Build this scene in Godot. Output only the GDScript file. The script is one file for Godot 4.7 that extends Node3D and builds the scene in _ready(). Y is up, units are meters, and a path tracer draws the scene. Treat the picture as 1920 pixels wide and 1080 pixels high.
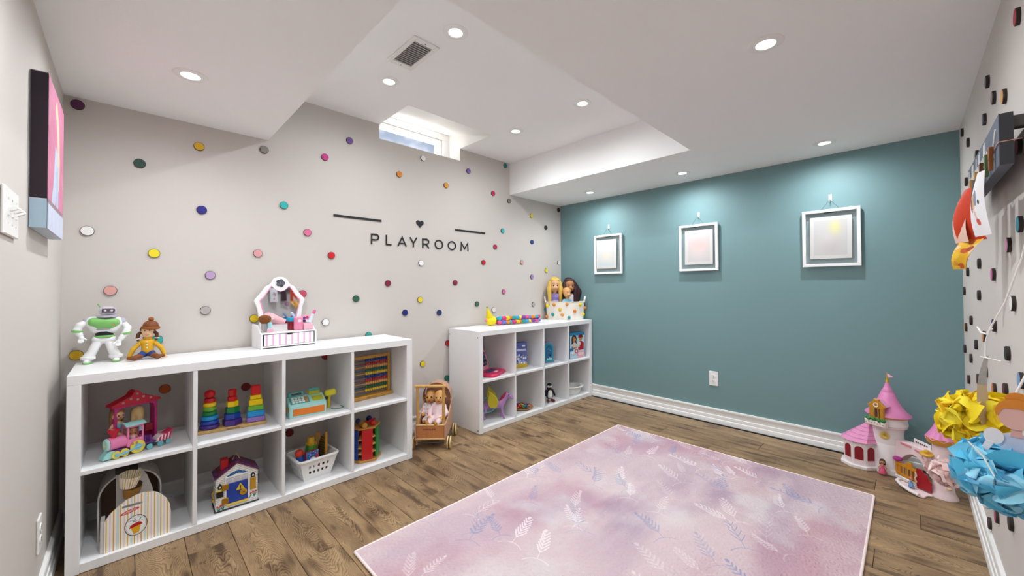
extends Node3D

const HS := 1.99      # height of the lowered ceiling
const HC := 2.291     # height of the raised ceiling
const XL := -3.5625   # west wall
const ZS := 2.926     # south wall
const T := 0.7704       # top of the shelf units
const M := 0.3934      # their middle boards
const B := 0.0384      # their bottom boards
var mats := {}
var names := {}
var rng := RandomNumberGenerator.new()

# ---------------------------------------------------------------- geometry
class G:
	var v := PackedVector3Array()
	var n := PackedVector3Array()
	var t := PackedVector2Array()

	func tri(a: Vector3, b: Vector3, d: Vector3, na: Vector3, nb: Vector3, nd: Vector3, ua := Vector2.ZERO, ub := Vector2.ZERO, ud := Vector2.ZERO) -> void:
		if (b - a).cross(d - a).dot(na + nb + nd) > 0.0:
			v.append_array([a, d, b]); n.append_array([na, nd, nb]); t.append_array([ua, ud, ub])
		else:
			v.append_array([a, b, d]); n.append_array([na, nb, nd]); t.append_array([ua, ub, ud])

	func uvof(p: Vector3, m: Vector3) -> Vector2:
		var a := m.abs()
		if a.y >= a.x and a.y >= a.z:
			return Vector2(p.x, p.z)
		return Vector2(p.z, -p.y) if a.x >= a.z else Vector2(p.x, -p.y)

	func quad(a: Vector3, b: Vector3, c: Vector3, d: Vector3, m: Vector3) -> void:
		tri(a, b, c, m, m, m, uvof(a, m), uvof(b, m), uvof(c, m))
		tri(a, c, d, m, m, m, uvof(a, m), uvof(c, m), uvof(d, m))

	func quv(a: Vector3, b: Vector3, c: Vector3, d: Vector3, m: Vector3) -> void:   # a top left, b top right, c bottom right, d bottom left
		tri(a, b, c, m, m, m, Vector2(0, 0), Vector2(1, 0), Vector2(1, 1))
		tri(a, c, d, m, m, m, Vector2(0, 0), Vector2(1, 1), Vector2(0, 1))

	func box(s: Vector3, x := Transform3D(), ch := 0.0) -> G:
		var h := s / 2.0
		var k := minf(ch, minf(h.x, minf(h.y, h.z)) * 0.95)
		for ax in 3:
			var b := (ax + 1) % 3
			var c := (ax + 2) % 3
			for sg in [-1.0, 1.0]:
				var q := []
				for e in [[-1, -1], [1, -1], [1, 1], [-1, 1]]:
					var p := Vector3.ZERO
					p[ax] = sg * h[ax]; p[b] = e[0] * (h[b] - k); p[c] = e[1] * (h[c] - k)
					q.append(p)
				var m := Vector3.ZERO
				m[ax] = sg
				var mm: Vector3 = (x.basis * m).normalized()
				var o := v.size()
				quad(q[0], q[1], q[2], q[3], m)
				for i in range(o, v.size()):
					v[i] = x * v[i]; n[i] = mm
				if k > 0.0:
					for s2 in [-1.0, 1.0]:   # the chamfer between axis ax and axis b
						var m2 := Vector3.ZERO
						m2[ax] = sg; m2[b] = s2
						var p1 := Vector3.ZERO; var p2 := Vector3.ZERO
						p1[ax] = sg * h[ax]; p1[b] = s2 * (h[b] - k)
						p2[ax] = sg * (h[ax] - k); p2[b] = s2 * h[b]
						var r := []
						for w in [[p1, -1], [p1, 1], [p2, 1], [p2, -1]]:
							var p: Vector3 = w[0]
							p[c] = w[1] * (h[c] - k)
							r.append(x * p)
						quad(r[0], r[1], r[2], r[3], (x.basis * m2).normalized())
		if k > 0.0:
			for i in 8:
				var sg := Vector3(1 if i & 1 else -1, 1 if i & 2 else -1, 1 if i & 4 else -1)
				var pts := []
				for ax in 3:
					var p := sg * (h - Vector3(k, k, k))
					p[ax] = sg[ax] * h[ax]
					pts.append(x * p)
				var m := (x.basis * sg).normalized()
				tri(pts[0], pts[1], pts[2], m, m, m)
		return self

	func lathe(pr: Array, seg := 24, x := Transform3D(), split := 0.75) -> G:   # profile of Vector2(radius, height)
		var k := pr.size() - 1
		var sn := []
		for i in k:
			var d: Vector2 = pr[i + 1] - pr[i]
			sn.append(Vector2(d.y, -d.x).normalized())
		var bs := x.basis.inverse().transposed()
		for i in k:
			var n0: Vector2 = sn[i]
			var n1: Vector2 = sn[i]
			if i > 0 and n0.dot(sn[i - 1]) > split: n0 = (n0 + sn[i - 1]).normalized()
			if i < k - 1 and n1.dot(sn[i + 1]) > split: n1 = (n1 + sn[i + 1]).normalized()
			for j in seg:
				var a0 := TAU * j / seg
				var a1 := TAU * (j + 1) / seg
				var q := []
				for w in [[pr[i], n0, a0], [pr[i], n0, a1], [pr[i + 1], n1, a1], [pr[i + 1], n1, a0]]:
					var c := cos(w[2]); var s := sin(w[2])
					q.append([x * Vector3(w[0].x * c, w[0].y, w[0].x * s), (bs * Vector3(w[1].x * c, w[1].y, w[1].x * s)).normalized(), Vector2(w[2] / TAU, w[0].y)])
				if pr[i].x > 1e-6: tri(q[0][0], q[1][0], q[2][0], q[0][1], q[1][1], q[2][1], q[0][2], q[1][2], q[2][2])
				if pr[i + 1].x > 1e-6: tri(q[0][0], q[2][0], q[3][0], q[0][1], q[2][1], q[3][1], q[0][2], q[2][2], q[3][2])
		return self

	func cyl(r: float, h: float, x := Transform3D(), seg := 24, ch := 0.0, r2 := -1.0) -> G:   # centred, axis y
		var q := r2 if r2 >= 0.0 else r
		if ch > 0.0:
			return lathe([Vector2(0, -h / 2), Vector2(r - ch, -h / 2), Vector2(r, -h / 2 + ch), Vector2(q, h / 2 - ch), Vector2(q - ch, h / 2), Vector2(0, h / 2)], seg, x)
		return lathe([Vector2(0, -h / 2), Vector2(r, -h / 2), Vector2(q, h / 2), Vector2(0, h / 2)], seg, x)

	func ball(x: Transform3D, seg := 18, rows := 12) -> G:
		var pr := []
		for i in rows + 1:
			var a := -PI / 2 + PI * i / rows
			pr.append(Vector2(maxf(cos(a), 0.0) if i > 0 and i < rows else 0.0, sin(a)))
		return lathe(pr, seg, x, -1.0)

	func orb(p: Vector3, r: Vector3, seg := 18, rows := 12) -> G:
		return ball(Transform3D(Basis.from_scale(r), p), seg, rows)

	func tube(pts: Array, r, seg := 8, closed := false) -> G:
		var k := pts.size()
		var rings := []
		var side := Vector3.ZERO
		for i in k:
			var d: Vector3
			if closed: d = pts[(i + 1) % k] - pts[(i + k - 1) % k]
			else: d = pts[mini(i + 1, k - 1)] - pts[maxi(i - 1, 0)]
			d = d.normalized()
			if side == Vector3.ZERO: side = d.cross(Vector3.UP if absf(d.y) < 0.9 else Vector3.RIGHT).normalized()
			side = (side - d * side.dot(d)).normalized()
			var up := d.cross(side)
			var rr: float = r if r is float or r is int else r[i]
			var ring := []
			for j in seg + 1:
				var a := TAU * j / seg
				var m := side * cos(a) + up * sin(a)
				ring.append([pts[i] + m * rr, m])
			rings.append([ring, d])
		for i in (k if closed else k - 1):
			var a: Array = rings[i][0]
			var b: Array = rings[(i + 1) % k][0]
			for j in seg:
				var u0 := Vector2(float(j) / seg, i); var u1 := Vector2(float(j + 1) / seg, i)
				var w0 := Vector2(float(j) / seg, i + 1); var w1 := Vector2(float(j + 1) / seg, i + 1)
				tri(a[j][0], a[j + 1][0], b[j + 1][0], a[j][1], a[j + 1][1], b[j + 1][1], u0, u1, w1)
				tri(a[j][0], b[j + 1][0], b[j][0], a[j][1], b[j + 1][1], b[j][1], u0, w1, w0)
		if not closed:
			for e in [[0, -1.0], [k - 1, 1.0]]:
				var ring: Array = rings[e[0]][0]
				var m: Vector3 = rings[e[0]][1] * e[1]
				for j in seg:
					tri(pts[e[0]], ring[j][0], ring[j + 1][0], m, m, m)
		return self

	func prism(poly: Array, depth: float, x := Transform3D(), ch := 0.0, uvr := Rect2()) -> G:   # outline in x/y, extruded along z, centred
		var p := PackedVector2Array(poly)
		var area := 0.0
		for i in p.size():
			area += p[i].cross(p[(i + 1) % p.size()])
		if area < 0.0: p.reverse()
		var k := p.size()
		var ins := PackedVector2Array()
		for i in k:
			var d0 := (p[i] - p[(i + k - 1) % k]).normalized()
			var d1 := (p[(i + 1) % k] - p[i]).normalized()
			var m := Vector2(-d0.y, d0.x) + Vector2(-d1.y, d1.x)
			m = m.normalized() / maxf(m.normalized().dot(Vector2(-d0.y, d0.x)), 0.4)
			ins.append(p[i] + m * ch)
		var idx := Geometry2D.triangulate_polygon(ins)
		var h := depth / 2.0
		for sg in [1.0, -1.0]:
			var m: Vector3 = (x.basis * Vector3(0, 0, sg)).normalized()
			for i in range(0, idx.size(), 3):
				var q := []
				for j in 3:
					var e := ins[idx[i + j]]
					q.append([x * Vector3(e.x, e.y, sg * h), Vector2((e.x - uvr.position.x) / uvr.size.x, 1.0 - (e.y - uvr.position.y) / uvr.size.y) if uvr.size.x > 0 else e])
				tri(q[0][0], q[1][0], q[2][0], m, m, m, q[0][1], q[1][1], q[2][1])
		for i in k:
			var j := (i + 1) % k
			var d := (p[j] - p[i]).normalized()
			var pd := (p[i] - p[(i + k - 1) % k]).normalized()
			var nd := (p[(j + 1) % k] - p[j]).normalized()
			var m := Vector2(d.y, -d.x)
			var m0 := m; var m1 := m
			if d.dot(pd) > 0.8: m0 = (m + Vector2(pd.y, -pd.x)).normalized()
			if d.dot(nd) > 0.8: m1 = (m + Vector2(nd.y, -nd.x)).normalized()
			var a0 := (x.basis * Vector3(m0.x, m0.y, 0)).normalized()
			var a1 := (x.basis * Vector3(m1.x, m1.y, 0)).normalized()
			var hh := h - ch
			var A := x * Vector3(p[i].x, p[i].y, hh); var Bq := x * Vector3(p[j].x, p[j].y, hh)
			var C := x * Vector3(p[j].x, p[j].y, -hh); var D := x * Vector3(p[i].x, p[i].y, -hh)
			tri(A, Bq, C, a0, a1, a1, p[i], p[j], p[j]); tri(A, C, D, a0, a1, a0, p[i], p[j], p[i])
			if ch > 0.0:
				for sg in [1.0, -1.0]:
					var b0 := (x.basis * Vector3(m0.x, m0.y, sg)).normalized()
					var b1 := (x.basis * Vector3(m1.x, m1.y, sg)).normalized()
					var E := x * Vector3(ins[i].x, ins[i].y, sg * h); var F := x * Vector3(ins[j].x, ins[j].y, sg * h)
					var P := A if sg > 0 else D; var Q := Bq if sg > 0 else C
					tri(P, Q, F, b0, b1, b1, p[i], p[j], p[j]); tri(P, F, E, b0, b1, b0, p[i], p[j], p[i])
		return self

	func sheet(f: Callable, nu: int, nv: int) -> G:   # a curved surface f(u, v)
		var g := []
		for i in nu + 1:
			var row := []
			for j in nv + 1:
				row.append(f.call(float(i) / nu, float(j) / nv))
			g.append(row)
		var nn := []
		for i in nu + 1:
			var row := []
			for j in nv + 1:
				var du: Vector3 = g[mini(i + 1, nu)][j] - g[maxi(i - 1, 0)][j]
				var dv: Vector3 = g[i][mini(j + 1, nv)] - g[i][maxi(j - 1, 0)]
				row.append(du.cross(dv).normalized())
			nn.append(row)
		for i in nu:
			for j in nv:
				var u0 := float(i) / nu; var u1 := float(i + 1) / nu; var v0 := float(j) / nv; var v1 := float(j + 1) / nv
				tri(g[i][j], g[i + 1][j], g[i + 1][j + 1], nn[i][j], nn[i + 1][j], nn[i + 1][j + 1], Vector2(u0, v0), Vector2(u1, v0), Vector2(u1, v1))
				tri(g[i][j], g[i + 1][j + 1], g[i][j + 1], nn[i][j], nn[i + 1][j + 1], nn[i][j + 1], Vector2(u0, v0), Vector2(u1, v1), Vector2(u0, v1))
		return self

	func nets(bones: Array, cell: float, k: float, x := Transform3D()) -> G:   # one smooth skin round tapered bones [a, b, ra, rb]
		var lo := Vector3(1e9, 1e9, 1e9); var hi := -lo
		for b in bones:
			var r := maxf(b[2], b[3]) + cell * 2 + k
			for p in [b[0], b[1]]:
				lo = lo.min(p - Vector3(r, r, r)); hi = hi.max(p + Vector3(r, r, r))
		var nx := int((hi.x - lo.x) / cell) + 2; var ny := int((hi.y - lo.y) / cell) + 2; var nz := int((hi.z - lo.z) / cell) + 2
		var f := PackedFloat32Array()
		f.resize(nx * ny * nz)
		f.fill(1.0)
		for b in bones:
			var A: Vector3 = b[0]; var Bv: Vector3 = b[1]
			var r := maxf(b[2], b[3]) + cell * 2 + k
			var l := ((A.min(Bv) - Vector3(r, r, r) - lo) / cell).floor().max(Vector3.ZERO)
			var u := ((A.max(Bv) + Vector3(r, r, r) - lo) / cell).ceil()
			var ab := Bv - A
			var ll := maxf(ab.length_squared(), 1e-9)
			for zi in range(int(l.z), mini(int(u.z) + 1, nz)):
				for yi in range(int(l.y), mini(int(u.y) + 1, ny)):
					var at := (zi * ny + yi) * nx
					for xi in range(int(l.x), mini(int(u.x) + 1, nx)):
						var p := lo + Vector3(xi, yi, zi) * cell
						var h := clampf((p - A).dot(ab) / ll, 0.0, 1.0)
						var d := (p - A - ab * h).length() - lerpf(b[2], b[3], h)
						var o := f[at + xi]
						var e := maxf(k - absf(o - d), 0.0) / k
						f[at + xi] = minf(o, d) - e * e * k * 0.25
		var ids := {}
		var pts := []
		for zi in nz - 1:
			for yi in ny - 1:
				for xi in nx - 1:
					var at := (zi * ny + yi) * nx + xi
					var f0 := f[at]
					if f0 > 0.9: continue
					var sm := Vector3.ZERO
					var cnt := 0
					for e in [[0, 0, 0, 1, 0, 0], [0, 1, 0, 1, 1, 0], [0, 0, 1, 1, 0, 1], [0, 1, 1, 1, 1, 1], [0, 0, 0, 0, 1, 0], [1, 0, 0, 1, 1, 0], [0, 0, 1, 0, 1, 1], [1, 0, 1, 1, 1, 1], [0, 0, 0, 0, 0, 1], [1, 0, 0, 1, 0, 1], [0, 1, 0, 0, 1, 1], [1, 1, 0, 1, 1, 1]]:
						var va := f[at + e[0] + (e[1] + e[2] * ny) * nx]
						var vb := f[at + e[3] + (e[4] + e[5] * ny) * nx]
						if (va < 0.0) != (vb < 0.0):
							sm += Vector3(e[0], e[1], e[2]).lerp(Vector3(e[3], e[4], e[5]), va / (va - vb)); cnt += 1
					if cnt:
						ids[at] = pts.size()
						pts.append(lo + (Vector3(xi, yi, zi) + sm / cnt) * cell)
		var nm := []
		nm.resize(pts.size()); nm.fill(Vector3.ZERO)
		var faces := []
		var st := [1, nx, nx * ny]
		for at in ids:
			for ax in 3:
				var bq: int = st[(ax + 1) % 3]; var cq: int = st[(ax + 2) % 3]
				var o: bool = f[at] < 0.0
				if at + st[ax] >= f.size() or o == (f[at + st[ax]] < 0.0): continue
				if not (ids.has(at - bq) and ids.has(at - cq) and ids.has(at - bq - cq)): continue
				var q := [ids[at], ids[at - bq], ids[at - bq - cq], ids[at - cq]]
				var m: Vector3 = (pts[q[2]] - pts[q[0]]).cross(pts[q[3]] - pts[q[1]])
				var w := Vector3.ZERO
				w[ax] = 1.0 if o else -1.0
				if m.dot(w) < 0.0: m = -m
				for i in q: nm[i] += m
				faces.append(q)
		for q in faces:
			var a := []
			for i in q: a.append([x * pts[i], (x.basis * nm[i]).normalized(), Vector2(pts[i].x, -pts[i].y)])
			tri(a[0][0], a[1][0], a[2][0], a[0][1], a[1][1], a[2][1], a[0][2], a[1][2], a[2][2])
			tri(a[0][0], a[2][0], a[3][0], a[0][1], a[2][1], a[3][1], a[0][2], a[2][2], a[3][2])
		return self

	func mesh() -> ArrayMesh:
		var a := []
		a.resize(Mesh.ARRAY_MAX)
		a[Mesh.ARRAY_VERTEX] = v; a[Mesh.ARRAY_NORMAL] = n; a[Mesh.ARRAY_TEX_UV] = t
		var m := ArrayMesh.new()
		m.add_surface_from_arrays(Mesh.PRIMITIVE_TRIANGLES, a)
		return m

# ---------------------------------------------------------------- things and parts
func X(p := Vector3.ZERO, rot := Vector3.ZERO, s := Vector3.ONE) -> Transform3D:   # place, turn in degrees, scale
	return Transform3D(Basis.from_euler(rot * PI / 180.0) * Basis.from_scale(s), p)

func numbered(s: String) -> String:
	names[s] = names.get(s, -1) + 1
	return s if names[s] == 0 else "%s_%03d" % [s, names[s]]

func obj(called: String, g, m: Material, parent: Node = self) -> MeshInstance3D:
	var o := MeshInstance3D.new()
	o.mesh = g.mesh() if g is G else g
	o.material_override = m
	var s := called
	if parent == self: s = numbered(called)
	else:
		var i := 0
		while parent.has_node(s):
			i += 1
			s = "%s_%03d" % [called, i]
	o.name = s
	o.cast_shadow = GeometryInstance3D.SHADOW_CASTING_SETTING_ON
	parent.add_child(o, true)
	return o

func tag(o: Node, label: String, category: String, group := "") -> Node:
	o.set_meta("label", label); o.set_meta("category", category)
	if group: o.set_meta("group", group)
	return o

func thing(called: String, label: String, category: String, at := Vector3.ZERO, turn := 0.0, group := "") -> Node3D:
	var o := Node3D.new()
	o.name = numbered(called)
	add_child(o)
	o.position = at
	o.rotation_degrees.y = turn
	tag(o, label, category, group)
	return o

func struct(called: String, g: G, m: Material) -> MeshInstance3D:
	var o := obj(called, g, m)
	o.set_meta("kind", "structure")
	return o

func frame(called: String) -> Node3D:   # a piece of the setting that is made of parts
	var o := Node3D.new()
	o.name = called
	add_child(o)
	o.set_meta("kind", "structure")
	return o

func mat(hex: String, rough := 0.5, metal := 0.0, extra := {}) -> StandardMaterial3D:
	var key := "%s %s %s %s" % [hex, rough, metal, extra]
	if not mats.has(key):
		var m := StandardMaterial3D.new()
		m.albedo_color = Color(hex)
		m.roughness = rough
		m.metallic = metal
		for k in extra: m.set(k, extra[k])
		mats[key] = m
	return mats[key]

func tex_mat(im: Image, rough := 0.6, extra := {}) -> StandardMaterial3D:
	var m := StandardMaterial3D.new()
	m.albedo_texture = ImageTexture.create_from_image(im)
	m.roughness = rough
	for k in extra: m.set(k, extra[k])
	return m

func noise(freq: float, sd := 1, oct := 3, kind := FastNoiseLite.TYPE_SIMPLEX_SMOOTH) -> FastNoiseLite:
	var f := FastNoiseLite.new()
	f.noise_type = kind
	f.frequency = freq
	f.seed = sd
	f.fractal_octaves = oct
	return f

# ---------------------------------------------------------------- drawing flat print on an image, in pixels
func dot_px(im: Image, x: int, y: int, c: Color, a := 1.0) -> void:
	if x >= 0 and y >= 0 and x < im.get_width() and y < im.get_height():
		im.set_pixel(x, y, im.get_pixel(x, y).lerp(c, a))

func oval(im: Image, cx: float, cy: float, rx: float, ry: float, c: Color, turn := 0.0, a := 1.0) -> void:
	var r := maxf(rx, ry)
	var co := cos(turn); var si := sin(turn)
	for y in range(int(cy - r), int(cy + r) + 2):
		for x in range(int(cx - r), int(cx + r) + 2):
			var dx := x - cx; var dy := y - cy
			var p := (dx * co + dy * si) / rx; var q := (dy * co - dx * si) / ry
			if p * p + q * q <= 1.0: dot_px(im, x, y, c, a)

func poly_px(im: Image, pts: Array, c: Color, a := 1.0) -> void:
	var p := PackedVector2Array(pts)
	var lo: Vector2 = p[0]; var hi: Vector2 = p[0]
	for q in p: lo = lo.min(q); hi = hi.max(q)
	for y in range(int(lo.y), int(hi.y) + 1):
		for x in range(int(lo.x), int(hi.x) + 1):
			if Geometry2D.is_point_in_polygon(Vector2(x + 0.5, y + 0.5), p): dot_px(im, x, y, c, a)

func stroke(im: Image, pts: Array, w: float, c: Color, a := 1.0) -> void:
	for i in pts.size() - 1:
		var p: Vector2 = pts[i]; var q: Vector2 = pts[i + 1]
		var d := (q - p).normalized() * w * 0.5
		var s := Vector2(-d.y, d.x)
		poly_px(im, [p + s - d * 0.3, q + s + d * 0.3, q - s + d * 0.3, p - s - d * 0.3], c, a)

func blank(w: int, h: int, hex: String) -> Image:
	var im := Image.create(w, h, false, Image.FORMAT_RGB8)
	im.fill(Color(hex))
	return im

func _ready() -> void:
	rng.seed = 7
	# camera: a wide lens, shifted a little as the photograph is
	var cam := Camera3D.new()
	cam.name = "camera"
	add_child(cam)
	cam.position = Vector3(-3.3526, 1.1017, 2.7074)
	cam.rotation_order = EULER_ORDER_YXZ
	cam.rotation = Vector3(0.0151, -0.7888, -0.0061)
	cam.projection = Camera3D.PROJECTION_FRUSTUM
	cam.near = 0.05
	cam.far = 100.0
	cam.size = 0.05 * 1080.0 / 732.36
	cam.frustum_offset = Vector2(-16.5, -12.35) / 732.36 * 0.05
	cam.current = true
	# sky and exposure
	var we := WorldEnvironment.new()
	we.name = "world"
	var e := Environment.new()
	e.background_mode = Environment.BG_SKY
	e.tonemap_mode = Environment.TONE_MAPPER_LINEAR
	e.tonemap_exposure = 0.84
	e.sdfgi_enabled = true
	e.ssao_enabled = true
	e.ssil_enabled = true
	e.sky = Sky.new()
	e.sky.sky_material = make_sky()
	e.background_energy_multiplier = 1.0
	we.environment = e
	add_child(we)
	# sunlight on the side and sill of the small high window
	var sun := DirectionalLight3D.new()
	sun.name = "sun"
	sun.light_energy = 15.0
	sun.light_angular_distance = 0.6
	sun.light_color = Color(1.0, 0.98, 0.95)
	sun.shadow_enabled = true
	add_child(sun)
	sun.look_at_from_position(Vector3(-0.35, 1.0, -0.98), Vector3.ZERO)
	# the recessed ceiling lamps, in a grid over the room
	make_lamps()
	# structure
	make_room()
	make_floor()
	make_window()
	# large objects
	make_rug()
	make_units()
	make_frames()
	make_signs()
	make_dots()
	make_fittings()
	make_unit_one_things()
	make_unit_top_things()
	make_cart()
	make_unit_two_things()
	make_castle()
	make_garland()
	make_canvas_and_board()

func make_sky() -> Material:
	var m := ProceduralSkyMaterial.new()
	m.sky_top_color = Color("5c86bd")
	m.sky_horizon_color = Color("8fb0d8")
	m.sky_curve = 0.3
	m.ground_horizon_color = Color("b0b4b4")
	m.ground_bottom_color = Color("8f8d86")
	var im := Image.create(1024, 512, false, Image.FORMAT_RGBA8)
	var a := noise(0.11, 5, 5)
	for y in 256:
		for x in 1024:
			var an := TAU * x / 1024.0
			var c := a.get_noise_3d(cos(an) * 160.0, sin(an) * 160.0, y * 1.6)
			im.set_pixel(x, y, Color(1, 1, 1, smoothstep(-0.25, 0.2, c)))
	m.sky_cover = ImageTexture.create_from_image(im)
	m.sky_cover_modulate = Color(0.72, 0.72, 0.74, 1.0)
	return m

# every lamp: a white trim ring, a lit lens, and its light just under the lens
func make_lamps() -> void:
	var ring := G.new().lathe([Vector2(0.03, -0.0005), Vector2(0.033, -0.0045), Vector2(0.04, -0.0055), Vector2(0.043, -0.0045), Vector2(0.054, -0.004), Vector2(0.0575, -0.002), Vector2(0.0585, 0.0)], 40).mesh()
	var lens := G.new().lathe([Vector2(0.03, -0.0018), Vector2(0.022, -0.0035), Vector2(0.0, -0.0045)], 32).mesh()
	var white := mat("f2f1ee", 0.45)
	var lit := mat("ffffff", 0.4, 0.0, {"emission_enabled": true, "emission": Color(0.965, 0.985, 1.0), "emission_energy_multiplier": 6.0})
	for l in [[-3.174, HS, 0.605, "lit recessed ceiling lamp in the lowered ceiling over the toy robot end"], [-2.284, HC, 1.228, "lit recessed ceiling lamp in the raised ceiling, nearest beside the air vent"], [-2.3, HC, 0.603, "lit recessed ceiling lamp in the raised ceiling left of the small window"], [-1.283, HC, 1.224, "lit recessed ceiling lamp in the raised ceiling farthest right of the vent"], [-1.277, HC, 0.601, "lit recessed ceiling lamp in the raised ceiling just right of the window recess"], [-0.293, HS, 1.46, "lit recessed ceiling lamp close to the teal wall, above the middle picture frame"], [-0.293, HS, 0.591, "lit recessed ceiling lamp close to the teal wall, above the frame nearest the corner"], [-1.708, HS, 2.348, "large looking lit ceiling lamp alone in the lowered ceiling above the rug"], [-0.298, HS, 2.348, "lit recessed ceiling lamp close to the teal wall, above the right picture frame"], [-3.174, HS, 1.5, "recessed ceiling lamp above the near end of the left wall, outside the photo"], [-2.95, HS, 2.348, "recessed ceiling lamp above the photographer's corner, outside the photo"]]:
		var o := thing("ceiling_lamp", l[3], "ceiling lamp", Vector3(l[0], l[1], l[2]), 0.0, "recessed ceiling lamps")
		obj("trim_ring", ring, white, o)
		obj("lens", lens, lit, o)
		var s := SpotLight3D.new()
		s.name = "lamp_light"
		o.add_child(s)
		s.position = Vector3(0, -0.008, 0)
		s.rotation_degrees = Vector3(-90, 0, 0)
		s.light_color = Color(0.965, 0.985, 1.0)
		s.light_energy = 1.0
		s.light_size = 0.022
		s.spot_angle = 89.0
		s.spot_angle_attenuation = 1.0
		s.spot_range = 12.0
		s.spot_attenuation = 2.0
		s.shadow_enabled = true

func slab(g: G, a: Vector3, b: Vector3, ch := 0.0) -> void:
	g.box((b - a).abs(), X((a + b) / 2.0), ch)

func make_room() -> void:
	var grain := NoiseTexture2D.new()   # roller stipple of the paint
	grain.width = 512
	grain.height = 512
	grain.seamless = true
	grain.as_normal_map = true
	grain.bump_strength = 2.0
	grain.noise = noise(0.12, 3, 3)
	var paint := {"normal_enabled": true, "normal_texture": grain, "normal_scale": 0.12, "uv1_triplanar": true, "uv1_world_triplanar": true, "uv1_scale": Vector3(3, 3, 3)}
	var greige := mat("cfc8c2", 0.75, 0.0, paint)
	var teal := mat("759699", 0.6, 0.0, paint)
	var ceil_m := mat("f6f6f5", 0.85, 0.0, paint)
	var trim := mat("f3f3f2", 0.35)
	var o := 0.2
	# the north wall carries the word and the dots; the window opening is cut high in it
	var g := G.new()
	slab(g, Vector3(XL - o, -0.1, -o), Vector3(-2.074, 2.8, 0))
	slab(g, Vector3(-1.353, -0.1, -o), Vector3(o, 2.8, 0))
	slab(g, Vector3(-2.074, -0.1, -o), Vector3(-1.353, 2.185, 0))
	slab(g, Vector3(-2.074, 2.6, -o), Vector3(-1.353, 2.8, 0))
	struct("wall_north", g, greige)
	g = G.new()
	slab(g, Vector3(0, -0.1, 0), Vector3(o, 2.8, ZS + o))
	struct("wall_east", g, teal)
	g = G.new()
	slab(g, Vector3(XL - o, -0.1, ZS), Vector3(0, 2.8, ZS + o))
	struct("wall_south", g, greige)
	g = G.new()
	slab(g, Vector3(XL - o, -0.1, 0), Vector3(XL, 2.8, ZS))
	struct("wall_west", g, greige)
	# the ceiling: a raised field, bulkheads round it, and the slope up to the window
	var c := frame("ceiling")
	g = G.new()
	slab(g, Vector3(-2.765, HC, 0), Vector3(-2.074, 2.6, 1.7))
	slab(g, Vector3(-1.353, HC, 0), Vector3(-0.77, 2.6, 1.7))
	slab(g, Vector3(-2.074, HC, 0.414), Vector3(-1.353, 2.6, 1.7))
	obj("raised_field", g, ceil_m, c)
	g = G.new()
	slab(g, Vector3(XL, HS, 0), Vector3(-2.765, 2.6, ZS))
	obj("bulkhead", g, ceil_m, c)
	g = G.new()
	slab(g, Vector3(-0.77, HS, 0), Vector3(0, 2.6, ZS))
	obj("bulkhead", g, ceil_m, c)
	g = G.new()
	slab(g, Vector3(-2.765, HS, 1.71), Vector3(-0.77, 2.6, ZS))
	obj("bulkhead", g, ceil_m, c)
	g = G.new()
	slab(g, Vector3(XL - o, 2.6, -o), Vector3(o, 2.8, ZS + o))  # unseen slab added over the whole room to keep outside light from leaking in
	obj("light_seal_slab", g, ceil_m, c)
	g = G.new()
	var p := [Vector2(0.4145, HC), Vector2(-0.16, 2.445), Vector2(-0.2, 2.445), Vector2(-0.2, 2.6), Vector2(0.4145, 2.6)]
	g.prism(p, 0.721, X(Vector3(-1.7135, 0, 0), Vector3(0, -90, 0)))
	obj("window_slope", g, trim, c)
	# a white lining on the two reveals of the window recess and its sill
	g = G.new()
	for x in [-2.0735, -1.3535]:
		g.prism([Vector2(0.0, 2.187), Vector2(0.0, HC), Vector2(0.41, HC + 0.0015), Vector2(-0.16, 2.444), Vector2(-0.16, 2.187)], 0.003, X(Vector3(x, 0, 0), Vector3(0, -90, 0)))
	slab(g, Vector3(-2.074, 2.185, -0.16), Vector3(-1.353, 2.188, 0.0))
	obj("recess_lining", g, trim, c)
	# baseboards: one moulded section along each wall
	var prof := [Vector2(0, 0), Vector2(0.017, 0), Vector2(0.017, 0.03), Vector2(0.0155, 0.034), Vector2(0.012, 0.036), Vector2(0.0125, 0.058), Vector2(0.0115, 0.062), Vector2(0.0085, 0.064), Vector2(0.0075, 0.076), Vector2(0.008, 0.086), Vector2(0.0105, 0.096), Vector2(0.0135, 0.102), Vector2(0.0135, 0.111), Vector2(0.0115, 0.117), Vector2(0, 0.117)]
	struct("baseboard_north", G.new().prism(prof, -XL - 0.03, X(Vector3(XL / 2, 0, 0), Vector3(0, -90, 0))), trim)
	struct("baseboard_east", G.new().prism(prof, ZS, X(Vector3(0, 0, ZS / 2), Vector3(0, 180, 0))), trim)
	struct("baseboard_south", G.new().prism(prof, -XL - 0.03, X(Vector3(XL / 2, 0, ZS), Vector3(0, 90, 0))), trim)
	struct("baseboard_west", G.new().prism(prof, ZS, X(Vector3(XL, 0, ZS / 2))), trim)

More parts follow.
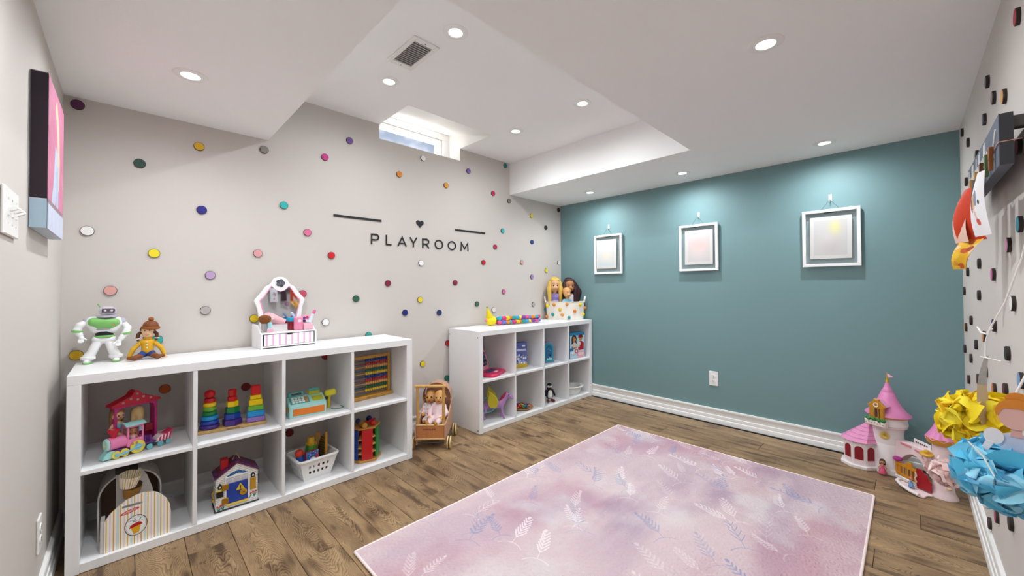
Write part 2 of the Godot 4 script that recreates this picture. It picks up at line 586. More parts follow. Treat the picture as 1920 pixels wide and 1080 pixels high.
# wide oak boards with an arched grain, knots and dark streaks
func board_image(k: int) -> Image:
	var w := 160
	var h := 1152
	var a := noise(1.0, 11 + k, 2)
	var b := noise(1.0, 31 + k, 3)
	var light := Color("b1936d")
	var dark := Color("54402f")
	var data := PackedByteArray()
	data.resize(w * h * 3)
	var tone: float = [0.5, 0.42, 0.58, 0.46, 0.36, 0.53][k % 6]
	var knots := []
	var r := RandomNumberGenerator.new()
	r.seed = 100 + k
	for i in 2 + k % 2:
		knots.append(Vector2(r.randf_range(0.03, 0.126), r.randf_range(0.1, 1.15)))
	for y in h:
		var yy := y * 1.25 / h
		var cx := 0.078 + 0.045 * a.get_noise_2d(yy * 1.6, 3.0)
		var open := 0.028 + 0.02 * a.get_noise_2d(yy * 1.1, 40.0)
		for x in w:
			var xx := x * 0.156 / w
			var ph := yy * 30.0 - pow((xx - cx) / open, 2.0) * 2.6 + b.get_noise_2d(xx * 14.0, yy * 3.0) * 3.2
			var kn := 0.0
			for q in knots:
				var d := Vector2((xx - q.x) * 1.6, yy - q.y).length()
				ph += 5.0 * exp(-d * d / 0.0016)
				kn += exp(-d * d / 0.00006)
			var fr := ph - floorf(ph)
			var line := smoothstep(0.35, 0.9, fr) * (1.0 - smoothstep(0.9, 1.0, fr))
			var fine := a.get_noise_2d(xx * 420.0, yy * 16.0)
			var big := b.get_noise_2d(xx * 9.0 + 50.0, yy * 3.2)
			var smoke := smoothstep(0.15, 0.7, a.get_noise_2d(xx * 13.0 + 90.0, yy * 2.4))
			var m := clampf(tone + 0.3 * big + 0.2 * fine - 0.4 * line - 0.5 * smoke - 0.5 * kn + 0.26, 0.0, 1.0)
			var c := dark.lerp(light, m)
			var i := (y * w + x) * 3
			data[i] = c.r8; data[i + 1] = c.g8; data[i + 2] = c.b8
	return Image.create_from_data(w, h, false, Image.FORMAT_RGB8, data)

func make_floor() -> void:
	var f := frame("floor")
	var g := G.new()
	slab(g, Vector3(XL - 0.2, -0.2, -0.2), Vector3(0.2, -0.012, ZS + 0.2))
	obj("underlay", g, mat("3b2d20", 0.9), f)
	var ms := []
	for k in 6:
		ms.append(tex_mat(board_image(k), 0.42, {"metallic_specular": 0.4}))
	var w := 0.156
	var known := {22: [1.066], 21: [0.75, 1.97], 20: [1.35, 2.56], 19: [0.5, 1.72], 18: [1.5, 2.73], 17: [0.9, 2.1], 16: [0.35, 1.4], 15: [1.4, 2.59], 5: [0.95, 2.2], 7: [0.62, 1.85], 8: [1.25, 2.5], 6: [1.5]}
	for k in range(0, 23):   # boards run along z; board k starts at x
		var x0 := -3.013 + w * (k - 4)
		var x1 := minf(x0 + w, -0.002)
		x0 = maxf(x0, XL + 0.002)
		if x1 - x0 < 0.01: continue
		var cuts: Array = known[k] if known.has(k) else [rng.randf_range(0.3, 1.2), rng.randf_range(1.5, 2.5)]
		var z0 := 0.002
		for z1 in cuts + [ZS - 0.002]:
			g = G.new()
			var s := Vector3(x1 - x0 - 0.0016, 0.012, z1 - z0 - 0.0016)
			g.box(s, Transform3D(), 0.0012)
			var off := rng.randf()
			var flip := 1.0 if rng.randf() < 0.5 else -1.0
			for i in g.v.size():
				g.t[i] = Vector2((g.v[i].x / w * flip) + 0.5, (g.v[i].z * flip) / 1.25 + off)
			var o := obj("floor_board", g, ms[rng.randi() % 6], f)
			o.position = Vector3((x0 + x1) / 2, -0.006, (z0 + z1) / 2)
			z0 = z1

func make_window() -> void:
	var w := frame("window_1")
	var vinyl := mat("f6f6f6", 0.3)
	var g := G.new()
	var x0 := -2.0735; var x1 := -1.3535; var y0 := 2.187; var y1 := 2.444
	for s in [[0.0, 0.066, -0.158], [0.066, 0.078, -0.172], [0.078, 0.132, -0.165]]:   # casing, groove and sash, each a ring
		var a: float = s[0]; var b: float = s[1]; var k: float = 0.48
		g = G.new()
		slab(g, Vector3(x0 + a * k, y1 - a * 0.8, -0.2), Vector3(x1 - a, y1 - b * 0.8, s[2]), 0.003)
		slab(g, Vector3(x0 + a * k, y0, -0.2), Vector3(x0 + b * k, y1 - b * 0.8, s[2]), 0.003)
		slab(g, Vector3(x1 - b, y0, -0.2), Vector3(x1 - a, y1 - b * 0.8, s[2]), 0.003)
		obj(["casing", "groove", "sash"][0 if a == 0.0 else (1 if a < 0.07 else 2)], g, vinyl, w)
	g = G.new()
	slab(g, Vector3(x0 + 0.05, y0, -0.186), Vector3(x1 - 0.13, y1 - 0.1, -0.182))
	var gm := mat("ffffff10", 0.02, 0.0, {"transparency": BaseMaterial3D.TRANSPARENCY_ALPHA})
	obj("pane", g, gm, w)

func make_rug() -> void:
	var wx := 2.082; var wz := 1.517
	var im := Image.create(512, 373, false, Image.FORMAT_RGB8)
	var a := noise(0.0035, 21, 5); var b := noise(0.006, 22, 5); var c := noise(0.0055, 29, 5)
	for y in 373:
		for x in 512:
			var col := Color("ceb9bd")
			col = col.lerp(Color("bf9ba5"), smoothstep(-0.1, 0.5, a.get_noise_2d(x, y * 1.3)))
			col = col.lerp(Color("d3c9cb"), 0.8 * smoothstep(0.05, 0.5, b.get_noise_2d(x, y)))
			col = col.lerp(Color("9c8499"), clampf(0.22 + 0.9 * exp(-Vector2((x / 512.0 - 0.82) / 0.16, (y / 373.0 - 0.68) / 0.13).length_squared()) + 0.7 * exp(-Vector2((x / 512.0 - 0.55) / 0.13, (y / 373.0 - 0.45) / 0.12).length_squared()), 0.0, 0.62) * smoothstep(-0.25, 0.45, c.get_noise_2d(x * 0.8 + 300.0, y * 1.8)))
			im.set_pixel(x, y, col)
	im.resize(1536, 1119, Image.INTERPOLATE_CUBIC)
	var r := RandomNumberGenerator.new()
	r.seed = 5
	for i in 76:   # printed sprigs: white, and slate blue
		var white := i % 5 < 3
		var ink := Color("eee4e6") if white else Color("8f93b4")
		var s := r.randf_range(95.0, 165.0)
		var at := Vector2(r.randf_range(30, 1500), r.randf_range(30, 1090))
		var dir := Vector2.from_angle(r.randf_range(-0.5, 0.7) - 0.9)
		var nrm := Vector2(-dir.y, dir.x)
		var al := r.randf_range(0.25, 0.75)
		var bend := r.randf_range(-0.25, 0.25)
		var kind := r.randi() % 3
		var stem := []
		for k in 8:
			var u := k / 7.0
			stem.append(at + dir * s * u + nrm * s * bend * u * u)
		stroke(im, stem, 3.0, ink, al * 0.7)
		var most := 6 if kind < 2 else 4
		for k in most:
			var u := 0.22 + 0.72 * k / most
			var p := at + dir * s * u + nrm * s * bend * u * u
			for sd in [-1.0, 1.0]:
				var d: Vector2 = (dir * 0.8 + nrm * sd * 0.75).normalized()
				var l := s * (0.24 - 0.13 * u)
				if kind == 0: oval(im, p.x + d.x * l * 0.55, p.y + d.y * l * 0.55, l * 0.55, l * 0.13, ink, d.angle(), al)
				else: stroke(im, [p, p + d * l * 0.6 + dir * l * 0.15, p + d * l + dir * l * 0.4], 5.0 if kind == 1 else 3.0, ink, al)
		if kind != 2: oval(im, stem[7].x, stem[7].y, s * 0.06, s * 0.045, ink, dir.angle(), al)
		var tail := []
		for k in 7:
			var u := k / 6.0 - 0.5
			tail.append(at + nrm * s * 0.6 * u - dir * s * 0.5 * u * u)
		stroke(im, tail, 3.0, ink, al * 0.8)
	var pile := NoiseTexture2D.new()
	pile.width = 512
	pile.height = 512
	pile.seamless = true
	pile.as_normal_map = true
	pile.bump_strength = 6.0
	pile.noise = noise(0.2, 8, 2)
	var m := tex_mat(im, 0.95, {"rim_enabled": true, "rim": 0.15, "rim_tint": 0.7, "normal_enabled": true, "normal_texture": pile, "normal_scale": 0.35, "metallic_specular": 0.1})
	var o := thing("rug", "large pale pink printed rug with faded white and blue leaf sprigs on the floorboards", "rug", Vector3(-1.646, 0.0, 1.810))
	var g := G.new()
	g.box(Vector3(wx - 0.012, 0.009, wz - 0.012), X(Vector3(0, 0.0047, 0)), 0.003)
	for i in g.v.size(): g.t[i] = Vector2(g.v[i].x / wx + 0.5, g.v[i].z / wz + 0.5)
	obj("pile", g, m, o)
	g = G.new()
	var hx := wx / 2 - 0.006; var hz := wz / 2 - 0.006
	var pts := []
	for q in [[1, 1, 0], [-1, 1, 90], [-1, -1, 180], [1, -1, 270]]:
		for k in 4:
			var an := deg_to_rad(q[2] + k * 30.0)
			pts.append(Vector3(q[0] * (hx - 0.006) + 0.006 * cos(an), 0.0058, q[1] * (hz - 0.006) + 0.006 * sin(an)))
	g.tube(pts, 0.0056, 8, true)
	obj("binding", g, mat("efdcd8", 0.9), o)

func shelf_unit(label: String, x0: float, screws: bool) -> void:
	var o := thing("cube_shelf", label, "shelf unit", Vector3(x0, 0, 0.02))
	var d := 0.391
	var m := mat("efeff0", 0.38)
	obj("top_panel", G.new().box(Vector3(1.47, 0.038, d), X(Vector3(0.735, 0.751, d / 2)), 0.0012), m, o)
	obj("bottom_panel", G.new().box(Vector3(1.394, 0.036, d), X(Vector3(0.735, 0.02, d / 2)), 0.0012), m, o)
	for x in [0.019, 1.451]:
		var s := obj("side_panel", G.new().box(Vector3(0.038, 0.7315, d), X(Vector3(x, (0.7315) / 2 + 0.0003, d / 2)), 0.0012), m, o)
		if screws and x < 1.0:
			for q in [[0.75, 0.01], [0.75, 0.372], [0.022, 0.372], [0.022, 0.03]]:
				obj("screw_cap", G.new().cyl(0.0045, 0.002, X(Vector3(-0.0005, q[0] if q[0] < 0.7 else 0.722, q[1]), Vector3(0, 0, 90)), 12), mat("4a4a48", 0.4, 0.6), s)
	for k in 3:
		obj("divider", G.new().box(Vector3(0.016, 0.6935, d - 0.002), X(Vector3(0.038 + 0.3365 * (k + 1) + 0.016 * k + 0.008, 0.385, d / 2)), 0.0008), m, o)
	for k in 4:
		obj("shelf_board", G.new().box(Vector3(0.336, 0.016, d - 0.003), X(Vector3(0.038 + 0.3525 * k + 0.16825, 0.385, d / 2)), 0.0008), m, o)

func make_units() -> void:
	shelf_unit("long white eight-cube shelf unit with the toy robot and the mirror on top", -3.5155, false)
	shelf_unit("white eight-cube shelf unit in the corner by the teal wall, with dark screw caps", -1.488, true)

func blur_print(w: int, h: int, base: String, spots: Array) -> Image:
	var im := Image.create(w, h, false, Image.FORMAT_RGB8)
	for y in h:
		for x in w:
			var c := Color(base)
			for s in spots:
				var d := Vector2((x / float(w) - s[0]) / s[2], (y / float(h) - s[1]) / s[3]).length()
				c = c.lerp(Color(s[4]), s[5] * exp(-d * d))
			im.set_pixel(x, y, c)
	return im

func make_frames() -> void:
	var white := mat("f4f4f3", 0.3)
	var glass := mat("ffffff0c", 0.03, 0.0, {"transparency": BaseMaterial3D.TRANSPARENCY_ALPHA})
	var prints := [
		["white square frame nearest the corner, its card printed in pale blue and cream", 0.611, 0.006, blur_print(48, 60, "cfd1cf", [[0.5, 0.6, 0.3, 0.3, "ead9c4", 0.6], [0.4, 0.15, 0.5, 0.2, "cfdde0", 0.6], [0.4, 0.95, 0.5, 0.2, "bcd0d6", 0.7]]), -0.019],
		["middle white frame on the teal wall, its card printed with a pink blur", 1.473, 0.012, blur_print(48, 60, "c9c7c6", [[0.5, 0.42, 0.35, 0.22, "e8a9a4", 0.75], [0.5, 0.5, 0.45, 0.4, "e6d6d2", 0.5]]), 0.004],
		["right white frame on the teal wall, its card printed with yellow and mauve blurs", 2.339, 0.012, blur_print(48, 60, "c8c7c6", [[0.62, 0.22, 0.16, 0.2, "e2dc7e", 0.75], [0.5, 0.72, 0.25, 0.2, "c3b6b8", 0.7], [0.4, 0.5, 0.3, 0.3, "d3cfce", 0.6]]), -0.001]]
	for p in prints:
		var o := thing("framed_picture", p[0], "picture frame", Vector3(-0.022, 1.422, p[1]), -90.0, "white frames on the teal wall")
		var hw := 0.155; var hh := 0.193; var b := 0.019
		var g := G.new()   # local x runs along the wall, z out of it
		for s in [-1.0, 1.0]:
			g.prism([Vector2(s * hw, -hh), Vector2(s * hw, hh), Vector2(s * (hw - b), hh - b), Vector2(s * (hw - b), -hh + b)], 0.022, Transform3D(), 0.0015)
			g.prism([Vector2(-hw, s * hh), Vector2(hw, s * hh), Vector2(hw - b, s * (hh - b)), Vector2(-hw + b, s * (hh - b))], 0.022, Transform3D(), 0.0015)
		obj("frame", g, white, o)
		obj("glass", G.new().box(Vector3(2 * hw - 0.03, 2 * hh - 0.03, 0.002), X(Vector3(0, 0, -0.004))), glass, o)
		var card := obj("card", G.new().box(Vector3(0.224, 0.284, 0.004), X(Vector3(p[4], 0.002, 0.0), Vector3(0, 0, -0.6)), 0.0006), mat("d3d2d0", 0.6), o)
		g = G.new()
		g.quv(Vector3(-0.088, 0.118, 0.0), Vector3(0.088, 0.118, 0.0), Vector3(0.088, -0.118, 0.0), Vector3(-0.088, -0.118, 0.0), Vector3(0, 0, 1))
		var pr := obj("print", g, tex_mat(p[3], 0.7), card)
		pr.transform = X(Vector3(p[4], 0.002, 0.0023), Vector3(0, 0, -0.6))
		obj("clip", G.new().box(Vector3(0.07, 0.006, 0.008), X(Vector3(0, hh - b - 0.002, -0.006)), 0.001), mat("23383a", 0.5), o)
		g = G.new()
		g.tube([Vector3(-0.052, hh - 0.004, -0.004), Vector3(-0.026, hh + 0.03, 0.002), Vector3(0, hh + 0.064, 0.006), Vector3(0.026, hh + 0.03, 0.002), Vector3(0.052, hh - 0.004, -0.004)], 0.0012, 6)
		obj("cord", g, mat("39484a", 0.7), o)
		var hook := thing("wall_hook", ["small white adhesive hook holding the frame nearest the corner", "small white adhesive hook holding the middle frame", "small white adhesive hook holding the right frame"][prints.find(p)], "hook", Vector3(0, 1.69, p[1]), -90.0, "adhesive hooks on the teal wall")
		obj("plate", G.new().box(Vector3(0.018, 0.046, 0.004), X(Vector3(0, 0.004, 0.002)), 0.0015), mat("dfe6e6", 0.25), hook)
		obj("hook", G.new().tube([Vector3(0, -0.004, 0.003), Vector3(0, -0.013, 0.005), Vector3(0, -0.017, 0.011), Vector3(0, -0.013, 0.0185), Vector3(0, -0.005, 0.02)], 0.0035, 10), mat("f0f2f2", 0.25), hook)

func stroke_prism(g: G, pts: Array, w: float, depth: float, closed := false) -> void:   # an even flat stroke of the given width
	var k := pts.size()
	for i in (k if closed else k - 1):
		var a: Vector2 = pts[i]; var b: Vector2 = pts[(i + 1) % k]
		var na := (b - a).normalized(); var nb := na
		if i > 0 or closed: na = (na + (a - pts[(i + k - 1) % k]).normalized()).normalized()
		if i < k - 2 or closed: nb = (nb + (pts[(i + 2) % k] - b).normalized()).normalized()
		var d := (b - a).normalized()
		var sa := Vector2(-na.y, na.x) * w * 0.5 / maxf(na.dot(d), 0.5); var sb := Vector2(-nb.y, nb.x) * w * 0.5 / maxf(nb.dot(d), 0.5)
		g.prism([a + sa, b + sb, b - sb, a - sa], depth)

func arc2(c: Vector2, rx: float, ry: float, a0: float, a1: float, k: int) -> Array:
	var out := []
	for i in k + 1:
		var a := deg_to_rad(lerpf(a0, a1, float(i) / k))
		out.append(c + Vector2(cos(a) * rx, sin(a) * ry))
	return out

func make_signs() -> void:
	var black := mat("17171a", 0.45)
	var w := 0.0095; var h := 0.075; var e := w / 2
	var places := [["P", -2.137, -2.076], ["L", -2.026, -1.982], ["A", -1.935, -1.858], ["Y", -1.836, -1.769], ["R", -1.725, -1.66], ["O", -1.612, -1.532], ["O", -1.486, -1.403], ["M", -1.355, -1.272]]
	var nth := 0
	for q in places:
		var x1: float = q[2] - q[1]
		var g := G.new()
		match q[0]:
			"P":
				stroke_prism(g, [Vector2(e, 0), Vector2(e, h)], w, 0.006)
				stroke_prism(g, [Vector2(w, h - e), Vector2(x1 - 0.026, h - e)] + arc2(Vector2(x1 - 0.026, h - 0.024), 0.026 - e, 0.024 - e, 90, -90, 10) + [Vector2(w, h - 0.048 + e)], w, 0.006)
			"L":
				stroke_prism(g, [Vector2(e, h), Vector2(e, e), Vector2(x1, e)], w, 0.006)
			"A":
				stroke_prism(g, [Vector2(e, 0), Vector2(x1 / 2, h - 0.006), Vector2(x1 - e, 0)], w, 0.006)
				stroke_prism(g, [Vector2(x1 * 0.24, 0.022), Vector2(x1 * 0.76, 0.022)], w * 0.9, 0.005)
			"Y":
				stroke_prism(g, [Vector2(e, h), Vector2(x1 / 2, 0.03)], w, 0.006)
				stroke_prism(g, [Vector2(x1 - e, h), Vector2(x1 / 2, 0.03)], w, 0.0058)
				stroke_prism(g, [Vector2(x1 / 2, 0.034), Vector2(x1 / 2, 0)], w, 0.0056)
			"R":
				stroke_prism(g, [Vector2(e, 0), Vector2(e, h)], w, 0.006)
				stroke_prism(g, [Vector2(w, h - e), Vector2(x1 - 0.028, h - e)] + arc2(Vector2(x1 - 0.028, h - 0.024), 0.026 - e, 0.024 - e, 90, -90, 10) + [Vector2(w, h - 0.048 + e)], w, 0.006)
				stroke_prism(g, [Vector2(x1 * 0.55, 0.03), Vector2(x1 - e, 0)], w, 0.0057)
			"O":
				stroke_prism(g, arc2(Vector2(x1 / 2, h / 2), x1 / 2 - e, h / 2 - e + 0.001, 0, 345, 23), w, 0.006, true)
			"M":
				stroke_prism(g, [Vector2(e, 0), Vector2(e + 0.002, h - e), Vector2(x1 / 2, 0.02), Vector2(x1 - e - 0.002, h - e), Vector2(x1 - e, 0)], w, 0.006)
		var o := obj("wall_letter", g, black)
		o.position = Vector3(q[1], 1.416, 0.0035)
		var which: String = {"P": "first letter of the word", "L": "between the P and the A", "A": "between the L and the Y", "Y": "between the A and the R", "R": "after the Y", "O": ["next to the R", "next to the M"][mini(nth, 1)], "M": "last letter of the word"}[q[0]]
		if q[0] == "O": nth += 1
		tag(o, "black raised wall letter %s, %s" % [q[0], which], "letter", "letters of the word on the dotted wall")
	for q in [[-2.392, -2.059, 1.589, "left"], [-1.411, -1.084, 1.59, "right"]]:
		var o := obj("wall_bar", G.new().box(Vector3(q[1] - q[0], 0.0145, 0.006), Transform3D(), 0.001), black)
		o.position = Vector3((q[0] + q[1]) / 2, q[2], 0.0035)
		tag(o, "thin black bar on the wall %s of the heart" % q[3], "wall sign", "bars beside the heart")
	var hp := []
	for i in 40:
		var a := TAU * i / 40
		hp.append(Vector2(16 * pow(sin(a), 3), 13 * cos(a) - 5 * cos(2 * a) - 2 * cos(3 * a) - cos(4 * a)) * 0.00205)
	var o := obj("wall_heart", G.new().prism(hp, 0.006, Transform3D(), 0.0008), black)
	o.position = Vector3(-1.745, 1.604, 0.0035)
	tag(o, "small black heart on the wall above the letter Y", "wall sign")

func make_dots() -> void:
	var r := 0.0225
	var rim := G.new().lathe([Vector2(0, 0.0002), Vector2(r, 0.0002), Vector2(r, 0.0078), Vector2(r - 0.0006, 0.0084), Vector2(0, 0.0084)], 28, X(Vector3.ZERO, Vector3(90, 0, 0))).mesh()
	var face := G.new().lathe([Vector2(r - 0.0014, 0.0082), Vector2(r - 0.0016, 0.0092), Vector2(0, 0.0092)], 28, X(Vector3.ZERO, Vector3(90, 0, 0))).mesh()
	var edge := mat("2c2420", 0.7)
	var north := [
		[-3.52, 1.955, "561a4a", "plum wall dot in the top left corner under the lowered ceiling"], [-3.086, 1.871, "e3b41e", "golden yellow wall dot high left, right of the dark green one"], [-3.314, 1.729, "123f30", "dark green wall dot high left, below the golden one"],
		[-2.786, 1.928, "8c8984", "grey wall dot just under the low bulkhead edge"], [-2.287, 2.114, "76559c", "purple wall dot highest left of the small window"], [-2.446, 1.963, "c11a7d", "magenta wall dot high on the wall, left of the left black bar"],
		[-1.715, 2.124, "efefed", "white wall dot just under the window opening"], [-1.92, 1.956, "e08719", "orange wall dot below the small window, the larger left one"], [-1.501, 1.948, "dc941a", "amber wall dot below the small window, on the right"],
		[-1.268, 2.116, "8466ad", "lilac wall dot right of the window, under the raised ceiling"], [-0.83, 2.258, "12858c", "dark turquoise wall dot tucked in the corner beside the bulkhead face"], [-3.073, 1.53, "14147e", "navy wall dot alone above the toys, high left"],
		[-2.682, 1.612, "24b4b0", "turquoise wall dot left of the left black bar"], [-3.486, 1.376, "f0efed", "white wall dot at the left edge, beside the canvas picture"], [-3.259, 1.285, "efdc1e", "bright yellow wall dot above the toy robot, second from the left edge"],
		[-2.816, 1.31, "df9d9e", "rose wall dot above the toy vanity mirror"], [-2.55, 1.458, "de6c94", "pink wall dot left of the letter P, below the bar"], [-2.405, 1.32, "d01822", "red wall dot lower left of the letter P"],
		[-3.035, 1.178, "b79ac2", "lavender wall dot between the bright yellow and the taupe dots"], [-3.41, 1.098, "dfa49c", "salmon wall dot above the toy robot's raised arm"], [-3.055, 0.987, "b2aaa9", "taupe wall dot left of the toy vanity mirror"],
		[-2.243, 1.03, "2b5d49", "dark green wall dot right of the toy vanity"], [-2.01, 1.138, "8b1636", "crimson wall dot below the letter L"], [-1.736, 1.297, "f0efee", "white wall dot below the letter R"],
		[-1.746, 1.01, "efd33a", "yellow wall dot between two navy dots"], [-1.874, 0.916, "1b2a7c", "navy wall dot left of the yellow one, above the doll cart"], [-1.571, 0.901, "20326f", "navy wall dot right of the yellow one, above the corner shelf unit's left edge"],
		[-1.413, 1.144, "8b193a", "crimson wall dot below the second letter O"], [-1.104, 1.327, "ba1a2c", "red wall dot lower right of the letter M"], [-0.963, 1.476, "ba2450", "raspberry wall dot right of the letter M"],
		[-0.869, 1.634, "33b6b3", "turquoise wall dot right of the right black bar"], [-0.783, 1.929, "8c8780", "grey wall dot under the bulkhead's lower corner"], [-0.986, 1.967, "c22e5c", "raspberry wall dot above the right black bar"],
		[-0.472, 1.825, "e8d22e", "yellow wall dot high, close to the teal corner"], [-0.037, 1.944, "4e1a22", "maroon wall dot at the very top of the teal corner"], [-0.251, 1.728, "2a2829", "black wall dot high beside the teal corner"],
		[-0.466, 1.559, "1b3c8d", "royal blue wall dot below the high yellow one by the corner"], [-0.614, 1.348, "d2a498", "salmon wall dot right of the red one, above the corner shelf unit"], [-0.043, 1.365, "ecebe9", "white wall dot against the teal corner, above the dolls"],
		[-0.469, 1.208, "a88fba", "lilac wall dot left of the dolls in the pompom basket"], [-0.251, 1.278, "e8da30", "yellow wall dot just above the blond doll's head"], [-0.859, 1.061, "d5679d", "pink wall dot above the middle of the soft caterpillar"],
		[-1.18, 0.957, "3c6650", "green wall dot left of the soft caterpillar's cap"], [-0.987, 0.897, "eeedeb", "white wall dot just behind the soft caterpillar's head"], [-0.452, 0.928, "a5a29f", "grey wall dot left of the pompom basket"],
		[-2.441, 0.882, "eeeeec", "white wall dot just right of the toy vanity's tray"], [-3.516, 0.804, "deb112", "dark yellow wall dot at the toy robot's left foot"], [-3.245, 0.847, "2fb0a6", "turquoise wall dot behind the sitting rag doll"],
		[-3.215, 0.594, "c65a18", "burnt orange wall dot seen in the cube behind the toy train"], [-2.871, 0.541, "8e1820", "dark red wall dot seen in the cube behind the stacking towers"], [-2.648, 0.22, "7d1c20", "dark red wall dot seen in the cube behind the white basket"],
		[-2.441, 0.66, "b01c28", "red wall dot seen at the top of the cash register's cube"], [-1.724, 0.509, "e6cc1c", "yellow wall dot between the shelf units, above the doll cart"], [-2.155, 0.771, "1fa395", "turquoise wall dot half hidden behind the long shelf unit's top"],
		[-1.492, 0.646, "c4141f", "red wall dot beside the corner shelf unit's left side"], [-1.499, 0.361, "15705c", "green wall dot low between the shelf units"], [-2.833, 0.93, "e0c114", "yellow wall dot half hidden behind the toy make-up brush"],
		[-2.577, 1.069, "c04a5e", "rosy wall dot half hidden behind the vanity mirror's right edge"]]
	for d in north:
		var o := thing("wall_dot", d[3], "wall dot", Vector3(d[0], d[1], 0.0), 0.0, "coloured dots on the north wall")
		obj("rim", rim, edge, o)
		obj("face", face, mat(d[2], 0.55), o)
	var south := [
		[-1.697, 1.81, "a5142a", "red wall dot at the top right of the photo on the side wall"], [-1.147, 1.841, "14143c", "navy wall dot on the side wall, highest after the red one"], [-1.276, 1.738, "7a6464", "brown grey wall dot on the side wall, left of the amber one"],
		[-1.475, 1.674, "d9963c", "amber wall dot on the side wall above the slate board"], [-1.047, 1.733, "34244c", "violet wall dot on the side wall above the slate board's far half"], [-0.482, 1.791, "2e1a1c", "dark wall dot on the side wall near the top of the teal corner"],
		[-0.805, 1.652, "1c1416", "dark wall dot just above the slate board's far top edge"], [-1.673, 1.472, "d98ba4", "pink wall dot half behind the slate board's near end"], [-0.218, 1.913, "0c2426", "dark green wall dot in the top of the teal and side wall corner"],
		[-0.361, 1.623, "221818", "dark wall dot left of the slate board's far end"], [-0.201, 1.423, "141416", "black wall dot level with the hanging papers, at the teal corner"], [-1.663, 1.263, "3eb4cc", "sky blue wall dot right of the hanging papers"],
		[-1.489, 1.22, "cf8fae", "pink wall dot lower right of the hanging papers"], [-0.792, 1.191, "271a1e", "dark wall dot just below the hanging papers"], [-0.33, 1.166, "3c2024", "maroon wall dot below the papers, close to the teal corner"],
		[-1.178, 1.137, "b84f86", "magenta wall dot under the papers' shadow"], [-0.132, 1.067, "5a5654", "grey wall dot right at the teal corner, mid height"], [-0.763, 1.055, "32181c", "dark maroon wall dot in the middle of the side wall's cluster"],
		[-1.534, 1.046, "e9e7e4", "white wall dot behind the white ribbons"], [-0.435, 0.926, "54242c", "maroon wall dot left of the violet one, mid height"], [-0.176, 0.873, "c07a30", "orange wall dot at the teal corner, below mid height"],
		[-1.167, 0.955, "3f2c66", "violet wall dot left of the white ribbons"], [-0.897, 0.89, "d99a5a", "tan wall dot left of the violet one and lower"], [-0.616, 0.827, "20244e", "dark blue wall dot left of the tan one and lower"],
		[-0.096, 0.748, "2a2424", "dark wall dot low at the teal corner"], [-0.387, 0.734, "6a6664", "grey wall dot above the two low maroon ones"], [-1.425, 0.887, "23201f", "black wall dot behind the knot of the ribbons"],
		[-0.916, 0.75, "8d1b47", "crimson wall dot above the yellow tissue skirt"], [-0.256, 0.607, "6d2228", "maroon wall dot above the small castle tower, the left of two"], [-0.664, 0.679, "5a1f2e", "maroon wall dot above the yellow tissue skirt's left end, the right of two"],
		[-1.625, 0.838, "7f9cc4", "light blue wall dot right of the hanging ribbons"], [-1.134, 0.721, "d0741c", "orange wall dot half behind the yellow tissue skirt"], [-1.37, 0.763, "5e1a28", "maroon wall dot beside the paper doll's head"],
		[-1.12, 0.257, "9c3a6a", "mauve wall dot under the blue tissue skirt, middle of three"], [-1.408, 0.357, "2a1a20", "dark wall dot under the blue tissue skirt, right of three"], [-0.925, 0.119, "582446", "purple wall dot lowest above the baseboard under the blue skirt"]]
	for d in south:
		var o := thing("wall_dot", d[3], "wall dot", Vector3(d[0], maxf(d[1], 0.15), ZS), 180.0, "coloured dots on the south wall")
		obj("rim", rim, edge, o)
		obj("face", face, mat(d[2], 0.55), o)

